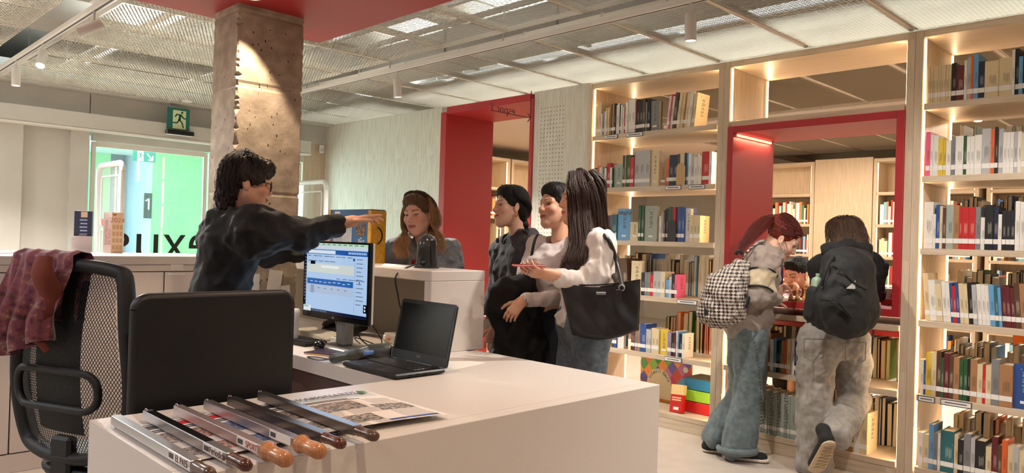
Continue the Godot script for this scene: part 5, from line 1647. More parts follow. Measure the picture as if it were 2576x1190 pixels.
func book(key: String, w: float, h: float, at: Vector3, lean: float, where: String, group: String, flip := false, facing := false, words := "", beside := "") -> Node3D:
	var sz := ("slim " if w < 0.015 else ("thick " if w > 0.034 else "")) + ("tall " if h > 0.235 else ("short " if h < 0.185 else ""))
	var lab := "%s%s book%s%s %s" % [sz, PAL[key][0], " facing out" if facing else "", beside, where]
	var t := thing("book", lab, "book", at, 0, group)
	t.rotation = Vector3(0, PI if flip else 0.0, lean)
	var dep := clampf(h * 0.66, 0.11, 0.185) if not facing else 0.028
	var cov := put("cover", book_cover, book_mat[key], t)
	var pg := put("pages", book_pages, M.pages, t)
	if facing:
		cov.transform = Transform3D(Basis(Vector3(0, 0, 0.028), Vector3(0, h, 0), Vector3(-w, 0, 0)), Vector3(0, 0, -0.014))
		pg.transform = cov.transform
		if true:
			var q := put("barcode_label", book_label, M.paper, t)
			q.transform = Transform3D(Basis.from_scale(Vector3(minf(0.035, w * 0.5), 0.014, 0.001)), Vector3(0, 0.035, 0.0004))
	else:
		cov.transform = Transform3D(Basis.from_scale(Vector3(w, h, dep)), Vector3(0, 0, -dep / 2))
		pg.transform = cov.transform
		if not flip:
			var q := put("spine_label", book_label, M.paper, t)
			q.transform = Transform3D(Basis.from_scale(Vector3(w * 0.98, 0.026, 0.0012)), Vector3(0, 0.044, 0.0004))
	if words:
		var ink := sm(Color(0.88, 0.86, 0.82) if PAL[key][1].get_luminance() < 0.3 else Color(0.30, 0.28, 0.28), 0.6)
		if facing: text("cover_title", words, 0.022, ink, t, Transform3D(Basis.IDENTITY, Vector3(0, h * 0.86, 0.001)), 0.0012)
		elif words.length() < 3: text("spine_title", words, 0.030, ink, t, Transform3D(Basis.IDENTITY, Vector3(0, h * 0.72, 0.001)), 0.0012)
		else: text("spine_title", words, minf(w * 0.62, 0.024), ink, t, Transform3D(Basis(Vector3.UP, Vector3.LEFT, Vector3.BACK), Vector3(0, h * 0.56, 0.001)), 0.0012)
	return t
# row: space separated tokens: colour letter, spine width in mm / height in mm, "!" = cover forward, "_40" = gap, "#WORDS", ">" start leaning right, "<" lean left, "|" upright
func book_row(row: String, x0: float, y: float, z: float, where: String, group: String, x_max := 99.0) -> float:
	var x := x0
	var lean := 0.0
	var lean_h := 0.0
	var toks := row.split(" ", false)
	for ti in toks.size():
		var tok := toks[ti]
		var near := []
		for step in [-1, 1]:
			var j: int = ti + step
			while j >= 0 and j < toks.size() and not PAL.has(toks[j][0]): j += step
			if j >= 0 and j < toks.size(): near.append(PAL[toks[j][0]][0])
		var beside := " between %s and %s" % near if near.size() == 2 else " beside a %s one" % near[0]
		if tok[0] == "_":
			x += float(tok.substr(1)) / 1000.0
			continue
		if tok == ">": lean = -0.10; x += 0.0; continue
		if tok == "<": lean = 0.075; x += 0.018; continue
		if tok == "|": lean = 0.0; x += 0.02; continue
		var words := ""
		if "#" in tok:
			words = tok.get_slice("#", 1).replace("_", " ")
			tok = tok.get_slice("#", 0)
		var facing := "!" in tok
		var body := tok.substr(1).replace("!", "")
		var w := float(body.get_slice("/", 0)) / 1000.0
		var h := float(body.get_slice("/", 1)) / 1000.0
		if x + w > x_max: break
		var jz := rng.randf_range(-0.006, 0.004) - (0.012 if facing else 0.0)
		book(tok[0], w - 0.0008, h, Vector3(x + w / 2, y + 0.0006 + absf(sin(lean)) * w / 2, z + jz), lean, where, group, false, facing, words, beside)
		x += w / cos(lean)
	return x
var rear_st: SurfaceTool
func rear_row(keys: String, x0: float, x1: float, y: float, hlo := 0.19, hhi := 0.27) -> void:
	var x := x0
	var i := 0
	while x < x1:
		if rng.randf() < 0.06:
			x += 0.04
			continue
		var w := rng.randf_range(0.012, 0.036)
		var h := rng.randf_range(hlo, hhi)
		var c: Color = PAL[keys[i % keys.length()]][1]
		i += 1
		var b := Basis(Vector3.BACK, rng.randf_range(-0.02, 0.02))
		var d := clampf(h * 0.66, 0.12, 0.19)
		var o := Vector3(x + w / 2, y + 0.0006, -0.525 + d / 2)
		for s in [-1, 1]: add_colored(rear_st, o + b * Vector3(s * (w * 0.5 - 0.0015), h / 2, 0), Vector3(0.002, h, d), b, c)
		add_colored(rear_st, o + b * Vector3(0, h / 2, -d / 2), Vector3(w - 0.001, h, 0.002), b, c)
		add_colored(rear_st, o + b * Vector3(0, h / 2 - 0.002, -0.002), Vector3(w - 0.004, h - 0.006, d - 0.006), b, Color(0.80, 0.74, 0.62))
		x += w + 0.003
func build_books() -> void:
	prepare_books()
	var zf := -0.022
	var ord := ["bottom", "second", "third", "fourth", "fifth", "top"]
	var n1 := "beside perforated panel"
	var n2 := "under red frame"
	var n3 := "past red frame"
	var rows1 := [
		"k28/150 c26/140 c24/140 k40/150 d30/130 k22/120 w24/125",
		"k22/110 w28/120 w26/115 g!74/150 _30 f20/232 f20/230 u16/225 b30/225#5 w!62/255 _70 d20/190 d18/185 g22/185 a24/200 b52/205 s22/170 s22/168 c34/182 c34/180 y!72/180 v32/168 k22/160 d18/158 w12/182 l10/178 k26/165 w24/170",
		"w26/170 w24/165 y34/195 y36/195 c!92/185 < u42/262 u42/262 u44/262 | c!98/250 k30/168 g24/172 g24/172 r28/158 s32/182 s34/182 c36/182 l17/128 l17/128 s22/150 k28/172 i20/168",
		"w22/210 w22/205 p48/190 p46/188 p40/190 t56/196#PHILOSOPHIE l!124/240#LAROUSSE c!78/140 e22/262 e24/262 z!112/258 _24 w18/185 s22/205 u14/225 k24/238 e24/248 u22/246 r18/247 d18/246 b28/248 b26/248 w!44/238 c26/188 c26/188 c28/186",
		"k26/158 a14/150 o16/172 w16/160 s18/168 s18/168 w16/150 r34/190 w18/155 e8/150 z!92/178 e18/240 a14/238 e40/242 r34/225 s48/268 s48/268 s48/268 c!72/262 a!72/165 o20/200 n36/218 n34/218 u20/222 c36/225 n16/226 l20/222 w22/220 s24/215 w26/195 w16/212 w16/200 r56/226 w22/222",
		"c28/235 c30/262 w12/172 v14/190 w14/190 c15/212 a10/215 c16/210 a14/222 u14/238 a16/240 k14/238 w16/226 w20/236 k14/226 w16/222 w14/205 r12/198 w22/236 w32/252 w36/258 r8/235 k28/246 k34/240 u22/244 g14/218 k24/242 g!74/222 _70 > w18/240 i10/250 w22/235 u26/258 k14/200 c22/252 c22/238 a18/240 c22/245 w26/250 c14/230 c18/240"]
	for i in 6:
		book_row(rows1[i], -3.765, SHELF[i], zf if i > 0 else -0.06, "on %s shelf %s" % [ord[i], n1], "books on the %s shelf %s" % [ord[i], n1], -2.697)
	var rows2 := [
		"w20/200 w16/210 k14/200 w22/230 u14/190 c22/205 u24/215 w20/200 u26/205 u22/205 r46/285#EDGAR_MORIN z52/275#OBRAS_COMPLETAS z50/270#OBRAS_COMPLETAS z50/268#OBRAS_COMPLETAS z50/265#OBRAS_COMPLETAS z50/265 w20/220 r24/200 c24/190 c26/190 s24/185 c22/188 a20/186 k20/200 k36/220 w32/255 k40/262 a52/250 w32/255 c42/240",
		"w20/190 c18/210 w22/200 k24/215 r20/225 w18/210 k34/245 u20/232 a20/232 t18/220 t18/222 w20/226 k32/250 a22/238 w20/205 l20/215 k16/200 e16/190 a22/205 o18/215 c24/220 w22/225 n20/210 t14/195 n24/195 g22/185 k26/218 s32/228 w14/225 u48/240 k12/240 l46/210"]
	for i in 2:
		book_row(rows2[i], -2.575, SHELF[i], zf, "on %s shelf %s" % [ord[i], n2], "books on the %s shelf %s" % [ord[i], n2], -1.508)
	var rows3 := [
		"w26/192 c28/185 l24/245 g20/205 w14/205 t66/225 c20/215 k26/192 g34/228 s20/212 k50/204 c26/182 d28/238 u18/200 o24/230 c26/204 s26/208 c36/192 c22/198 o18/172 z36/218 k20/205 s!74/195",
		"w18/195 b10/190 y30/238 c24/240 u24/250 e14/218 d24/244 u22/234 a28/228 e18/216 e20/226 k14/226 a32/228 c26/206 r14/204 c26/206 g36/240 a60/218 b!98/228 w40/210",
		"< c26/262 w34/225 c30/208 w22/220 w18/216 b12/215 r18/200 b14/215 c22/215 c20/212 k22/222 s20/212 w20/216 w20/215 w18/212 l24/216 t16/206 l14/205 d20/216 d20/212 d20/206 u24/232 a24/230 a22/226 w18/216 z26/212 b22/216 k24/232 k24/230 k24/228 k22/225 w18/215",
		"w46/258 w14/190 b20/242 c14/235 u16/225 z36/242 a28/238 r14/225 r32/228 r32/228 g24/228 w20/172 k38/238 n24/228 w16/188 k18/206 k18/206 k22/208 w20/256 w22/252 o36/228 d14/210 s42/258 s!62/252 c!52/205",
		"i22/246 w14/232 w26/226 y24/208 y16/200 w24/192 g22/206 w38/212 e16/212 w18/206 w18/206 w34/212 s42/242 o18/236 k16/246 s22/236 w16/216 w16/214 w16/214 s16/215 w18/215 c36/204 w20/192 w30/222 u18/268 s14/215 w32/212 u16/262",
		"c13/206 c13/206 c13/206 c13/206 c13/206 c13/206 c13/206 c13/205 c13/205 k24/210 d38/192 w14/216 s18/232 o12/233 l24/242 n30/198 c64/194 c58/202 w14/238 k18/242 l18/198 k22/232 w10/230 e36/242 r32/268 c14/250 a30/226 s36/212 c22/216 w16/222 t22/230"]
	for i in 6:
		book_row(rows3[i], -1.388, SHELF[i], zf, "on %s shelf %s" % [ord[i], n3], "books on the %s shelf %s" % [ord[i], n3], -0.82)
	# rows that face the rear room, seen over the front ones
	rear_st = S()
	rear_row("lwwkauswbbl", -3.70, -2.75, SHELF[2], 0.24, 0.31)
	rear_row("feurroowe", -3.30, -2.72, SHELF[1], 0.23, 0.30)
	rear_row("wceaf", -2.95, -2.72, SHELF[4], 0.24, 0.30)
	rear_row("ofawksgwk", -2.50, -1.56, SHELF[1], 0.23, 0.29)
	rear_row("kdwwbnkg", -2.02, -1.56, SHELF[0], 0.24, 0.30)
	rear_row("wgwenwksck", -1.30, -0.86, SHELF[2], 0.24, 0.30)
	rear_row("bsnwgwkc", -1.28, -0.90, SHELF[3], 0.25, 0.31)
	rear_row("wsegkwos", -1.30, -1.0, SHELF[4], 0.25, 0.32)
	rear_row("wgwswkgl", -1.30, -0.92, SHELF[1], 0.24, 0.30)
	rear_row("wcswbwgoa", -1.30, -0.95, SHELF[0], 0.24, 0.30)
	var vm := sm(Color.WHITE, 0.6)
	vm.vertex_color_use_as_albedo = true
	tag(obj("rear_facing_books", rear_st, vm), "books with page edges outward at the back of the bookcase shelves", "books", "", "stuff")
	# bottom shelf next to the perforated panel: children's panel, boxes, tilted book
	var y0: float = SHELF[0] + 0.0006
	var inf := thing("patchwork_display_box", "patchwork-coloured display box lettered in an arc on the bottom shelf", "display box", Vector3(-3.245, y0, -0.30), -0.06)
	box2("board", Vector3(-0.235, 0, -0.02), Vector3(0.235, 0.335, 0.0), sm(Color(0.86, 0.60, 0.18), 0.35), inf, 0.002)
	var cols := [Color(0.76, 0.18, 0.40), Color(0.90, 0.42, 0.12), Color(0.55, 0.72, 0.25), Color(0.40, 0.36, 0.62), Color(0.82, 0.25, 0.14), Color(0.40, 0.62, 0.75), Color(0.20, 0.55, 0.22), Color(0.92, 0.58, 0.20), Color(0.72, 0.45, 0.58)]
	for i in 6:
		for j in 4:
			for h2 in 2:
				var cx := -0.2 + i * 0.09 + (0.045 if h2 else 0.0)
				var cy := 0.05 + j * 0.11 + (0.055 if h2 else 0.0)
				var poly := Geometry2D.intersect_polygons(PackedVector2Array([Vector2(cx - 0.045, cy), Vector2(cx, cy + 0.055), Vector2(cx + 0.045, cy), Vector2(cx, cy - 0.055)]), PackedVector2Array([Vector2(-0.233, 0.002), Vector2(0.233, 0.002), Vector2(0.233, 0.333), Vector2(-0.233, 0.333)]))
				if poly.is_empty(): continue
				var ps := S()
				prism(ps, poly[0], 0.001, Transform3D(Basis.IDENTITY, Vector3(0, 0, 0.0006)))
				obj("diamond_patch", ps, sm(cols[(i * 5 + j * 3 + h2 * 4) % 9], 0.35), inf)
	var ds := S()
	var dp := PackedVector2Array()
	for k in 25: dp.append(Vector2(-0.05 + cos(PI * k / 24) * 0.115, 0.13 + sin(PI * k / 24) * 0.115))
	dp.append(Vector2(-0.165, 0.02))
	dp.append(Vector2(0.065, 0.02))
	prism(ds, dp, 0.001, Transform3D(Basis.IDENTITY, Vector3(0, 0, 0.0018)))
	obj("cream_disc", ds, sm(Color(0.86, 0.80, 0.66), 0.5), inf)
	var arc := "Infantil Baula"
	for k in arc.length():
		if arc[k] == " ": continue
		var a := lerpf(2.75, 0.40, k / 13.0)
		text("arc_letter", arc[k], 0.026, sm(Color(0.25, 0.24, 0.14), 0.6), inf, Transform3D(Basis(Vector3.BACK, a - PI / 2), Vector3(-0.05 + cos(a) * 0.096, 0.13 + sin(a) * 0.096, 0.0026)), 0.001)
	var rs := S()
	lathe(rs, [Vector2(0, 0.0), Vector2(0.022, 0.0), Vector2(0.022, -0.001), Vector2(0, -0.001)], Transform3D(Basis(Vector3.RIGHT, PI / 2), Vector3(0.19, 0.27, 0.0018)), 18)
	obj("round_label", rs, M.paper, inf)
	var bn := ["red", "lime", "sky blue"]
	var bc := [Color(0.70, 0.09, 0.08), Color(0.50, 0.68, 0.16), Color(0.14, 0.48, 0.70)]
	for k in 3:
		var b := thing("storage_box", "flat %s storage box %s stack on the bottom shelf" % [bn[k], ["at the foot of the", "in the middle of the", "topmost in the"][k]], "box", Vector3(-2.845, y0 + k * 0.083, -0.25))
		box2("body", Vector3(-0.135, 0, -0.12), Vector3(0.125, 0.078, 0.10), sm(bc[k], 0.4), b, 0.003)
		box2("end_label", Vector3(0.085, 0.004, 0.0995), Vector3(0.124, 0.074, 0.1015), sm(Color(0.78, 0.76, 0.62), 0.6), b, 0.0)
		box("label_figure", Vector3(0.104, 0.045, 0.102), Vector3(0.012, 0.03, 0.001), sm(Color(0.3, 0.28, 0.2), 0.6), b, 0.0)
		if k == 2: box2("lid_print", Vector3(-0.133, 0.0775, -0.118), Vector3(0.123, 0.0815, 0.098), tri(sm(Color.WHITE, 0.5), noise_tex(128, 0.03, Color(0.45, 0.34, 0.24), Color(0.40, 0.52, 0.55), 51), 5.0), b, 0.001)
	var tb := thing("tilted_book", "cream and red paperback leaning forward on the bottom shelf", "book", Vector3(-2.985, y0 + 0.004, -0.055), 0.0)
	tb.rotation = Vector3(-0.22, 0.0, 0.06)
	box2("cover", Vector3(-0.05, 0, -0.04), Vector3(0.05, 0.195, 0.0), sm(Color(0.70, 0.08, 0.06), 0.4), tb, 0.001)
	box2("cream_band", Vector3(-0.0505, 0.125, -0.0405), Vector3(0.0505, 0.1955, 0.0006), sm(Color(0.84, 0.72, 0.48), 0.5), tb, 0.0)
	box2("barcode_label", Vector3(-0.02, 0.018, 0.0), Vector3(0.022, 0.038, 0.0008), M.paper, tb, 0.0)
	for k in 2: box2("title_print", Vector3(-0.036, 0.098 - k * 0.016, 0.0), Vector3(0.036, 0.107 - k * 0.016, 0.0007), sm(Color(0.86, 0.70, 0.5), 0.6), tb, 0.0)
	# metal bookends
	for k in 2:
		var be := thing("bookend", ["dark arched metal bookend before the camouflage cover", "cream arched metal bookend before the row of folders"][k], "bookend", [Vector3(-3.03, SHELF[3] + 0.0006, -0.012), Vector3(-2.97, SHELF[4] + 0.0006, -0.014)][k])
		var bp := PackedVector2Array([Vector2(-0.036, 0), Vector2(0.036, 0), Vector2(0.036, 0.12)])
		for q in 9: bp.append(Vector2(cos(PI * q / 8) * 0.036, 0.12 + sin(PI * q / 8) * 0.036))
		var bs := S()
		prism(bs, bp, 0.002, Transform3D.IDENTITY)
		obj("plate", bs, sm([Color(0.16, 0.14, 0.13), Color(0.72, 0.58, 0.38)][k], 0.45), be)

# ================================================================ people
func cap(a: Vector3, b: Vector3, ra: float, rb: float, k := 0.03) -> Array:
	return ["c", a, b, ra, rb, k]
func capf(a: Vector3, b: Vector3, ra: float, rb: float, k: float, ax: Vector3, sq: float) -> Array:
	return ["c", a, b, ra, rb, k, ax, sq]
func ell(c: Vector3, r: Vector3, b: Basis, k := 0.02) -> Array:
	return ["e", c, r, b, k]
func vmat(rough := 0.5, rim := 0.0) -> StandardMaterial3D:
	var m := sm(Color.WHITE, rough)
	m.vertex_color_use_as_albedo = true
	m.metallic_specular = 0.4
	if rim > 0.0:
		m.rim_enabled = true
		m.rim = rim
	return m
func cloth(c: Color, rough := 0.85) -> StandardMaterial3D:
	var m := sm(c, rough)
	m.rim_enabled = true
	m.rim = 0.25
	m.rim_tint = 0.6
	return m
func weave(a: Color, b: Color, seed_: int, scale := 4.0, freq := 0.03) -> StandardMaterial3D:
	return tri(cloth(Color.WHITE), noise_tex(256, freq, a, b, seed_, 5), scale)
func merge(list: Array) -> ArrayMesh:
	var v := PackedVector3Array()
	var n := PackedVector3Array()
	var c := PackedColorArray()
	var ix := PackedInt32Array()
	for m in list:
		if m.get_surface_count() == 0: continue
		var a: Array = m.surface_get_arrays(0)
		var o := v.size()
		v.append_array(a[Mesh.ARRAY_VERTEX])
		n.append_array(a[Mesh.ARRAY_NORMAL])
		c.append_array(a[Mesh.ARRAY_COLOR])
		for i in a[Mesh.ARRAY_INDEX]: ix.append(i + o)
	var arr := []
	arr.resize(Mesh.ARRAY_MAX)
	arr[Mesh.ARRAY_VERTEX] = v
	arr[Mesh.ARRAY_NORMAL] = n
	arr[Mesh.ARRAY_COLOR] = c
	arr[Mesh.ARRAY_INDEX] = ix
	var mesh := ArrayMesh.new()
	mesh.add_surface_from_arrays(Mesh.PRIMITIVE_TRIANGLES, arr)
	return mesh
# direction in the camera's own axes: a turns from the viewer to the picture's right, p looks up
func facing(a: float, p := 0.0, r := 0.0) -> Basis:
	var f := Vector3(sin(deg_to_rad(a)) * cos(deg_to_rad(p)), sin(deg_to_rad(p)), cos(deg_to_rad(a)) * cos(deg_to_rad(p)))
	var fw := (Basis(Vector3.UP, deg_to_rad(45.4)) * f).normalized()
	var x := Vector3.UP.cross(fw).normalized()
	return Basis(x, fw.cross(x), fw) * Basis(Vector3.BACK, deg_to_rad(r))

# h: {x: Transform3D, s, skin, lip, brow, smile, neck: Vector3, neck_r}
func head_mesh(h: Dictionary, origin: Vector3) -> ArrayMesh:
	var X: Transform3D = h.x
	var s: float = h.s
	var B: Basis = X.basis
	var L := func(x, y, z): return X * (Vector3(x, y, z) * s)
	var R := func(x, y, z): return Vector3(x, y, z) * s
	var sm_: float = h.smile
	var P := [
		ell(L.call(0, 0.036, -0.012), R.call(0.072, 0.086, 0.091), B, 0.02),
		ell(L.call(0, -0.034, 0.030), R.call(0.057, 0.074, 0.060), B, 0.03 * s),
		cap(L.call(-0.046, -0.042, 0.005), L.call(-0.012, -0.092, 0.058), 0.022 * s, 0.018 * s, 0.03 * s),
		cap(L.call(0.046, -0.042, 0.005), L.call(0.012, -0.092, 0.058), 0.022 * s, 0.018 * s, 0.03 * s),
		ell(L.call(0, -0.093, 0.066), R.call(0.019, 0.016, 0.016), B, 0.02 * s)]
	for sd in [-1.0, 1.0]:
		P.append(ell(L.call(sd * 0.037, -0.024 + 0.004 * sm_, 0.058), R.call(0.024, 0.020, 0.021), B, 0.022 * s))
		P.append(cap(L.call(sd * 0.014, 0.024, 0.079), L.call(sd * 0.044, 0.024, 0.066), 0.0085 * s, 0.007 * s, 0.018 * s))
		P.append(["-e", L.call(sd * 0.031, 0.005, 0.086), R.call(0.0175, 0.0095, 0.0135), B, 0.010 * s])
		P.append(ell(L.call(sd * 0.0105, -0.027, 0.088), R.call(0.0075, 0.0065, 0.009), B, 0.008 * s))
		P.append(ell(L.call(sd * 0.074, -0.004, -0.008), R.call(0.0075, 0.029, 0.017), B * Basis(Vector3.RIGHT, -0.25) * Basis(Vector3.UP, sd * 0.35), 0.007 * s))
		P.append(["-e", L.call(sd * 0.084, -0.002, -0.004), R.call(0.006, 0.016, 0.009), B * Basis(Vector3.UP, sd * 0.35), 0.006 * s])
		P.append(cap(L.call(sd * 0.012, -0.0535, 0.0865), L.call(sd * 0.024, -0.0535 + 0.005 * sm_, 0.077), 0.0052 * s, 0.0038 * s, 0.007 * s))
		P.append(cap(L.call(0, -0.0525, 0.0895), L.call(sd * 0.012, -0.0535, 0.0865), 0.0055 * s, 0.0052 * s, 0.006 * s))
	P.append(cap(L.call(-0.012, -0.0645 + 0.001 * sm_, 0.0845), L.call(0.012, -0.0645 + 0.001 * sm_, 0.0845), 0.0068 * s, 0.0068 * s, 0.008 * s))
	P.append(cap(L.call(0, 0.016, 0.080), L.call(0, -0.021, 0.0985), 0.0072 * s, 0.0105 * s, 0.014 * s))
	var nr: float = h.get("neck_r", 0.043)
	P.append(cap(L.call(0, -0.05, -0.028), h.neck, nr * s, nr * 1.12, 0.03))
	var inv := X.affine_inverse()
	var skin: Color = h.skin.srgb_to_linear()
	var lip: Color = h.lip.srgb_to_linear()
	var brow: Color = h.brow.srgb_to_linear()
	var red: Color = Color(h.skin.r * 0.98, h.skin.g * 0.78, h.skin.b * 0.75).srgb_to_linear()
	var tint := func(w: Vector3) -> Color:
		var v: Vector3 = (inv * w) / s
		var c := skin
		if v.z > 0.03:
			var ax := absf(v.x)
			var bl := clampf(1.0 - Vector2(ax - 0.040, v.y + 0.022).length() / 0.03, 0.0, 1.0)
			c = c.lerp(red, bl * 0.6)
			c = c.lerp(red, clampf(1.0 - Vector2(ax, v.y + 0.022).length() / 0.018, 0.0, 1.0) * 0.4)
			if v.z > 0.06 and ax < 0.026:
				var yc := -0.058 + 0.005 * sm_ * pow(ax / 0.026, 2.0)
				if absf(v.y - yc) < 0.0105 * (1.0 - 0.75 * pow(ax / 0.026, 2.0)): c = lip
				if absf(v.y - yc - 0.0) < 0.0016: c = lip.darkened(0.5)
			if ax > 0.012 and ax < 0.050:
				var yb := 0.026 + 0.007 * sin((ax - 0.012) / 0.038 * 2.4)
				if absf(v.y - yb) < 0.0042 * (1.0 - 0.6 * (ax - 0.012) / 0.038): c = c.lerp(brow, 0.85)
		return c
	return field_mesh(P, 0.0036, origin, 0.0, Vector3.ONE, tint)
func eyes(h: Dictionary, parent: Node3D, origin: Vector3, open := 1.0, gaze := Vector3(0, 0, 1)) -> void:
	var X: Transform3D = h.x
	var s: float = h.s
	for sd in [-1.0, 1.0]:
		var c := X * (Vector3(sd * 0.031, 0.005, 0.0615) * s)
		var st := S()
		var g: Vector3 = (X.basis * gaze).normalized()
		var r := 0.0122 * s
		for i in 10:
			for j in 16:
				var q := []
				for k in [[0, 0], [1, 0], [1, 1], [0, 1]]:
					var th: float = PI * (i + k[0]) / 10.0 * 0.62
					var ph: float = TAU * (j + k[1]) / 16.0
					var b := frame_of(g)
					q.append((b.x * cos(ph) + b.y * sin(ph)) * sin(th) + g * cos(th))
				var ang := PI * (i + 0.5) / 10.0 * 0.62
				var col := Color(0.02, 0.015, 0.012) if ang < 0.24 else (Color(h.get("iris", Color(0.16, 0.09, 0.05))) if ang < 0.56 else Color(0.72, 0.68, 0.64))
				for t in [0, 2, 1, 0, 3, 2]:
					st.set_normal(q[t])
					st.set_color(col)
					st.add_vertex(c - origin + q[t] * r)
		obj("eye", st, vmat(0.12), parent)
		var ls := S()
		var pts := []
		var lo := []
		for k in 9:
			var u := k / 8.0
			var x: float = sd * lerpf(0.0165, 0.0465, u)
			var zz := 0.0775 - 0.0125 * pow(absf(u - 0.35) * 1.5, 2.0)
			pts.append(X * (Vector3(x, 0.0035 + 0.0075 * open * sin(u * PI) + 0.0012 * u, zz) * s) - origin)
			lo.append(X * (Vector3(x, 0.0025 - 0.0045 * open * sin(u * PI), zz - 0.001) * s) - origin)
		tube(ls, pts, 0.0016 * s, 5)
		obj("lash_line", ls, sm(Color(0.06, 0.04, 0.035), 0.7), parent)
		if open < 0.6:
			var lid := S()
			for k in 8: quad(lid, pts[k], pts[k + 1], lo[k + 1], lo[k], X.basis.z)
			obj("eyelid", lid, sm(h.skin, 0.5), parent)
# hand: w wrist, d finger direction, n palm normal, sd +1 if the thumb lies on d x n side
func hand_parts(w: Vector3, d: Vector3, n: Vector3, sd: float, curl: Array, spread := 0.12, thumb := 0.35, sz := 1.0) -> Array:
	d = d.normalized()
	n = (n - d * n.dot(d)).normalized()
	var x := d.cross(n) * sd
	var P := []
	var at := func(a, b, c): return w + (x * a + d * b + n * c) * sz
	P.append(capf(at.call(0.014, 0.012, 0), at.call(0.026, 0.078, 0), 0.019 * sz, 0.016 * sz, 0.02, n, 0.75))
	P.append(capf(at.call(-0.008, 0.012, 0), at.call(-0.018, 0.074, 0), 0.019 * sz, 0.016 * sz, 0.02, n, 0.75))
	P.append(capf(at.call(0.004, 0.01, 0), at.call(0.004, 0.078, 0), 0.019 * sz, 0.017 * sz, 0.02, n, 0.75))
	P.append(cap(at.call(0, -0.03, 0), at.call(0.003, 0.02, 0), 0.024 * sz, 0.021 * sz, 0.015))
	var bx_ := [0.030, 0.0105, -0.009, -0.027]
	var ln := [0.070, 0.079, 0.073, 0.057]
	for f in 4:
		var p: Vector3 = at.call(bx_[f], 0.083 - 0.004 * absf(f - 1.2), 0)
		var ang := 0.0
		var dirx := (1.5 - f) * spread
		var rr := (0.0088 - 0.0006 * f) * sz
		for j in 3:
			ang += curl[f] * [0.8, 1.0, 0.7][j]
			var dd: Vector3 = (d * cos(ang) + n * sin(ang) + x * dirx * cos(ang)).normalized()
			var q: Vector3 = p + dd * ln[f] * [0.45, 0.31, 0.24][j] * sz
			P.append(cap(p, q, rr * (1.0 - 0.08 * j), rr * (0.92 - 0.08 * j), 0.004))
			p = q
	var tp: Vector3 = at.call(0.026, 0.018, 0.004)
	var td: Vector3 = (x * 0.75 + d * 0.62 + n * thumb).normalized()
	for j in 3:
		var q: Vector3 = tp + td * [0.036, 0.031, 0.025][j] * sz
		P.append(cap(tp, q, [0.0125, 0.0105, 0.0095][j] * sz, [0.0105, 0.0095, 0.0080][j] * sz, 0.006))
		tp = q
		td = (td + n * thumb * 0.6 + d * 0.35 - x * 0.15).normalized()
	return P
func skin_tint(c: Color):
	var l := c.srgb_to_linear()
	return func(_w: Vector3) -> Color: return l
func hair_tint(a: Color, b: Color, X: Transform3D):
	var la := a.srgb_to_linear()
	var lb := b.srgb_to_linear()
	var inv := X.affine_inverse()
	var nz := FastNoiseLite.new()
	nz.seed = 12
	nz.frequency = 1.0
	return func(w: Vector3) -> Color:
		var v: Vector3 = inv * w
		return la.lerp(lb, clampf(0.5 + 0.9 * nz.get_noise_3d(v.x * 90.0, v.y * 12.0, v.z * 90.0), 0.0, 1.0))
# locks: list of [control points, root radius, tip radius, how many strands, strand thickness]
func strands(locks: Array, origin: Vector3, seed_: int) -> ArrayMesh:
	var r := RandomNumberGenerator.new()
	r.seed = seed_
	var st := S()
	for lk in locks:
		var path := spline(lk[0], 4)
		var n := path.size()
		for k in int(lk[3]):
			var a := r.randf() * TAU
			var q := sqrt(r.randf())
			var ph := r.randf() * TAU
			var fr := r.randf_range(1.0, 2.4)
			var am := r.randf_range(0.002, 0.007)
			var pts := []
			var rad := []
			var cut := r.randf_range(0.75, 1.0)
			for i in n:
				var t := float(i) / (n - 1) * cut
				var idx := t * (n - 1)
				var i0 := mini(int(idx), n - 2)
				var p: Vector3 = path[i0].lerp(path[i0 + 1], idx - i0)
				var b := frame_of(path[i0 + 1] - path[i0])
				var ro := lerpf(lk[1], lk[2], t) * q
				p += b.x * (cos(a) * ro + am * sin(ph + t * TAU * fr)) + b.y * (sin(a) * ro + am * cos(ph + t * TAU * fr))
				pts.append(p - origin)
				rad.append(lk[4] * (1.0 - 0.7 * t * t))
			tube(st, pts, rad, 4)
	return st.commit()
func shoe(parent: Node3D, origin: Vector3, heel: Vector3, toe: Vector3, upper: Material, sole: Material) -> void:
	var d := (toe - heel).normalized()
	var x := d.cross(Vector3.UP).normalized()
	var up := x.cross(d)
	var sp := [capf(heel + up * 0.016 + d * 0.03, toe + up * 0.016 - d * 0.035, 0.036, 0.042, 0.02, up, 0.42)]
	var o := put("shoe", field_mesh([capf(heel + up * 0.035 + d * 0.035, toe + up * 0.032 - d * 0.045, 0.034, 0.038, 0.02, up, 0.75), cap(heel + up * 0.045 + d * 0.035, heel + up * 0.085 + d * 0.045, 0.034, 0.036, 0.03)], 0.009, origin), upper, parent)
	put("sole", field_mesh(sp, 0.008, origin), sole, o)
func person(label: String, base: Vector3) -> Node3D:
	return thing("person", label, "person", base)
func base_of(p: Vector3) -> Vector3:
	return Vector3(p.x, 0, p.z)
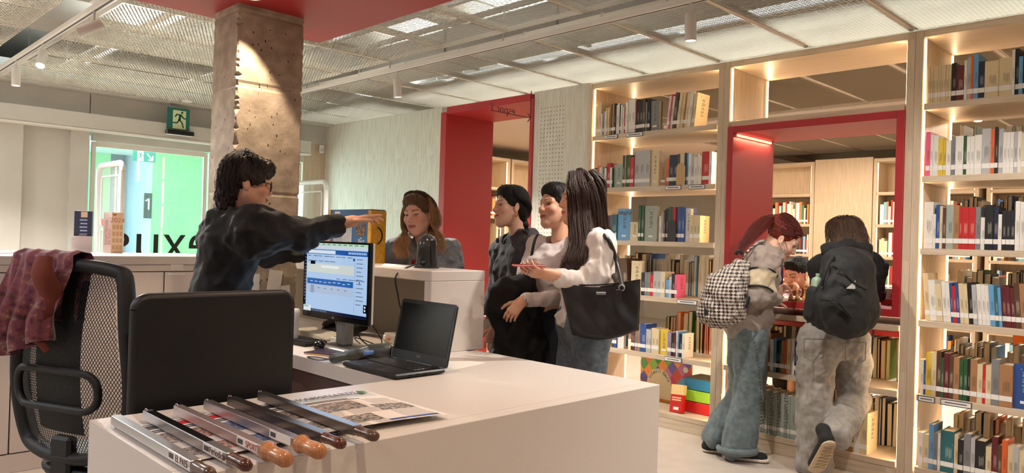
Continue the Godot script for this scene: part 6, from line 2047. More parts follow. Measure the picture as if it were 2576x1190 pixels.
# two straight legs from the hips to the floor: [trouser parts, skin parts, feet]
func legs(hl: Vector3, hr: Vector3, r0: float, r1: float, fwd: Vector3) -> Dictionary:
	var t := []
	var sk := []
	var feet := []
	for h in [hl, hr]:
		var k := Vector3(h.x, 0.48, h.z) + fwd * 0.03
		var a := Vector3(h.x, 0.09, h.z)
		t.append(cap(h, k, r0, (r0 + r1) / 2, 0.04))
		t.append(cap(k, a + Vector3(0, -0.03, 0), (r0 + r1) / 2, r1, 0.04))
		sk.append(cap(h, k, r0 * 0.75, r1 * 0.6, 0.03))
		sk.append(cap(k, a, r1 * 0.55, 0.035, 0.03))
		feet.append([a - fwd * 0.07, a + fwd * 0.18])
	return {"cloth": t, "skin": sk, "feet": feet}

func hd(px: float, py: float, d: float, a: float, p: float, r: float, s: float, neck: Vector3, skin: Color, brow: Color, smile: float) -> Dictionary:
	return {"x": Transform3D(facing(a, p, r), pt(px, py, d)), "s": s, "skin": skin, "lip": Color(skin.r * 0.86, skin.g * 0.60, skin.b * 0.62), "brow": brow, "smile": smile, "neck": neck}

const SKIN := Color(0.80, 0.60, 0.49)
const FAIR := Color(0.83, 0.65, 0.56)

func build_people() -> void:
	librarian()
	denim_woman()
	coat_woman()
	white_top_woman()
	blouse_woman()
	chess_player()
	red_haired_girl()
	backpack_person()
	build_chess()

func hoop(parent: Node, c: Vector3, r: float, th: float, ax: Vector3, m: Material, part := 1.0) -> void:
	var st := S()
	var b := frame_of(ax)
	var pts := []
	for i in 15: pts.append(c + (b.x * cos(TAU * part * i / 14 - 1.2) + b.y * sin(TAU * part * i / 14 - 1.2)) * r)
	tube(st, pts, th, 8)
	obj("earring", st, m, parent)

func librarian() -> void:
	var base := base_of(pt(555, 760, 3.5))
	var n := person("person in a black sweatshirt and glasses pointing across the desk", base)
	var neck := pt(588, 542, 3.50)
	var h := hd(622, 466, 3.48, 112, -6, -4, 1.05, neck, SKIN, Color(0.12, 0.08, 0.06), 1.2)
	var X: Transform3D = h.x
	var tc = skin_tint(SKIN)
	var shr := pt(648, 580, 3.38)
	var elr := pt(762, 592, 3.46)
	var wrr := pt(862, 562, 3.54)
	var shl := pt(585, 575, 3.68)
	var ell_ := pt(664, 640, 3.88)
	var wrl := pt(750, 641, 4.0)
	var hipc := pt(548, 770, 3.52)
	var chest := pt(582, 610, 3.52)
	var fw := facing(112).z
	var sx := facing(112).x
	var lg := legs(hipc + sx * 0.09 - Vector3(0, 0.06, 0), hipc - sx * 0.09 - Vector3(0, 0.06, 0), 0.095, 0.075, fw)
	var d := (pt(930, 545, 3.58) - wrr).normalized()
	var body: Array = [cap(neck + Vector3(0, -0.12, 0), hipc, 0.085, 0.11, 0.05), cap(shr, elr, 0.04, 0.035, 0.03), cap(elr, wrr, 0.034, 0.026, 0.02), cap(shl, ell_, 0.04, 0.035, 0.03), cap(ell_, wrl, 0.034, 0.026, 0.02)] + lg.skin
	var hp := hand_parts(wrr + d * 0.03, d, Vector3(0.0, -1, 0.15), -1.0, [0.10, 0.28, 0.42, 0.55], 0.22, 0.15)
	hp.append(cap(wrr - d * 0.03, wrr + d * 0.04, 0.028, 0.023, 0.02))
	var d2 := (pt(800, 634, 4.1) - wrl).normalized()
	var hp2 := hand_parts(wrl + d2 * 0.04, d2, Vector3(0, -1, 0), 1.0, [0.3, 0.3, 0.35, 0.4])
	hp2.append(cap(wrl - d2 * 0.03, wrl + d2 * 0.05, 0.028, 0.023, 0.02))
	put("body", merge([head_mesh(h, base), field_mesh(body, 0.013, base, 0.0, Vector3.ONE, tc), field_mesh(hp, 0.0038, base, 0.0, Vector3.ONE, tc), field_mesh(hp2, 0.005, base, 0.0, Vector3.ONE, tc)]), vmat(0.5), n)
	eyes(h, n, base, 0.8)
	var sw := [capf(chest, pt(552, 745, 3.52), 0.155, 0.165, 0.05, fw, 0.78), cap(neck - Vector3(0, 0.03, 0), chest, 0.085, 0.13, 0.06), cap(neck + Vector3(0, -0.035, 0), shr, 0.075, 0.085, 0.07), cap(neck + Vector3(0, -0.035, 0), shl, 0.075, 0.08, 0.07), cap(shr, elr, 0.086, 0.068, 0.05), cap(elr, wrr.lerp(elr, 0.14), 0.068, 0.046, 0.03), cap(shl, ell_, 0.08, 0.066, 0.05), cap(ell_, wrl.lerp(ell_, 0.05), 0.064, 0.046, 0.03), cap(shr, chest, 0.10, 0.13, 0.08),
		["-c", wrr, wrr + d * 0.1, 0.036, 0.036, 0.008], ["-c", wrl, wrl + d2 * 0.1, 0.036, 0.036, 0.008], ["-c", neck + (X.origin - neck) * 0.25, neck + (X.origin - neck) * 0.9, 0.062, 0.08, 0.01]]
	put("sweatshirt", field_mesh(sw, 0.011, base, 0.022, Vector3(7, 9, 7), null, 4), cloth(Color(0.045, 0.042, 0.046)), n)
	put("trousers", field_mesh(lg.cloth + [cap(hipc + sx * 0.06, hipc - sx * 0.06, 0.12, 0.12, 0.05)], 0.016, base, 0.01), cloth(Color(0.07, 0.07, 0.09)), n)
	for f in lg.feet: shoe(n, base, Vector3(f[0].x, 0, f[0].z), Vector3(f[1].x, 0, f[1].z), cloth(Color(0.1, 0.1, 0.1)), M.black)
	# short dark hair
	var L := func(x, y, z): return X * (Vector3(x, y, z) * 1.05)
	var B := X.basis
	var hp3 := [ell(L.call(0, 0.052, -0.020), Vector3(0.092, 0.092, 0.106) * 1.05, B, 0.02), ell(L.call(0, -0.02, -0.066), Vector3(0.072, 0.088, 0.052), B, 0.04), ell(L.call(-0.02, 0.085, 0.055), Vector3(0.066, 0.034, 0.050), B, 0.03), ell(L.call(0.02, 0.085, 0.055), Vector3(0.066, 0.034, 0.050), B, 0.03), ell(L.call(-0.068, 0.030, 0.038), Vector3(0.018, 0.034, 0.034), B, 0.02), ell(L.call(0.068, 0.030, 0.038), Vector3(0.018, 0.034, 0.034), B, 0.02), cap(L.call(0, -0.07, -0.085), L.call(0, -0.105, -0.075), 0.045, 0.035, 0.03),
		["-e", L.call(0, -0.045, 0.085), Vector3(0.10, 0.085, 0.075), B, 0.015], ["-e", L.call(-0.095, -0.022, 0.0), Vector3(0.035, 0.04, 0.026), B, 0.01], ["-e", L.call(0.095, -0.022, 0.0), Vector3(0.035, 0.04, 0.026), B, 0.01]]
	put("hair", field_mesh(hp3, 0.0055, base, 0.010, Vector3(60, 18, 36), hair_tint(Color(0.10, 0.07, 0.055), Color(0.20, 0.15, 0.11), X), 9), vmat(0.6), n)
	var lk := []
	for k in 26:
		var a := lerpf(-1.5, 1.5, k / 25.0)
		lk.append([[L.call(sin(a) * 0.03, 0.142, -0.03), L.call(sin(a) * 0.085, 0.115, 0.03 * cos(a)), L.call(sin(a) * 0.098, 0.055, 0.075 * cos(a * 0.8) - 0.01)], 0.012, 0.012, 14, 0.0011])
	for k in 20:
		var a := lerpf(-1.5, 1.5, k / 19.0)
		lk.append([[L.call(sin(a) * 0.03, 0.142, -0.04), L.call(sin(a) * 0.088, 0.09, -0.05 - 0.06 * cos(a)), L.call(sin(a) * 0.088, -0.01, -0.055 - 0.065 * cos(a)), L.call(sin(a) * 0.066, -0.070, -0.045 - 0.060 * cos(a))], 0.010, 0.012, 14, 0.0011])
	put("hair_strands", strands(lk, base, 3), sm(Color(0.13, 0.095, 0.07), 0.58), n)
	# glasses
	var gs := S()
	for sd in [-1.0, 1.0]:
		var ring := []
		for p in rrect(0.052, 0.042, 0.018, 5): ring.append(L.call(sd * 0.033 + p.x, 0.002 + p.y, 0.102 - absf(sd * 0.033 + p.x) * 0.14) - base)
		ring.append(ring[0])
		tube(gs, ring, 0.0022, 6)
		tube(gs, [L.call(sd * 0.059, 0.012, 0.093) - base, L.call(sd * 0.078, 0.014, 0.05) - base, L.call(sd * 0.080, 0.012, -0.005) - base], [0.002, 0.002, 0.002], 6)
	tube(gs, [L.call(-0.007, 0.006, 0.104) - base, L.call(0.007, 0.006, 0.104) - base], [0.002, 0.002], 6)
	obj("glasses", gs, sm(Color(0.05, 0.05, 0.055), 0.25), n)

func denim_woman() -> void:
	var D := 4.52
	var base := base_of(pt(1062, 660, D))
	var n := person("smiling person in a grey denim jacket with long fair hair behind the counter", base)
	var neck := pt(1064, 608, D + 0.02)
	var h := hd(1053, 541, D - 0.02, -24, -7, 4, 1.04, neck, FAIR, Color(0.30, 0.20, 0.14), 1.0)
	var X: Transform3D = h.x
	var tc = skin_tint(FAIR)
	var ax := facing(-14)
	var sl := pt(1126, 634, D + 0.05)
	var sr := pt(994, 634, D + 0.02)
	var el := pt(1158, 735, D + 0.06)
	var er := pt(974, 735, D - 0.02)
	var wl := pt(1100, 765, D - 0.1)
	var wr := pt(1030, 770, D - 0.12)
	var hip := pt(1064, 800, D + 0.03)
	var lg := legs(hip + ax.x * 0.085, hip - ax.x * 0.085, 0.09, 0.07, ax.z)
	var body: Array = [cap(neck + Vector3(0, -0.12, 0), hip, 0.085, 0.12, 0.05), cap(sl, el, 0.04, 0.034, 0.03), cap(el, wl, 0.034, 0.024, 0.02), cap(sr, er, 0.04, 0.034, 0.03), cap(er, wr, 0.034, 0.024, 0.02)] + lg.skin
	var hl := hand_parts(wl, ax.z * 0.3 - ax.x, Vector3.DOWN, 1.0, [0.3, 0.3, 0.3, 0.3])
	var hr := hand_parts(wr, ax.z * 0.3 + ax.x, Vector3.DOWN, -1.0, [0.3, 0.3, 0.3, 0.3])
	put("body", merge([head_mesh(h, base), field_mesh(body, 0.014, base, 0.0, Vector3.ONE, tc), field_mesh(hl, 0.006, base, 0.0, Vector3.ONE, tc), field_mesh(hr, 0.006, base, 0.0, Vector3.ONE, tc)]), vmat(0.5), n)
	h.iris = Color(0.10, 0.10, 0.09)
	eyes(h, n, base, 0.75, Vector3(-0.25, -0.2, 1))
	var den := weave(Color(0.36, 0.365, 0.375), Color(0.56, 0.56, 0.56), 71, 5.0, 0.05)
	var ch := pt(1064, 690, D + 0.02)
	var jk := [capf(ch, hip + Vector3(0, 0.06, 0), 0.165, 0.155, 0.05, ax.z, 0.72), cap(neck + Vector3(0, -0.05, 0), sl, 0.075, 0.075, 0.06), cap(neck + Vector3(0, -0.05, 0), sr, 0.075, 0.075, 0.06), cap(sl, el, 0.074, 0.064, 0.04), cap(el, wl, 0.064, 0.046, 0.03), cap(sr, er, 0.074, 0.064, 0.04), cap(er, wr, 0.064, 0.046, 0.03),
		["-c", neck + Vector3(0, 0.1, 0) + ax.z * 0.03, pt(1056, 690, D) + ax.z * 0.24, 0.072, 0.055, 0.01]]
	var jo := put("denim_jacket", field_mesh(jk, 0.010, base, 0.014, Vector3(10, 8, 10), null, 6), den, n)
	# collar, seams, pockets and buttons
	var cs := S()
	for sd in [-1.0, 1.0]:
		var a: Vector3 = neck + ax.x * sd * 0.062 + Vector3(0, -0.005, 0) - ax.z * 0.02
		var b: Vector3 = neck + ax.x * sd * 0.050 + Vector3(0, -0.055, 0) + ax.z * 0.075
		var c: Vector3 = neck + ax.x * sd * 0.105 + Vector3(0, -0.10, 0) + ax.z * 0.085
		var d: Vector3 = neck + ax.x * sd * 0.105 + Vector3(0, -0.035, 0) + ax.z * 0.0
		var nn: Vector3 = (ax.z + Vector3.UP * 0.5 + ax.x * sd * 0.4).normalized()
		quad(cs, a - base, b - base, c - base, d - base, nn)
		quad(cs, a - base - nn * 0.008, b - base - nn * 0.008, c - base - nn * 0.008, d - base - nn * 0.008, -nn)
		tube(cs, [a - base, b - base, c - base, d - base, a - base], 0.0055, 6)
		# pocket flap and seam piping
		var pf: Vector3 = ch + ax.x * sd * 0.088 + ax.z * 0.118 + Vector3(0, -0.035, 0)
		bx(cs, pf - base, Vector3(0.10, 0.034, 0.012), Basis(ax.x, Vector3.UP, ax.z) * Basis(Vector3.UP, sd * 0.35), 0.004)
	obj("collar_and_pockets", cs, den, n)
	var bs := S()
	for k in 4: lathe(bs, [Vector2(0, 0.004), Vector2(0.007, 0.004), Vector2(0.0075, 0.0), Vector2(0, 0)], Transform3D(Basis(ax.x, ax.z, -Vector3.UP), ch + ax.x * 0.052 + ax.z * 0.128 + Vector3(0, 0.02 - k * 0.075, 0) - base), 10)
	obj("buttons", bs, sm(Color(0.5, 0.42, 0.35), 0.3, 0.8), n)
	put("red_shirt", field_mesh([capf(neck + Vector3(0, -0.13, 0) + ax.z * 0.05, hip, 0.075, 0.10, 0.03, ax.z, 0.8), ["-c", neck + Vector3(0, 0.05, 0) + ax.z * 0.04, neck + Vector3(0, -0.10, 0) + ax.z * 0.14, 0.05, 0.03, 0.01]], 0.012, base, 0.004), cloth(Color(0.52, 0.07, 0.10)), n)
	put("trousers", field_mesh(lg.cloth + [cap(hip + ax.x * 0.05, hip - ax.x * 0.05, 0.13, 0.13, 0.05)], 0.018, base), cloth(Color(0.10, 0.12, 0.18)), n)
	for f in lg.feet: shoe(n, base, Vector3(f[0].x, 0, f[0].z), Vector3(f[1].x, 0, f[1].z), cloth(Color(0.8, 0.8, 0.8)), M.white)
	var L := func(x, y, z): return X * (Vector3(x, y, z) * 1.04)
	var B := X.basis
	var hm := [ell(L.call(0, 0.042, -0.020), Vector3(0.087, 0.096, 0.102), B, 0.02), ell(L.call(0, 0.082, 0.036), Vector3(0.072, 0.048, 0.050), B, 0.02), ell(L.call(0, -0.05, -0.055), Vector3(0.085, 0.10, 0.055), B, 0.04), ["-e", L.call(0, -0.026, 0.082), Vector3(0.070, 0.094, 0.074), B, 0.012], ["-e", L.call(0.085, -0.01, 0.012), Vector3(0.026, 0.034, 0.026), B, 0.008]]
	put("hair", field_mesh(hm, 0.0055, base, 0.005, Vector3(70, 14, 70), hair_tint(Color(0.26, 0.18, 0.12), Color(0.42, 0.31, 0.21), X), 9), vmat(0.6), n)
	var lk := []
	var sR := pt(1010, 610, D - 0.10)
	for k in 7:
		var o := (k - 3) * 0.012
		lk.append([[L.call(-0.060 + o * 0.5, 0.09, 0.02), L.call(-0.086, 0.02, 0.0 + o), L.call(-0.088, -0.07, 0.01 + o), pt(1016 + o * 350, 598, D - 0.11), pt(1008 + o * 420, 622, D - 0.15), pt(1012 + o * 420, 640, D - 0.16), pt(1010 + o * 380, 652, D - 0.16)], 0.009, 0.013, 30, 0.0012])
		lk.append([[L.call(0.055 + o * 0.5, 0.10, -0.01), L.call(0.088, 0.02, -0.03 + o), L.call(0.088, -0.07, -0.035 + o), pt(1096 + o * 380, 590, D - 0.05), pt(1103 + o * 420, 620, D - 0.10), pt(1101 + o * 420, 640, D - 0.12)], 0.009, 0.013, 30, 0.0012])
	for k in 22:
		var a := lerpf(-1.45, 1.45, k / 21.0)
		lk.append([[L.call(sin(a) * 0.015, 0.136, 0.03), L.call(sin(a) * 0.07, 0.115, 0.02 - 0.02 * cos(a)), L.call(sin(a) * 0.090, 0.05, -0.035 - 0.05 * cos(a)), L.call(sin(a) * 0.082, -0.06, -0.045 - 0.05 * cos(a)), L.call(sin(a) * 0.075, -0.14, -0.05 - 0.05 * cos(a))], 0.006, 0.010, 12, 0.0011])
	put("hair_strands", strands(lk.slice(14), base, 5), sm(Color(0.36, 0.26, 0.18), 0.58), n)
	put("fair_lengths", strands(lk.slice(0, 14), base, 6), sm(Color(0.66, 0.50, 0.33), 0.55), n)
	var ps := S()
	lathe(ps, [Vector2(0, -0.007), Vector2(0.006, -0.004), Vector2(0.007, 0.0), Vector2(0.005, 0.005), Vector2(0, 0.007)], Transform3D(Basis.IDENTITY, L.call(0.078, -0.044, -0.004) - base), 12)
	obj("earring", ps, sm(Color(0.85, 0.82, 0.78), 0.2), n)

func coat_woman() -> void:
	var D := 4.52
	var base := base_of(pt(1300, 700, D))
	var n := person("smiling person in a dark grey hooded coat with tied back dark hair", base)
	var neck := pt(1302, 590, D + 0.02)
	var h := hd(1284, 522, D, -66, 2, 3, 1.05, neck, FAIR, Color(0.10, 0.07, 0.06), 1.6)
	var X: Transform3D = h.x
	var tc = skin_tint(FAIR)
	var ax := facing(-60)
	var sl := pt(1322, 640, D - 0.14)
	var sr := pt(1268, 632, D + 0.17)
	var el := pt(1296, 752, D - 0.18)
	var wl := pt(1250, 812, D - 0.28)
	var er := pt(1250, 745, D + 0.17)
	var wr := pt(1232, 800, D + 0.02)
	var hip := pt(1305, 800, D)
	var lg := legs(hip + ax.x * 0.085, hip - ax.x * 0.085, 0.09, 0.07, ax.z)
	var body: Array = [cap(neck + Vector3(0, -0.12, 0), hip, 0.085, 0.12, 0.05), cap(sl, el, 0.038, 0.032, 0.03), cap(el, wl, 0.032, 0.024, 0.02), cap(sr, er, 0.038, 0.032, 0.03), cap(er, wr, 0.032, 0.024, 0.02)] + lg.skin
	var dl := (pt(1236, 850, D - 0.34) - wl).normalized()
	var hl := hand_parts(wl + dl * 0.02, dl, -facing(-20).z, -1.0, [0.35, 0.42, 0.46, 0.5], 0.03, 0.25, 0.94)
	hl.append(cap(wl - dl * 0.03, wl + dl * 0.03, 0.026, 0.022, 0.02))
	var dr := (pt(1228, 836, D - 0.1) - wr).normalized()
	var hr := hand_parts(wr + dr * 0.02, dr, ax.x, 1.0, [0.4, 0.45, 0.5, 0.5])
	hr.append(cap(wr - dr * 0.03, wr + dr * 0.03, 0.026, 0.022, 0.02))
	put("body", merge([head_mesh(h, base), field_mesh(body, 0.014, base, 0.0, Vector3.ONE, tc), field_mesh(hl, 0.0042, base, 0.0, Vector3.ONE, tc), field_mesh(hr, 0.005, base, 0.0, Vector3.ONE, tc)]), vmat(0.5), n)
	eyes(h, n, base, 0.7, Vector3(0, -0.1, 1))
	var L := func(x, y, z): return X * (Vector3(x, y, z) * 1.05)
	var B := X.basis
	# teeth of the open smile
	var ts := S()
	for k in 8:
		var u := lerpf(-0.016, 0.016, k / 7.0)
		bx(ts, L.call(u, -0.0575 + 0.004 * pow(u / 0.018, 2.0), 0.0895 - 26.0 * u * u) - base, Vector3(0.0042, 0.0052, 0.003), B)
	obj("teeth", ts, sm(Color(0.85, 0.82, 0.77), 0.3), n)
	var ch := pt(1300, 690, D)
	var cm := cloth(Color(0.205, 0.19, 0.20))
	var co := [capf(ch, hip + Vector3(0, -0.05, 0), 0.175, 0.185, 0.06, ax.z, 0.80), cap(hip, hip + Vector3(0, -0.30, 0), 0.16, 0.17, 0.06), cap(neck + Vector3(0, -0.05, 0), sl, 0.08, 0.085, 0.06), cap(neck + Vector3(0, -0.05, 0), sr, 0.08, 0.08, 0.06), cap(sl, el, 0.080, 0.070, 0.04), cap(el, wl.lerp(el, 0.05), 0.070, 0.050, 0.03), cap(sr, er, 0.078, 0.068, 0.04), cap(er, wr.lerp(er, 0.05), 0.068, 0.048, 0.03),
		["-c", wl, wl + dl * 0.1, 0.036, 0.036, 0.006], ["-c", wr, wr + dr * 0.1, 0.036, 0.036, 0.006], ["-c", neck + Vector3(0, -0.02, 0) + ax.z * 0.04, X.origin, 0.055, 0.075, 0.01]]
	put("coat", field_mesh(co, 0.011, base, 0.014, Vector3(8, 7, 8), null, 8), cm, n)
	# hood lying on the back, standing collar
	var hd_ := [cap(neck + ax.x * 0.10 + Vector3(0, -0.045, 0), neck - ax.z * 0.085 + Vector3(0, -0.015, 0), 0.034, 0.052, 0.03), cap(neck - ax.x * 0.10 + Vector3(0, -0.045, 0), neck - ax.z * 0.085 + Vector3(0, -0.015, 0), 0.034, 0.052, 0.03), cap(neck + ax.x * 0.11 + Vector3(0, -0.05, 0), neck + ax.z * 0.075 + Vector3(0, -0.10, 0) + ax.x * 0.03, 0.034, 0.022, 0.03), cap(neck - ax.z * 0.11 + ax.x * 0.06 + Vector3(0, -0.05, 0), neck - ax.z * 0.13 + ax.x * 0.05 + Vector3(0, -0.12, 0), 0.052, 0.06, 0.05)]
	put("hood", field_mesh(hd_, 0.009, base, 0.010, Vector3(12, 12, 12), null, 2), cloth(Color(0.245, 0.225, 0.23)), n)
	put("scarf_collar", field_mesh([cap(neck + ax.x * 0.06 + Vector3(0, 0.0, 0), neck + ax.z * 0.06 + Vector3(0, -0.045, 0), 0.026, 0.028, 0.02), cap(neck - ax.x * 0.06, neck + ax.z * 0.06 + Vector3(0, -0.045, 0), 0.026, 0.028, 0.02), cap(neck + ax.x * 0.06, neck - ax.z * 0.07 + Vector3(0, 0.01, 0), 0.026, 0.026, 0.02)], 0.008, base, 0.005), cloth(Color(0.06, 0.055, 0.062)), n)
	var bs := S()
	for k in 3: lathe(bs, [Vector2(0, 0.006), Vector2(0.015, 0.005), Vector2(0.017, 0.0), Vector2(0, -0.004)], Transform3D(frame_of(ax.z) * Basis(Vector3.RIGHT, PI / 2), pt([1252, 1247, 1244][k], [605, 632, 686][k], D - 0.165) - base), 14)
	obj("coat_buttons", bs, sm(Color(0.05, 0.045, 0.05), 0.3), n)
	put("trousers", field_mesh(lg.cloth + [cap(hip + ax.x * 0.05, hip - ax.x * 0.05, 0.11, 0.11, 0.05)], 0.018, base), cloth(Color(0.16, 0.14, 0.14)), n)
	for f in lg.feet: shoe(n, base, Vector3(f[0].x, 0, f[0].z), Vector3(f[1].x, 0, f[1].z), cloth(Color(0.1, 0.1, 0.1)), M.black)
	var hm := [ell(L.call(0, 0.042, -0.020), Vector3(0.086, 0.096, 0.102), B, 0.02), ell(L.call(0, 0.082, 0.036), Vector3(0.072, 0.048, 0.050), B, 0.02), ell(L.call(0, -0.015, -0.062), Vector3(0.072, 0.075, 0.052), B, 0.04), ["-e", L.call(0, -0.024, 0.082), Vector3(0.072, 0.090, 0.076), B, 0.012], ["-e", L.call(0.085, -0.025, 0.010), Vector3(0.028, 0.034, 0.030), B, 0.008], ["-e", L.call(-0.085, -0.025, 0.010), Vector3(0.028, 0.034, 0.030), B, 0.008]]
	for k in 5: hm.append(ell(L.call(0.012 * sin(k * 1.6), -0.072 - k * 0.022, -0.088 + 0.006 * cos(k * 1.6)), Vector3(0.030 - k * 0.002, 0.020, 0.027), B, 0.008))
	put("hair", field_mesh(hm, 0.0055, base, 0.003, Vector3(80, 40, 80), hair_tint(Color(0.045, 0.034, 0.030), Color(0.10, 0.072, 0.06), X), 4), vmat(0.6), n)
	var lk := []
	for k in 34:
		var a := lerpf(-1.6, 1.6, k / 33.0)
		lk.append([[L.call(sin(a) * 0.035, 0.118, 0.065 - 0.045 * absf(sin(a))), L.call(sin(a) * 0.088, 0.088 - 0.02 * absf(a), 0.0), L.call(sin(a) * 0.088, 0.02, -0.06 - 0.05 * cos(a)), L.call(sin(a) * 0.03, -0.06, -0.100)], 0.006, 0.007, 13, 0.0010])
	put("hair_strands", strands(lk, base, 8), sm(Color(0.065, 0.048, 0.04), 0.58), n)
	hoop(n, L.call(0.077, -0.046, -0.004) - base, 0.010, 0.0035, B.x, sm(Color(0.80, 0.60, 0.30), 0.2, 0.9))
	hoop(n, wl + dl * 0.13 - base, 0.010, 0.002, dl, M.chrome)
	var tk := thing("paper_slip", "folded white paper slip held by the person in the dark coat", "paper", pt(1236, 822, D - 0.30))
	box("sheet", Vector3.ZERO, Vector3(0.09, 0.002, 0.12), M.paper, tk, 0.0, facing(-40, 50, 30))

func white_top_woman() -> void:
	var D := 4.20
	var base := base_of(pt(1395, 760, D))
	var n := person("person in a white long-sleeved top and dark jeans carrying a black coat", base)
	var neck := pt(1408, 602, D + 0.02)
	var h := hd(1400, 521, D, -57, 3, 2, 1.06, neck, SKIN, Color(0.09, 0.06, 0.05), 1.0)
	var X: Transform3D = h.x
	var tc = skin_tint(SKIN)
	var ax := facing(-48)
	var sl := pt(1450, 622, D - 0.10)
	var sr := pt(1352, 622, D + 0.13)
	var el := pt(1428, 745, D - 0.12)
	var wl := pt(1318, 756, D - 0.28)
	var er := pt(1324, 690, D + 0.04)
	var wr := pt(1300, 760, D - 0.05)
	var hip := pt(1395, 815, D)
	var lg := legs(hip + ax.x * 0.085, hip - ax.x * 0.085, 0.088, 0.075, ax.z)
	var waist := pt(1398, 765, D)
	var body: Array = [cap(neck + Vector3(0, -0.12, 0), waist, 0.085, 0.105, 0.05), cap(waist, hip, 0.108, 0.12, 0.05), cap(sl, el, 0.038, 0.034, 0.03), cap(el, wl, 0.034, 0.025, 0.02), cap(sr, er, 0.038, 0.034, 0.03), cap(er, wr, 0.034, 0.025, 0.02), cap(neck + Vector3(0, -0.06, 0), sl, 0.032, 0.034, 0.02), cap(neck + Vector3(0, -0.06, 0), sr, 0.032, 0.034, 0.02)] + lg.skin
	var dl := (pt(1296, 772, D - 0.31) - wl).normalized()
	var hl := hand_parts(wl + dl * 0.015, (dl + Vector3(0, -0.35, 0)).normalized(), -facing(-20).z, -1.0, [0.55, 0.62, 0.66, 0.7], 0.02, 0.3, 0.92)
	hl.append(cap(wl - dl * 0.03, wl + dl * 0.03, 0.027, 0.023, 0.02))
	var hr := hand_parts(wr, Vector3(0, -0.6, 0) + ax.z * 0.4 - ax.x * -0.3, ax.x, 1.0, [0.5, 0.5, 0.5, 0.5])
	put("body", merge([head_mesh(h, base), field_mesh(body, 0.013, base, 0.0, Vector3.ONE, tc), field_mesh(hl, 0.004, base, 0.0, Vector3.ONE, tc), field_mesh(hr, 0.006, base, 0.0, Vector3.ONE, tc)]), vmat(0.5), n)
	eyes(h, n, base, 0.9, Vector3(0, 0, 1))
	var L := func(x, y, z): return X * (Vector3(x, y, z) * 1.06)
	var B := X.basis
	var wm := cloth(Color(0.80, 0.75, 0.73))
	var ch := pt(1398, 668, D)
	var tp := [capf(ch, waist + Vector3(0, 0.01, 0), 0.142, 0.120, 0.05, ax.z, 0.80), ell(ch + ax.z * 0.085 + ax.x * 0.055 + Vector3(0, -0.005, 0), Vector3(0.07, 0.075, 0.06), ax, 0.05), ell(ch + ax.z * 0.085 - ax.x * 0.055 + Vector3(0, -0.005, 0), Vector3(0.07, 0.075, 0.06), ax, 0.05), cap(neck + Vector3(0, -0.06, 0), sl, 0.066, 0.062, 0.05), cap(neck + Vector3(0, -0.06, 0), sr, 0.066, 0.062, 0.05), cap(sl, el, 0.060, 0.050, 0.04), cap(el, wl.lerp(el, 0.05), 0.050, 0.037, 0.03), cap(sr, er, 0.060, 0.050, 0.04), cap(er, wr.lerp(er, 0.05), 0.050, 0.037, 0.03),
		["-c", wl, wl + dl * 0.1, 0.030, 0.030, 0.006], ["-c", neck + Vector3(0, 0.02, 0) + ax.z * 0.03, neck + Vector3(0, 0.12, 0) + ax.z * 0.02, 0.068, 0.085, 0.008]]
	put("white_top", field_mesh(tp, 0.010, base, 0.009, Vector3(11, 13, 11), null, 3), wm, n)
	var jm := weave(Color(0.055, 0.075, 0.11), Color(0.12, 0.15, 0.20), 81, 5.0, 0.04)
	put("jeans", field_mesh(lg.cloth + [cap(hip + ax.x * 0.05 + Vector3(0, -0.02, 0), hip - ax.x * 0.05 + Vector3(0, -0.02, 0), 0.125, 0.125, 0.05), cap(hip + Vector3(0, 0.03, 0), waist + Vector3(0, -0.05, 0), 0.125, 0.118, 0.03)], 0.014, base, 0.006, Vector3(10, 5, 10)), jm, n)
	for f in lg.feet: shoe(n, base, Vector3(f[0].x, 0, f[0].z), Vector3(f[1].x, 0, f[1].z), cloth(Color(0.8, 0.8, 0.78)), M.white)
	var hm := [ell(L.call(0, 0.042, -0.020), Vector3(0.086, 0.096, 0.102), B, 0.02), ell(L.call(0, 0.082, 0.036), Vector3(0.072, 0.048, 0.050), B, 0.02), ell(L.call(0, -0.03, -0.066), Vector3(0.070, 0.09, 0.05), B, 0.04), ["-e", L.call(0, -0.028, 0.082), Vector3(0.072, 0.092, 0.072), B, 0.012], ["-e", L.call(0.085, -0.025, 0.012), Vector3(0.028, 0.036, 0.028), B, 0.008], ["-e", L.call(-0.085, -0.025, 0.012), Vector3(0.028, 0.036, 0.028), B, 0.008]]
	put("hair", field_mesh(hm, 0.0055, base, 0.003, Vector3(80, 20, 80), hair_tint(Color(0.05, 0.038, 0.033), Color(0.12, 0.085, 0.065), X), 5), vmat(0.6), n)
	var lk := []
	for k in 34:
		var a := lerpf(-1.6, 1.6, k / 33.0)
		lk.append([[L.call(sin(a) * 0.03, 0.124, 0.055 - 0.04 * absf(sin(a))), L.call(sin(a) * 0.087, 0.085 - 0.02 * absf(a), -0.005), L.call(sin(a) * 0.086, 0.01, -0.06 - 0.05 * cos(a)), L.call(sin(a) * 0.05, -0.09, -0.085), L.call(sin(a) * 0.05, -0.18, -0.08), L.call(sin(a) * 0.06, -0.26, -0.06)], 0.006, 0.012, 13, 0.0011])
	put("hair_strands", strands(lk, base, 9), sm(Color(0.075, 0.052, 0.042), 0.58), n)
	hoop(n, L.call(0.080, -0.050, -0.002) - base, 0.013, 0.0035, B.x, sm(Color(0.82, 0.62, 0.32), 0.2, 0.9))
	var ns := S()
	tube(ns, spline([neck + ax.x * 0.055 + ax.z * 0.02, neck + Vector3(0, -0.075, 0) + ax.z * 0.088, neck - ax.x * 0.055 + ax.z * 0.02].map(func(p): return p - base), 6), 0.0012, 5)
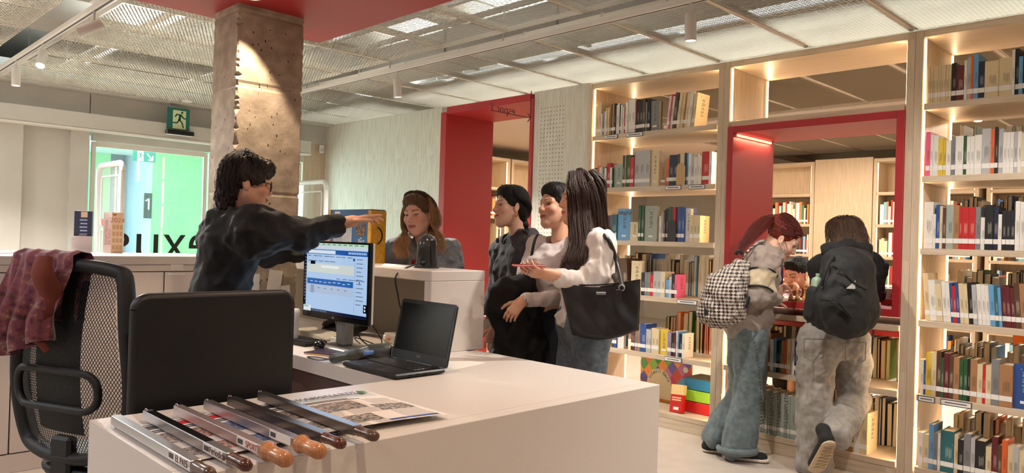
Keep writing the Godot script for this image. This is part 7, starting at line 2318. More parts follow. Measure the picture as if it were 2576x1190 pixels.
	lathe(ns, [Vector2(0, -0.009), Vector2(0.006, -0.003), Vector2(0.005, 0.004), Vector2(0, 0.008)], Transform3D(Basis.IDENTITY, neck + Vector3(0, -0.085, 0) + ax.z * 0.090 - base), 10)
	obj("necklace", ns, sm(Color(0.55, 0.18, 0.10), 0.25, 0.4), n)
	# shoulder bag strap
	var ss := S()
	tube(ss, spline([pt(1352, 590, D - 0.02), pt(1345, 605, D - 0.04), pt(1338, 640, D - 0.03), pt(1330, 720, D + 0.02)].map(func(p): return p - base), 5), 0.010, 6, 0.3)
	obj("bag_strap", ss, M.black, n)
	# coat over the arm
	var c0 := pt(1290, 790, D - 0.22)
	var coat := thing("carried_coat", "black coat draped over the forearm of the person in white", "coat", base_of(c0) + Vector3(0, c0.y - 0.25, 0))
	var cb := coat.position
	var cp := [cap(pt(1325, 712, D - 0.12), pt(1282, 732, D - 0.14), 0.065, 0.075, 0.05), cap(pt(1262, 740, D - 0.14), pt(1240, 778, D - 0.15), 0.06, 0.055, 0.05), cap(pt(1298, 760, D - 0.13), pt(1305, 880, D - 0.13), 0.08, 0.10, 0.06), cap(pt(1340, 770, D - 0.1), pt(1335, 900, D - 0.1), 0.06, 0.075, 0.06), cap(pt(1282, 800, D - 0.14), pt(1288, 900, D - 0.14), 0.06, 0.06, 0.05)]
	put("cloth", field_mesh(cp, 0.012, cb, 0.030, Vector3(7, 5, 7), null, 6), cloth(Color(0.018, 0.018, 0.022)), coat)

func blouse_woman() -> void:
	var D := 3.86
	var base := base_of(pt(1478, 760, D))
	var n := person("person with very long brown hair in a white blouse and pale jeans", base)
	var neck := pt(1482, 592, D + 0.02)
	var h := hd(1461, 505, D, -82, -2, 0, 1.06, neck, SKIN, Color(0.12, 0.08, 0.06), 0.8)
	var X: Transform3D = h.x
	var tc = skin_tint(SKIN)
	var ax := facing(-68)
	var sl := pt(1508, 622, D - 0.15)
	var sr := pt(1462, 615, D + 0.17)
	var el := pt(1488, 722, D - 0.20)
	var wl := pt(1394, 692, D - 0.30)
	var er := pt(1440, 720, D + 0.16)
	var wr := pt(1378, 692, D - 0.06)
	var hip := pt(1472, 812, D)
	var lg := legs(hip + ax.x * 0.085, hip - ax.x * 0.085, 0.092, 0.082, ax.z)
	var body: Array = [cap(neck + Vector3(0, -0.12, 0), hip, 0.085, 0.12, 0.05), cap(sl, el, 0.038, 0.034, 0.03), cap(el, wl, 0.034, 0.025, 0.02), cap(sr, er, 0.038, 0.034, 0.03), cap(er, wr, 0.034, 0.025, 0.02)] + lg.skin
	var dl := (pt(1345, 684, D - 0.34) - wl).normalized()
	var hl := hand_parts(wl + dl * 0.02, dl, (facing(-68).x * -0.6 + Vector3(0, 0.8, 0)).normalized(), 1.0, [0.40, 0.55, 0.60, 0.62], 0.05, 0.55)
	hl.append(cap(wl - dl * 0.03, wl + dl * 0.03, 0.028, 0.023, 0.02))
	var dr := (pt(1345, 680, D - 0.18) - wr).normalized()
	var hr := hand_parts(wr + dr * 0.02, dr, Vector3(0, 0.9, 0) + ax.x * 0.4, -1.0, [0.3, 0.35, 0.4, 0.45])
	put("body", merge([head_mesh(h, base), field_mesh(body, 0.013, base, 0.0, Vector3.ONE, tc), field_mesh(hl, 0.0038, base, 0.0, Vector3.ONE, tc), field_mesh(hr, 0.005, base, 0.0, Vector3.ONE, tc)]), vmat(0.5), n)
	eyes(h, n, base, 0.6, Vector3(0, -0.3, 1))
	var L := func(x, y, z): return X * (Vector3(x, y, z) * 1.06)
	var B := X.basis
	var ch := pt(1480, 680, D)
	var wm := cloth(Color(0.80, 0.755, 0.725))
	var bl := [capf(ch, hip + Vector3(0, 0.02, 0), 0.155, 0.15, 0.05, ax.z, 0.82), cap(neck + Vector3(0, -0.06, 0), sl, 0.07, 0.075, 0.05), cap(neck + Vector3(0, -0.06, 0), sr, 0.07, 0.07, 0.05), cap(sl, el.lerp(sl, 0.25), 0.086, 0.086, 0.05), cap(el.lerp(sl, 0.25), el, 0.086, 0.066, 0.04), cap(el, wl.lerp(el, 0.22), 0.066, 0.044, 0.03), cap(wl.lerp(el, 0.22), wl.lerp(el, 0.02), 0.040, 0.036, 0.02), cap(sr, er, 0.074, 0.066, 0.04), cap(er, wr.lerp(er, 0.05), 0.06, 0.04, 0.03), cap(hip + ax.z * 0.13 + Vector3(0, 0.02, 0), pt(1408, 795, D - 0.05), 0.04, 0.022, 0.04),
		["-c", wl, wl + dl * 0.1, 0.029, 0.029, 0.006], ["-c", neck + Vector3(0, 0.02, 0) + ax.z * 0.03, neck + Vector3(0, 0.12, 0) + ax.z * 0.02, 0.066, 0.09, 0.008]]
	var patch_c := el + Vector3(0, -0.015, 0)
	var white := Color(0.80, 0.755, 0.725).srgb_to_linear()
	var tan := Color(0.36, 0.24, 0.15).srgb_to_linear()
	var pd := (el - wl).normalized()
	var ptint := func(w: Vector3) -> Color:
		var v: Vector3 = w - patch_c
		return tan if v.length() < 0.088 and v.y < 0.05 + v.dot(pd) * 0.1 and v.dot(Vector3(0, -1, 0)) + v.dot(facing(0).z) * 0.35 > 0.012 else white
	put("blouse", field_mesh(bl, 0.0095, base, 0.014, Vector3(14, 6, 14), ptint, 7), vmat(0.85, 0.2), n)
	var jm := weave(Color(0.24, 0.27, 0.30), Color(0.38, 0.42, 0.45), 82, 4.0, 0.03)
	put("jeans", field_mesh(lg.cloth + [cap(hip + ax.x * 0.05, hip - ax.x * 0.05, 0.128, 0.128, 0.05)], 0.013, base, 0.007, Vector3(9, 5, 9)), jm, n)
	for f in lg.feet: shoe(n, base, Vector3(f[0].x, 0, f[0].z), Vector3(f[1].x, 0, f[1].z), cloth(Color(0.8, 0.8, 0.78)), M.white)
	# very long hair
	var hm := [ell(L.call(0, 0.046, -0.022), Vector3(0.090, 0.100, 0.106), B, 0.02), ell(L.call(0, -0.06, -0.066), Vector3(0.086, 0.13, 0.058), B, 0.05), ell(L.call(0.072, -0.02, 0.014), Vector3(0.030, 0.13, 0.055), B, 0.04), ell(L.call(-0.072, -0.02, 0.010), Vector3(0.026, 0.10, 0.045), B, 0.04),
		cap(pt(1476, 560, D - 0.04), pt(1470, 655, D - 0.15), 0.055, 0.045, 0.05), ["-e", L.call(0, -0.03, 0.092), Vector3(0.072, 0.12, 0.066), B, 0.012]]
	put("hair", field_mesh(hm, 0.006, base, 0.004, Vector3(60, 9, 60), hair_tint(Color(0.15, 0.095, 0.07), Color(0.30, 0.20, 0.145), X), 6), vmat(0.6), n)
	var lk := []
	for k in 40:
		var a := lerpf(-1.6, 1.6, k / 39.0)
		var side := sin(a)
		lk.append([[L.call(side * 0.012, 0.148, 0.01), L.call(side * 0.075, 0.115, 0.02 * cos(a) - 0.02), L.call(side * 0.098, 0.03, -0.03 - 0.07 * cos(a)), L.call(side * 0.096, -0.08, -0.04 - 0.07 * cos(a)), L.call(side * 0.098, -0.19, -0.05 - 0.05 * cos(a)), L.call(side * 0.11, -0.30, -0.055 - 0.05 * cos(a))], 0.008, 0.014, 15, 0.0012])
	for k in 16:
		var o := k - 7.5
		lk.append([[L.call(0.045, 0.135, 0.03 - o * 0.004), L.call(0.098, 0.05, 0.038 - o * 0.006), L.call(0.106, -0.06, 0.034 - o * 0.006), pt(1462 + o * 3.6, 615, D - 0.20), pt(1452 + o * 4.6, 655, D - 0.24), pt(1442 + o * 5.5, 690 + absf(o - 2.0) * 2.0, D - 0.25), pt(1428 + o * 7.0, 700 + (8.0 if k % 2 else 20.0), D - 0.24)], 0.010, 0.010, 24, 0.0012])
	for k in 8:
		var o := k - 3.5
		lk.append([[L.call(0.03, 0.14, -0.04), L.call(0.085, 0.05, -0.085), pt(1516 + o * 3.0, 560, D - 0.05), pt(1530 + o * 4.0, 620, D - 0.05), pt(1542 + o * 4.0, 668, D - 0.04), pt(1548 + o * 4.5, 700 + (k % 3) * 12.0, D - 0.04)], 0.010, 0.010, 18, 0.0012])
	for k in 14:
		var o := k - 6.5
		lk.append([[L.call(0.02, 0.145, -0.05), L.call(0.07 - k * 0.004, 0.07, -0.105), pt(1500 + o * 3.4, 548, D - 0.06 + k * 0.004), pt(1512 + o * 4.4, 600, D - 0.06 + k * 0.004), pt(1520 + o * 4.4, 645, D - 0.06 + k * 0.004)], 0.012, 0.013, 16, 0.0012])
	put("hair_strands", strands(lk, base, 11), sm(Color(0.235, 0.15, 0.11), 0.58), n)
	hoop(n, wl + dl * 0.135 + Vector3(0, -0.01, 0) - base, 0.010, 0.002, dl, M.chrome)
	# phone
	var phc := pt(1330, 668, D - 0.33)
	var ph := thing("phone", "phone in a coral pink case held level in both hands", "phone", phc)
	var pb := Basis(facing(-80).x, (Vector3.UP + facing(0).z * 0.06).normalized(), facing(-80).z).orthonormalized()
	box("case", Vector3.ZERO, Vector3(0.075, 0.010, 0.15), sm(Color(0.85, 0.42, 0.42), 0.4), ph, 0.004, pb)
	box("glass", pb * Vector3(0, 0.0055, 0), Vector3(0.068, 0.001, 0.14), M.black_gloss, ph, 0.0, pb)
	# tote bag
	var bc := pt(1515, 780, D - 0.27)
	var bag := thing("tote_bag", "large black leather tote bag hanging from the blouse wearer's shoulder", "bag", Vector3(bc.x, bc.y - 0.15, bc.z))
	var bo := bag.position
	var dn := D - 0.30
	var tl := pt(1408, 716, dn + 0.03)
	var tr := pt(1610, 706, dn - 0.02)
	var br := pt(1606, 830, dn - 0.02)
	var bl_ := pt(1440, 842, dn + 0.03)
	var nb := facing(4).z
	var st := S()
	st.set_smooth_group(0)
	var NU := 26
	var NV := 18
	var grid := []
	for sd in [1.0, -1.0]:
		var g := []
		for j in NV + 1:
			var row := []
			for i in NU + 1:
				var u := float(i) / NU
				var v := float(j) / NV
				var top: Vector3 = tl.lerp(tr, u) + Vector3(0, 0.012 * cos(u * PI * 2.0) * 0.5 - 0.014 * sin(u * PI), 0)
				var bot: Vector3 = bl_.lerp(br, u) + Vector3(0, -0.035 * sin(u * PI), 0)
				var p: Vector3 = top.lerp(bot, v)
				var belly := 0.012 + 0.052 * pow(sin(u * PI), 0.5) * (0.25 + 0.75 * pow(v, 0.8)) * (1.0 if v < 0.94 else sqrt(maxf(0.0, 1.0 - pow((v - 0.94) / 0.06, 2.0))))
				var dent := 0.010 * sin(u * 9.0 + v * 4.0) * v * sin(u * PI) + 0.006 * sin(u * 17.0 - v * 7.0) * sin(v * PI)
				p += nb * sd * (belly + dent * 0.8)
				row.append(p - bo)
			g.append(row)
		grid.append(g)
	for s in 2:
		for j in NV:
			for i in NU:
				for t in ([[0, 0], [1, 0], [1, 1], [0, 0], [1, 1], [0, 1]] if s == 0 else [[0, 0], [1, 1], [1, 0], [0, 0], [0, 1], [1, 1]]):
					st.add_vertex(grid[s][j + t[1]][i + t[0]])
	for j in NV:
		for e in [0, NU]:
			var q := [grid[0][j][e], grid[0][j + 1][e], grid[1][j + 1][e], grid[1][j][e]]
			for t in ([0, 1, 2, 0, 2, 3] if e == 0 else [0, 2, 1, 0, 3, 2]): st.add_vertex(q[t])
	for i in NU:
		var q := [grid[0][NV][i], grid[0][NV][i + 1], grid[1][NV][i + 1], grid[1][NV][i]]
		for t in [0, 1, 2, 0, 2, 3]: st.add_vertex(q[t])
	st.generate_normals()
	var lea := tri(sm(Color.WHITE, 0.36), noise_tex(256, 0.12, Color(0.055, 0.048, 0.046), Color(0.085, 0.075, 0.07), 61), 7.0)
	obj("body", st, lea, bag)
	var zs := S()
	var zp := []
	for i in 14:
		var u := i / 13.0
		zp.append(tl.lerp(tr, u) + Vector3(0, 0.004 - 0.014 * sin(u * PI), 0) + nb * 0.008 - bo)
	tube(zs, zp, 0.004, 6)
	obj("zip", zs, sm(Color(0.10, 0.09, 0.085), 0.3), bag)
	var hs := S()
	tube(hs, spline([pt(1566, 722, dn - 0.10), pt(1552, 660, D - 0.22), pt(1534, 610, D - 0.24), pt(1514, 588, D - 0.20), pt(1500, 590, D - 0.08), pt(1520, 640, D - 0.02), pt(1555, 720, dn - 0.02)].map(func(p): return p - bo), 6), 0.011, 8, 0.45)
	obj("handle", hs, lea, bag)
	var rg := S()
	tube(rg, range(13).map(func(i): return pt(1564, 724, dn - 0.11) + Vector3(0, 0.013 * sin(TAU * i / 12), 0) + facing(0).x * 0.013 * cos(TAU * i / 12) - bo), 0.003, 6)
	obj("ring", rg, M.chrome, bag)
	box("hang_tag", pt(1556, 746, dn - 0.115) - bo, Vector3(0.030, 0.062, 0.004), M.black, bag, 0.002, facing(8))
	box("metal_badge", pt(1512, 738, dn - 0.09) - bo, Vector3(0.045, 0.012, 0.003), M.steel, bag, 0.001, facing(4))

func chess_player() -> void:
	var D := 5.62
	var base := base_of(pt(2035, 800, D + 0.1))
	var n := person("person in a maroon track jacket resting chin on fist beyond the red frame", base)
	var neck := pt(2032, 728, D + 0.05)
	var h := hd(2005, 692, D, -62, -16, -4, 1.04, neck, SKIN, Color(0.08, 0.06, 0.05), 0.0)
	var X: Transform3D = h.x
	var tc = skin_tint(SKIN)
	var ax := facing(-50)
	var sl := pt(2068, 765, D - 0.10)
	var sr := pt(2000, 752, D + 0.20)
	var el := pt(2024, 806, D - 0.22)
	var wl := pt(1999, 722, D - 0.10)
	var er := pt(1952, 772, D + 0.02)
	var wr := pt(1975, 790, D - 0.12)
	var hip := pt(2070, 890, D + 0.15)
	hip.y = 0.52
	var kn := hip + ax.z * 0.42
	var body: Array = [cap(neck + Vector3(0, -0.12, 0), hip, 0.085, 0.12, 0.05), cap(sl, el, 0.042, 0.036, 0.03), cap(el, wl, 0.036, 0.027, 0.02), cap(sr, er, 0.042, 0.036, 0.03), cap(er, wr, 0.036, 0.027, 0.02), cap(hip, kn, 0.07, 0.055, 0.04), cap(kn, kn + Vector3(0, -0.42, 0), 0.05, 0.04, 0.03)]
	var dl := (X * Vector3(0.02, -0.05, 0.07) - wl).normalized()
	var hl := hand_parts(wl + dl * 0.015, dl, -X.basis.z + X.basis.x * 0.3, 1.0, [0.9, 0.95, 1.0, 1.0], 0.02, 0.3)
	hl.append(cap(wl - dl * 0.03, wl + dl * 0.03, 0.028, 0.024, 0.02))
	var hr := hand_parts(wr, -ax.x + ax.z * 0.4, Vector3.DOWN, -1.0, [0.5, 0.5, 0.5, 0.5])
	put("body", merge([head_mesh(h, base), field_mesh(body, 0.015, base, 0.0, Vector3.ONE, tc), field_mesh(hl, 0.005, base, 0.0, Vector3.ONE, tc), field_mesh(hr, 0.006, base, 0.0, Vector3.ONE, tc)]), vmat(0.5), n)
	eyes(h, n, base, 0.35, Vector3(0, -0.5, 1))
	var jm := cloth(Color(0.36, 0.055, 0.10), 0.6)
	var ch := pt(2048, 800, D + 0.08)
	put("track_jacket", field_mesh([capf(ch, hip + Vector3(0, 0.05, 0), 0.155, 0.15, 0.05, ax.z, 0.8), cap(neck + Vector3(0, -0.03, 0), neck + Vector3(0, 0.02, 0), 0.075, 0.068, 0.03), cap(neck + Vector3(0, -0.06, 0), sl, 0.08, 0.08, 0.05), cap(neck + Vector3(0, -0.06, 0), sr, 0.08, 0.08, 0.05), cap(sl, el, 0.078, 0.060, 0.04), cap(el, wl.lerp(el, 0.16), 0.060, 0.043, 0.03), cap(sr, er, 0.078, 0.060, 0.04), cap(er, wr.lerp(er, 0.1), 0.058, 0.043, 0.03), ["-c", neck + Vector3(0, 0.02, 0), X.origin, 0.062, 0.07, 0.008]], 0.012, base, 0.012, Vector3(9, 9, 9)), jm, n)
	var ws := S()
	for k in 3:
		for pr in [[sl, el, 0.074], [sr, er, 0.076]]:
			var dd: Vector3 = (pr[1] - pr[0]).normalized()
			var o: Vector3 = facing(0).z
			o = (o - dd * o.dot(dd)).normalized()
			var sdv: Vector3 = dd.cross(o) * (k - 1) * 0.020
			tube(ws, [pr[0] + o * pr[2] * 1.06 + sdv - base + dd * 0.03, pr[1] + o * 0.066 + sdv - base - dd * 0.02], [0.0055, 0.0055], 6, 0.4)
	obj("sleeve_stripes", ws, sm(Color(0.85, 0.80, 0.78), 0.6), n)
	put("trousers", field_mesh([cap(hip + ax.x * 0.09, kn + ax.x * 0.09, 0.095, 0.08, 0.04), cap(hip - ax.x * 0.09, kn - ax.x * 0.09, 0.095, 0.08, 0.04), cap(kn + ax.x * 0.09, kn + ax.x * 0.09 + Vector3(0, -0.44, 0), 0.075, 0.06, 0.04), cap(kn - ax.x * 0.09, kn - ax.x * 0.09 + Vector3(0, -0.44, 0), 0.075, 0.06, 0.04)], 0.018, base), cloth(Color(0.06, 0.06, 0.07)), n)
	for sd in [-1, 1]: shoe(n, base, Vector3(kn.x, 0, kn.z) + ax.x * 0.09 * sd - ax.z * 0.06, Vector3(kn.x, 0, kn.z) + ax.x * 0.09 * sd + ax.z * 0.19, cloth(Color(0.8, 0.8, 0.8)), M.white)
	var L := func(x, y, z): return X * (Vector3(x, y, z) * 1.04)
	var B := X.basis
	put("hair", field_mesh([ell(L.call(0, 0.052, -0.018), Vector3(0.081, 0.086, 0.098), B, 0.02), ell(L.call(0, 0.088, 0.045), Vector3(0.066, 0.034, 0.045), B, 0.02), ["-e", L.call(0, -0.03, 0.085), Vector3(0.10, 0.092, 0.07), B, 0.01], ["-e", L.call(0, -0.075, -0.01), Vector3(0.12, 0.075, 0.14), B, 0.01]], 0.006, base, 0.006, Vector3(90, 60, 90), hair_tint(Color(0.04, 0.032, 0.03), Color(0.09, 0.07, 0.06), X), 5), vmat(0.8), n)
	var st := thing("seat_stool", "dark stool under the person in the maroon jacket", "stool", Vector3(hip.x, 0, hip.z))
	box("seat", Vector3(0, 0.40, 0), Vector3(0.40, 0.05, 0.40), M.black, st, 0.02)
	for sx in [-1, 1]:
		for sz in [-1, 1]: box("leg", Vector3(sx * 0.16, 0.19, sz * 0.16), Vector3(0.03, 0.38, 0.03), M.black, st, 0.003)

func red_haired_girl() -> void:
	var D := 4.72
	var base := base_of(on_y(1850, 1136, 0.0))
	var n := person("person with red ponytail and cream sweatshirt leaning over the chess board", base)
	var neck := pt(1930, 628, D - 0.02)
	var h := hd(1968, 603, D, 72, -38, 2, 1.06, neck, FAIR, Color(0.25, 0.10, 0.06), 0.1)
	var X: Transform3D = h.x
	var tc = skin_tint(FAIR)
	var ax := facing(78)
	var shR := pt(1918, 660, D - 0.14)
	var shL := pt(1922, 658, D + 0.14)
	var elR := pt(1903, 738, D - 0.16)
	var wrR := pt(1944, 750, D - 0.12)
	var elL := pt(1914, 745, D + 0.18)
	var wrL := pt(1942, 754, D + 0.10)
	var hip := pt(1880, 832, D)
	var kR := pt(1884, 985, D - 0.05)
	var aR := pt(1855, 1125, D - 0.10)
	var kL := pt(1868, 985, D + 0.08)
	var aL := pt(1802, 1118, D + 0.04)
	aR.y = 0.08
	aL.y = 0.08
	var hR := hip - ax.x * -0.0 + facing(0).z * 0.07 + Vector3(0, -0.04, 0)
	var hL := hip - facing(0).z * 0.08 + Vector3(0, -0.04, 0)
	var body: Array = [cap(neck + Vector3(0, -0.12, 0), hip, 0.085, 0.12, 0.05), cap(shR, elR, 0.038, 0.034, 0.03), cap(elR, wrR, 0.034, 0.025, 0.02), cap(shL, elL, 0.038, 0.034, 0.03), cap(elL, wrL, 0.034, 0.025, 0.02), cap(hR, kR, 0.07, 0.05, 0.03), cap(kR, aR, 0.045, 0.035, 0.03), cap(hL, kL, 0.07, 0.05, 0.03), cap(kL, aL, 0.045, 0.035, 0.03)]
	var dR := (pt(1962, 728, D - 0.06) - wrR).normalized()
	var h1 := hand_parts(wrR + dR * 0.02, dR, facing(60).z, 1.0, [0.7, 0.8, 0.85, 0.9], 0.05, 0.3)
	h1.append(cap(wrR - dR * 0.03, wrR + dR * 0.03, 0.027, 0.023, 0.02))
	var h2 := hand_parts(wrL, ax.z, Vector3.DOWN, -1.0, [0.5, 0.5, 0.5, 0.5])
	put("body", merge([head_mesh(h, base), field_mesh(body, 0.014, base, 0.0, Vector3.ONE, tc), field_mesh(h1, 0.0042, base, 0.0, Vector3.ONE, tc), field_mesh(h2, 0.006, base, 0.0, Vector3.ONE, tc)]), vmat(0.5), n)
	eyes(h, n, base, 0.3, Vector3(0, -0.3, 1))
	var cream := Color(0.74, 0.67, 0.56).srgb_to_linear()
	var grey := Color(0.55, 0.50, 0.46).srgb_to_linear()
	var blk := Color(0.03, 0.028, 0.03).srgb_to_linear()
	var ud := (elR - shR).normalized()
	var tint := func(w: Vector3) -> Color:
		var t: float = (w - shR).dot(ud)
		var near: bool = (w - (shR + ud * t)).length() < 0.115 and t > -0.02
		if near:
			var fold := 0.012 * sin(w.x * 30.0)
			return cream if t > 0.055 and t < 0.165 else grey
		return grey
	var ch := pt(1903, 712, D)
	var sw := [capf(ch, hip + Vector3(0, 0.10, 0), 0.128, 0.145, 0.05, ax.x, 0.95), cap(hip + Vector3(0, 0.10, 0), hip + Vector3(0, 0.035, 0), 0.145, 0.148, 0.03), ["-c", hip + Vector3(-0.4, -0.30, 0), hip + Vector3(0.4, -0.30, 0), 0.27, 0.27, 0.008], cap(neck + Vector3(0, -0.03, 0), ch, 0.085, 0.118, 0.06), cap(neck + Vector3(0, -0.05, 0), shR, 0.08, 0.088, 0.05), cap(neck + Vector3(0, -0.05, 0), shL, 0.08, 0.085, 0.05), cap(shR, elR, 0.090, 0.086, 0.04), cap(elR, wrR.lerp(elR, 0.3), 0.082, 0.066, 0.03), cap(wrR.lerp(elR, 0.3), wrR, 0.06, 0.042, 0.03), cap(shL, elL, 0.085, 0.08, 0.04), cap(elL, wrL.lerp(elL, 0.2), 0.075, 0.045, 0.03), ["-c", neck + (X.origin - neck) * 0.3, X.origin, 0.06, 0.085, 0.008]]
	put("sweatshirt", field_mesh(sw, 0.010, base, 0.018, Vector3(9, 9, 9), tint, 5), vmat(0.9, 0.2), n)
	var pb := frame_of(ud)
	for tt in [0.055, 0.165]:
		var rs := S()
		var rp := []
		for i in 25: rp.append(shR + ud * (tt + 0.012 * sin(TAU * i / 12.0)) + (pb.x * cos(TAU * i / 24.0) + pb.y * sin(TAU * i / 24.0)) * 0.098 - base)
		tube(rs, rp, 0.0065, 6)
		obj("black_piping", rs, M.black, n)
	var jm := weave(Color(0.27, 0.315, 0.325), Color(0.42, 0.46, 0.465), 84, 4.0, 0.025)
	put("jeans", field_mesh([cap(hip + Vector3(0, 0.02, 0), hip + Vector3(0, -0.03, 0), 0.112, 0.118, 0.05), cap(hR, kR, 0.104, 0.092, 0.04), cap(kR, aR + Vector3(0, 0.0, 0), 0.092, 0.104, 0.03), cap(hL, kL, 0.100, 0.088, 0.02), cap(kL, aL + Vector3(0, 0.02, 0), 0.088, 0.092, 0.012), ["-c", Vector3(aR.x - 0.4, -0.06, aR.z), Vector3(aR.x + 0.4, -0.06, aR.z), 0.10, 0.10, 0.01], ["-c", Vector3(aL.x - 0.4, -0.06, aL.z), Vector3(aL.x + 0.4, -0.06, aL.z), 0.085, 0.085, 0.01]], 0.011, base, 0.016, Vector3(7, 4, 7), null, 9), jm, n)
	# turn-up on the near leg
	var cu := S()
	var cp := []
	for i in 17: cp.append(Vector3(aR.x + cos(TAU * i / 16) * 0.112, 0.062 + 0.008 * sin(TAU * i / 16 + 1.0), aR.z + sin(TAU * i / 16) * 0.112) - base)
	tube(cu, cp, 0.016, 8, 1.4)
	obj("turn_up", cu, weave(Color(0.30, 0.34, 0.35), Color(0.42, 0.46, 0.46), 85), n)
	var stt := S()
	for k in 26: bx(stt, pt(lerpf(1898, 1912, k / 25.0) - 0.0 + 8.0 * sin(k * 0.12), lerpf(862, 1085, k / 25.0), D - 0.20) - base, Vector3(0.004, 0.009, 0.002), facing(10))
	obj("side_stitching", stt, sm(Color(0.16, 0.15, 0.15), 0.9), n)
	var f := facing(74).z
	shoe(n, base, Vector3(aR.x, 0, aR.z) - f * 0.085, Vector3(aR.x, 0, aR.z) + f * 0.185, cloth(Color(0.05, 0.05, 0.05)), sm(Color(0.80, 0.74, 0.70), 0.6))
	shoe(n, base, Vector3(aL.x, 0, aL.z) - f * 0.085, Vector3(aL.x, 0, aL.z) + f * 0.16, cloth(Color(0.05, 0.05, 0.05)), sm(Color(0.80, 0.74, 0.70), 0.6))
	var L := func(x, y, z): return X * (Vector3(x, y, z) * 1.06)
	var B := X.basis
	put("hair", field_mesh([ell(L.call(0, 0.040, -0.018), Vector3(0.084, 0.092, 0.100), B, 0.02), ell(L.call(0, 0.06, -0.095), Vector3(0.05, 0.05, 0.045), B, 0.03), ["-e", L.call(0, -0.035, 0.080), Vector3(0.10, 0.10, 0.075), B, 0.012], ["-e", L.call(0, -0.09, -0.03), Vector3(0.12, 0.075, 0.10), B, 0.012]], 0.0055, base, 0.005, Vector3(70, 70, 20), hair_tint(Color(0.26, 0.06, 0.03), Color(0.48, 0.15, 0.07), X), 5), vmat(0.55), n)
	var lk := []
	for k in 30:
		var a := lerpf(-1.5, 1.5, k / 29.0)
		lk.append([[L.call(sin(a) * 0.065, 0.085, 0.075 - 0.02 * absf(a)), L.call(sin(a) * 0.088, 0.10 * cos(a) + 0.03, 0.0), L.call(sin(a) * 0.05, 0.10 * cos(a) + 0.03, -0.085), L.call(0, 0.065, -0.12)], 0.006, 0.006, 13, 0.0011])
	for k in 10:
		var o := k - 4.5
		lk.append([[L.call(0, 0.065, -0.12), pt(1930 + o * 0.5, 555 + o * 1.5, D - 0.06), pt(1900 + o, 580 + o * 3.0, D - 0.12), pt(1875, 606 + o * 3.0, D - 0.16), pt(1856 + o, 632 + o * 2.0, D - 0.18)], 0.022, 0.008, 34, 0.0012])
	put("hair_strands", strands(lk, base, 13), sm(Color(0.36, 0.095, 0.05), 0.58), n)
	hoop(n, pt(1971, 620, D - 0.10) - base, 0.026, 0.0035, facing(30).z, sm(Color(0.85, 0.82, 0.78), 0.15, 0.9), 0.85)
	# checkered backpack
	var bc := pt(1812, 745, D - 0.17)
	var bag := thing("backpack", "black and white checkered slouchy backpack on the red-haired person", "backpack", Vector3(bc.x, bc.y - 0.17, bc.z))
	var bo := bag.position
	var chk := Image.create(64, 64, false, Image.FORMAT_RGB8)
	for y in 64:
		for x in 64: chk.set_pixel(x, y, Color(0.03, 0.028, 0.028) if (int((x + y) / 32.0) + int((x - y + 64) / 32.0)) % 2 == 0 else Color(0.76, 0.70, 0.65))
	var cm := tri(cloth(Color.WHITE), ImageTexture.create_from_image(chk), 24.0)
	put("sack", field_mesh([cap(pt(1860, 672, D - 0.18), pt(1826, 730, D - 0.19), 0.055, 0.105, 0.05), cap(pt(1828, 725, D - 0.17), pt(1815, 772, D - 0.17), 0.115, 0.122, 0.05), cap(pt(1790, 785, D - 0.15), pt(1836, 780, D - 0.17), 0.085, 0.085, 0.05)], 0.010, bo, 0.022, Vector3(9, 9, 9), null, 12), cm, bag)
	var ss := S()
	tube(ss, spline([pt(1868, 650, D - 0.16), pt(1885, 628, D - 0.18), pt(1906, 612, D - 0.14), pt(1920, 608, D - 0.08)].map(func(p): return p - bo), 5), 0.014, 6, 0.4)
	obj("shoulder_strap", ss, cm, bag)
	var s2 := S()
	tube(s2, spline([pt(1850, 640, D - 0.17), pt(1860, 630, D - 0.18), pt(1868, 640, D - 0.18)].map(func(p): return p - bo), 4), 0.011, 6)
	obj("top_loop", s2, M.black, bag)
	s2 = S()
	tube(s2, spline([pt(1866, 742, D - 0.20), pt(1880, 745, D - 0.26), pt(1884, 752, D - 0.27), pt(1876, 775, D - 0.27)].map(func(p): return p - bo), 4), 0.012, 6, 0.4)
	obj("webbing", s2, M.black, bag)
	box("patch", pt(1779, 785, D - 0.24) - bo, Vector3(0.035, 0.042, 0.004), sm(Color(0.08, 0.10, 0.12), 0.5), bag, 0.004, facing(-20))

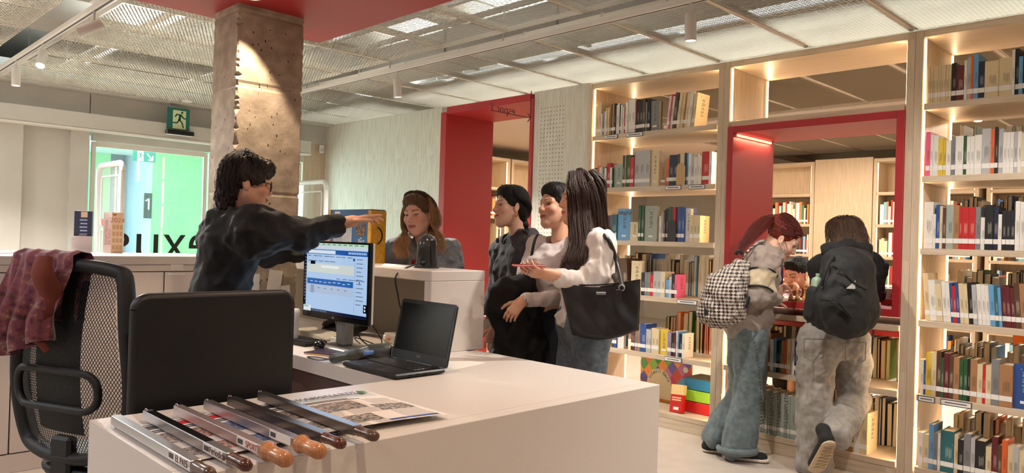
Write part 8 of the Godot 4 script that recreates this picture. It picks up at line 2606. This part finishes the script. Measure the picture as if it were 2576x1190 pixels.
func backpack_person() -> void:
	var D := 4.42
	var base := base_of(on_y(2060, 1178, 0.0))
	var n := person("person in pale grey jeans and a black hoodie leaning on the red sill", base)
	var neck := pt(2130, 640, D + 0.02)
	var h := hd(2128, 608, D + 0.10, 172, -35, 0, 1.06, neck, FAIR, Color(0.2, 0.12, 0.08), 0.2)
	var X: Transform3D = h.x
	var tc = skin_tint(FAIR)
	var ax := facing(176)
	var shl := pt(2076, 676, D + 0.03)
	var shr := pt(2190, 680, D + 0.03)
	var ell_ := pt(2070, 745, D + 0.14)
	var elr := pt(2194, 735, D + 0.14)
	var wl := pt(2085, 770, D + 0.28)
	var wr := pt(2170, 765, D + 0.30)
	var hip := pt(2096, 845, D - 0.04)
	var hL := pt(2056, 868, D - 0.03)
	var hR := pt(2142, 868, D + 0.0)
	var kL := pt(2046, 1015, D - 0.04)
	var aL := pt(2050, 1150, D - 0.04)
	aL.y = 0.09
	var kR := pt(2150, 1010, D + 0.04)
	var aR := pt(2104, 1092, D - 0.26)
	var body: Array = [cap(neck + Vector3(0, -0.12, 0), hip + Vector3(0, 0.08, 0), 0.08, 0.085, 0.05), cap(shl, ell_, 0.042, 0.036, 0.03), cap(ell_, wl, 0.036, 0.026, 0.02), cap(shr, elr, 0.042, 0.036, 0.03), cap(elr, wr, 0.036, 0.026, 0.02), cap(hL, kL, 0.07, 0.05, 0.03), cap(kL, aL, 0.048, 0.036, 0.03), cap(hR, kR, 0.07, 0.05, 0.03), cap(kR, aR, 0.048, 0.036, 0.03)]
	put("body", merge([head_mesh(h, base), field_mesh(body, 0.015, base, 0.0, Vector3.ONE, tc), field_mesh(hand_parts(wl, ax.z, Vector3.DOWN, 1.0, [0.4, 0.4, 0.4, 0.4]), 0.006, base, 0.0, Vector3.ONE, tc), field_mesh(hand_parts(wr, ax.z, Vector3.DOWN, -1.0, [0.4, 0.4, 0.4, 0.4]), 0.006, base, 0.0, Vector3.ONE, tc)]), vmat(0.5), n)
	eyes(h, n, base, 0.4)
	var ch := pt(2130, 730, D + 0.02)
	put("hoodie", field_mesh([capf(ch, hip + Vector3(0, 0.06, 0), 0.155, 0.15, 0.06, ax.z, 0.75), cap(neck + Vector3(0, -0.05, 0), shl, 0.085, 0.088, 0.05), cap(neck + Vector3(0, -0.05, 0), shr, 0.085, 0.088, 0.05), cap(shl, ell_, 0.085, 0.070, 0.04), cap(ell_, wl, 0.068, 0.045, 0.03), cap(shr, elr, 0.085, 0.070, 0.04), cap(elr, wr, 0.068, 0.045, 0.03), cap(pt(2085, 628, D - 0.10), pt(2172, 628, D - 0.10), 0.045, 0.045, 0.04), cap(pt(2130, 625, D - 0.12), pt(2130, 645, D - 0.12), 0.06, 0.06, 0.04), cap(pt(2160, 640, D - 0.06), pt(2195, 650, D - 0.04), 0.05, 0.035, 0.04), ["-c", neck + (X.origin - neck) * 0.3, X.origin, 0.06, 0.08, 0.01]], 0.012, base, 0.015, Vector3(8, 8, 8)), cloth(Color(0.022, 0.021, 0.022)), n)
	var jm := weave(Color(0.45, 0.425, 0.40), Color(0.62, 0.595, 0.56), 86, 4.0, 0.022)
	var jc := [cap(pt(2070, 850, D - 0.03), pt(2125, 850, D - 0.03), 0.128, 0.128, 0.06), cap(hL, kL, 0.112, 0.098, 0.03), cap(kL, aL + Vector3(0, -0.03, 0), 0.098, 0.104, 0.02), cap(hR, kR, 0.108, 0.088, 0.006), cap(kR, aR, 0.090, 0.082, 0.006), ["-c", Vector3(aL.x - 0.4, -0.08, aL.z), Vector3(aL.x + 0.4, -0.08, aL.z), 0.095, 0.095, 0.01]]
	put("jeans", field_mesh(jc, 0.010, base, 0.016, Vector3(9, 7, 9), null, 3), jm, n)
	# back pockets as raised patches
	for q in [[2048, 880, 44], [2152, 888, 48]]:
		var c := pt(q[0], q[1], D - 0.172)
		var pl := []
		for v in [Vector2(-0.058, 0.06), Vector2(0.058, 0.06), Vector2(0.055, -0.04), Vector2(0, -0.07), Vector2(-0.055, -0.04), Vector2(-0.058, 0.06)]: pl.append(c + facing(0).x * v.x + Vector3.UP * v.y - base)
		var ps := S()
		tube(ps, pl, 0.0028, 5)
		obj("pocket_seam", ps, cloth(Color(0.46, 0.44, 0.41)), n)
	var f := facing(172).z
	var sol := sm(Color(0.74, 0.66, 0.54), 0.7)
	shoe(n, base, Vector3(aL.x, 0, aL.z) - f * 0.09, Vector3(aL.x, 0, aL.z) + f * 0.18, cloth(Color(0.72, 0.66, 0.58)), sol)
	# raised foot: the sole faces the viewer
	var toe := pt(2052, 1186, D - 0.24)
	var heel := pt(2088, 1112, D - 0.44)
	toe.y = maxf(toe.y, 0.02)
	var fd := (toe - heel).normalized()
	var fx := fd.cross(facing(0).z).normalized()
	var fu := fx.cross(fd).normalized()
	if fu.dot(facing(0).z) < 0.0: fu = -fu
	var sp := field_mesh([capf(heel + fd * 0.03, toe - fd * 0.04, 0.040, 0.050, 0.02, fu, 0.34)], 0.007, base)
	var so := put("raised_sole", sp, sol, n)
	var tr := S()
	for k in 15: bx(tr, heel + fd * (0.012 + k * 0.0155) + fu * 0.0155 - base, Vector3(0.062, 0.006, 0.004), Basis(fx, fd, fu) * Basis(Vector3.BACK, 0.3 if k % 2 else -0.1), 0.001)
	obj("tread", tr, sm(Color(0.60, 0.52, 0.42), 0.8), so)
	put("raised_shoe", field_mesh([capf(heel + fd * 0.03 - fu * 0.03, toe - fd * 0.04 - fu * 0.03, 0.038, 0.044, 0.02, fu, 0.8), cap(heel + fd * 0.03 - fu * 0.03, heel + fd * 0.03 - fu * 0.09, 0.036, 0.04, 0.02)], 0.009, base), cloth(Color(0.08, 0.075, 0.075)), n)
	var L := func(x, y, z): return X * (Vector3(x, y, z) * 1.06)
	var B := X.basis
	put("hair", field_mesh([ell(L.call(0, 0.040, -0.018), Vector3(0.090, 0.098, 0.106), B, 0.02), ell(L.call(0, -0.04, -0.06), Vector3(0.095, 0.09, 0.06), B, 0.04), ["-e", L.call(0, -0.03, 0.09), Vector3(0.08, 0.10, 0.07), B, 0.012]], 0.006, base, 0.008, Vector3(60, 20, 60), hair_tint(Color(0.20, 0.135, 0.095), Color(0.36, 0.26, 0.19), X), 5), vmat(0.6), n)
	var lk := []
	for k in 40:
		var a := TAU * k / 40.0
		lk.append([[L.call(0.01 * sin(a), 0.138, -0.03), L.call(sin(a) * 0.085, 0.11, -0.02 + cos(a) * -0.07), L.call(sin(a) * 0.102, 0.02, -0.02 - cos(a) * 0.10), L.call(sin(a) * 0.105, -0.08, -0.03 - cos(a) * 0.085)], 0.008, 0.014, 14 if cos(a) > -0.4 else 0, 0.0012])
	put("hair_strands", strands(lk, base, 15), sm(Color(0.30, 0.21, 0.155), 0.58), n)
	# big black backpack
	var bc := pt(2128, 740, D - 0.26)
	var bag := thing("backpack", "large black backpack with buckled straps and a side bottle", "backpack", Vector3(bc.x, bc.y - 0.24, bc.z))
	var bo := bag.position
	var bm := cloth(Color(0.020, 0.019, 0.019), 0.75)
	var db := D - 0.24
	var upd := facing(0).z
	var pk := [capf(pt(2132, 690, db), pt(2126, 760, db - 0.04), 0.15, 0.175, 0.06, upd, 0.68), capf(pt(2116, 775, db - 0.05), pt(2134, 778, db - 0.05), 0.155, 0.155, 0.05, upd, 0.72), cap(pt(2100, 655, db + 0.04), pt(2165, 658, db + 0.04), 0.06, 0.06, 0.05)]
	put("main_bag", field_mesh(pk, 0.011, bo, 0.008, Vector3(10, 10, 10)), bm, bag)
	put("front_pocket", field_mesh([capf(pt(2132, 690, db - 0.09), pt(2128, 720, db - 0.10), 0.10, 0.11, 0.04, upd, 0.5), capf(pt(2124, 772, db - 0.12), pt(2130, 790, db - 0.12), 0.135, 0.135, 0.05, upd, 0.5)], 0.011, bo, 0.010, Vector3(11, 11, 11), null, 4), bm, bag)
	var st := S()
	for q in [[[2092, 668], [2118, 684], [2148, 712], [2178, 728]], [[2062, 752], [2104, 760], [2124, 778], [2142, 800]]]:
		st = S()
		tube(st, spline(q.map(func(p): return pt(p[0], p[1], db - 0.208) - bo), 5), 0.018, 6, 0.35)
		obj("compression_strap", st, bm, bag)
	for q in [[2117, 687, 0.42], [2099, 761, 0.3]]:
		var b := box("buckle", pt(q[0], q[1], db - 0.222) - bo, Vector3(0.052, 0.028, 0.010), sm(Color(0.11, 0.11, 0.115), 0.35), bag, 0.004, facing(0) * Basis(Vector3.BACK, -q[2]))
		box("buckle_tongue", pt(q[0], q[1], db - 0.230) - bo, Vector3(0.022, 0.014, 0.004), sm(Color(0.16, 0.16, 0.165), 0.35), b, 0.002, facing(0) * Basis(Vector3.BACK, -q[2]))
	var ls := S()
	prism(ls, PackedVector2Array([Vector2(-0.024, -0.022), Vector2(0.024, -0.022), Vector2(0.024, 0.022)]), 0.002, Transform3D(facing(0), pt(2140, 716, db - 0.212) - bo))
	obj("white_emblem", ls, sm(Color(0.72, 0.72, 0.70), 0.5), bag)
	var gst := S()
	tube(gst, spline([pt(2088, 640, db), pt(2096, 645, db - 0.05), pt(2080, 670, db - 0.1), pt(2066, 720, db - 0.1)].map(func(p): return p - bo), 5), 0.010, 6, 0.4)
	obj("shoulder_webbing", gst, bm, bag)
	gst = S()
	tube(gst, [pt(2198, 830, db - 0.02) - bo, pt(2195, 855, db - 0.02) - bo, pt(2194, 890, db - 0.02) - bo], [0.012, 0.012, 0.012], 6, 0.3)
	obj("loose_webbing", gst, bm, bag)
	put("side_pocket", field_mesh([cap(pt(2048, 735, db - 0.02), pt(2042, 790, db - 0.02), 0.042, 0.045, 0.02)], 0.010, bo, 0.006), bm, bag)
	var wb := pt(2053, 722, db - 0.02)
	var wbt := thing("water_bottle", "pale green water bottle in the side pocket of the black backpack", "bottle", Vector3(wb.x, wb.y - 0.04, wb.z))
	var ws := S()
	lathe(ws, [Vector2(0, -0.02), Vector2(0.033, -0.02), Vector2(0.033, 0.075), Vector2(0.028, 0.088), Vector2(0.014, 0.095), Vector2(0.014, 0.115), Vector2(0, 0.115)], Transform3D(Basis(facing(0).z, -0.10), Vector3.ZERO), 20)
	obj("bottle_body", ws, sm(Color(0.50, 0.57, 0.48), 0.4), wbt)

# ================================================================ chess set on the red sill
func chess_piece(kind: String, at: Vector3, m: Material, label: String, group: String) -> void:
	var t := thing("chess_" + kind, label, "chess piece", at, 0, group)
	var base := [Vector2(0, 0), Vector2(0.017, 0), Vector2(0.018, 0.004), Vector2(0.016, 0.010), Vector2(0.011, 0.015)]
	var st := S()
	if kind == "king" or kind == "queen":
		lathe(st, base + [Vector2(0.007, 0.035), Vector2(0.006, 0.058), Vector2(0.012, 0.063), Vector2(0.012, 0.066), Vector2(0.008, 0.069), Vector2(0.013, 0.088), Vector2(0.009, 0.093), Vector2(0, 0.095)], Transform3D.IDENTITY, 16)
	elif kind == "rook":
		lathe(st, base + [Vector2(0.009, 0.020), Vector2(0.0085, 0.040), Vector2(0.013, 0.044), Vector2(0.013, 0.056), Vector2(0.008, 0.056), Vector2(0, 0.052)], Transform3D.IDENTITY, 16)
	else:
		lathe(st, base + [Vector2(0.007, 0.030), Vector2(0.006, 0.038), Vector2(0.011, 0.041), Vector2(0.006, 0.045), Vector2(0.010, 0.052), Vector2(0.0095, 0.060), Vector2(0.004, 0.066), Vector2(0, 0.067)], Transform3D.IDENTITY, 16)
	obj("turned_body", st, m, t)
	if kind == "king":
		var c := S()
		bx(c, Vector3(0, 0.103, 0), Vector3(0.004, 0.016, 0.004))
		bx(c, Vector3(0, 0.105, 0), Vector3(0.012, 0.004, 0.004))
		obj("cross", c, m, t)
	elif kind == "queen":
		var c := S()
		lathe(c, [Vector2(0, 0.094), Vector2(0.004, 0.097), Vector2(0.004, 0.100), Vector2(0, 0.103)], Transform3D.IDENTITY, 10)
		obj("finial", c, m, t)
func build_chess() -> void:
	var y := 0.9725
	var b := thing("chess_board", "wooden chess board lying on the red sill", "chess board", Vector3(-2.14, y, -0.14))
	box("frame", Vector3(0, 0.006, 0), Vector3(0.34, 0.012, 0.24), sm(Color(0.62, 0.44, 0.26), 0.4), b, 0.002)
	var lt := sm(Color(0.74, 0.60, 0.42), 0.4)
	var dk := sm(Color(0.34, 0.18, 0.10), 0.4)
	for i in 8:
		for j in 6: box("square", Vector3(-0.14 + i * 0.04, 0.0125, -0.10 + j * 0.04), Vector3(0.0395, 0.001, 0.0395), lt if (i + j) % 2 else dk, b, 0.0)
	var w := sm(Color(0.78, 0.60, 0.36), 0.35)
	var r := sm(Color(0.62, 0.20, 0.12), 0.35)
	var top := y + 0.0133
	var pc := [["king", -2.16, -0.06], ["queen", -2.09, -0.10], ["rook", -2.05, -0.05], ["pawn", -2.11, -0.04], ["pawn", -2.02, -0.09], ["bishop", -2.0, -0.05], ["pawn", -2.22, -0.05], ["pawn", -2.07, -0.15], ["rook", -1.99, -0.13]]
	for p in pc: chess_piece(p[0], Vector3(p[1], top, p[2]), w, "pale wooden chess %s standing on the sill board" % p[0], "pale chess pieces")
	var pr := [["pawn", -2.12, -0.20], ["pawn", -2.06, -0.22], ["bishop", -2.16, -0.23]]
	for p in pr: chess_piece(p[0], Vector3(p[1], top, p[2]), r, "reddish wooden chess %s facing the pale pieces" % p[0], "reddish chess pieces")
	var fo := thing("purple_folder", "purple and pink folder standing on the sill by the chess board", "folder", Vector3(-2.40, y, -0.26), 0.5)
	box("cover", Vector3(0, 0.11, 0), Vector3(0.16, 0.22, 0.012), sm(Color(0.20, 0.13, 0.30), 0.5), fo, 0.002)
	box("pink_cover", Vector3(-0.02, 0.10, 0.014), Vector3(0.12, 0.20, 0.010), sm(Color(0.72, 0.35, 0.36), 0.5), fo, 0.002)
	var bx2 := thing("small_box", "white cardboard box with a red band on the sill at the right jamb", "box", Vector3(-1.64, y, -0.42))
	box("body", Vector3(0, 0.05, 0), Vector3(0.17, 0.10, 0.12), M.white, bx2, 0.003)
	box("red_band", Vector3(0, 0.018, 0.0605), Vector3(0.17, 0.03, 0.001), sm(Color(0.75, 0.32, 0.28), 0.5), bx2, 0.0)
	text("side_lettering", "guen", 0.02, sm(Color(0.45, 0.42, 0.4), 0.6), bx2, Transform3D(Basis.IDENTITY, Vector3(0.0, 0.062, 0.0608)), 0.0008)
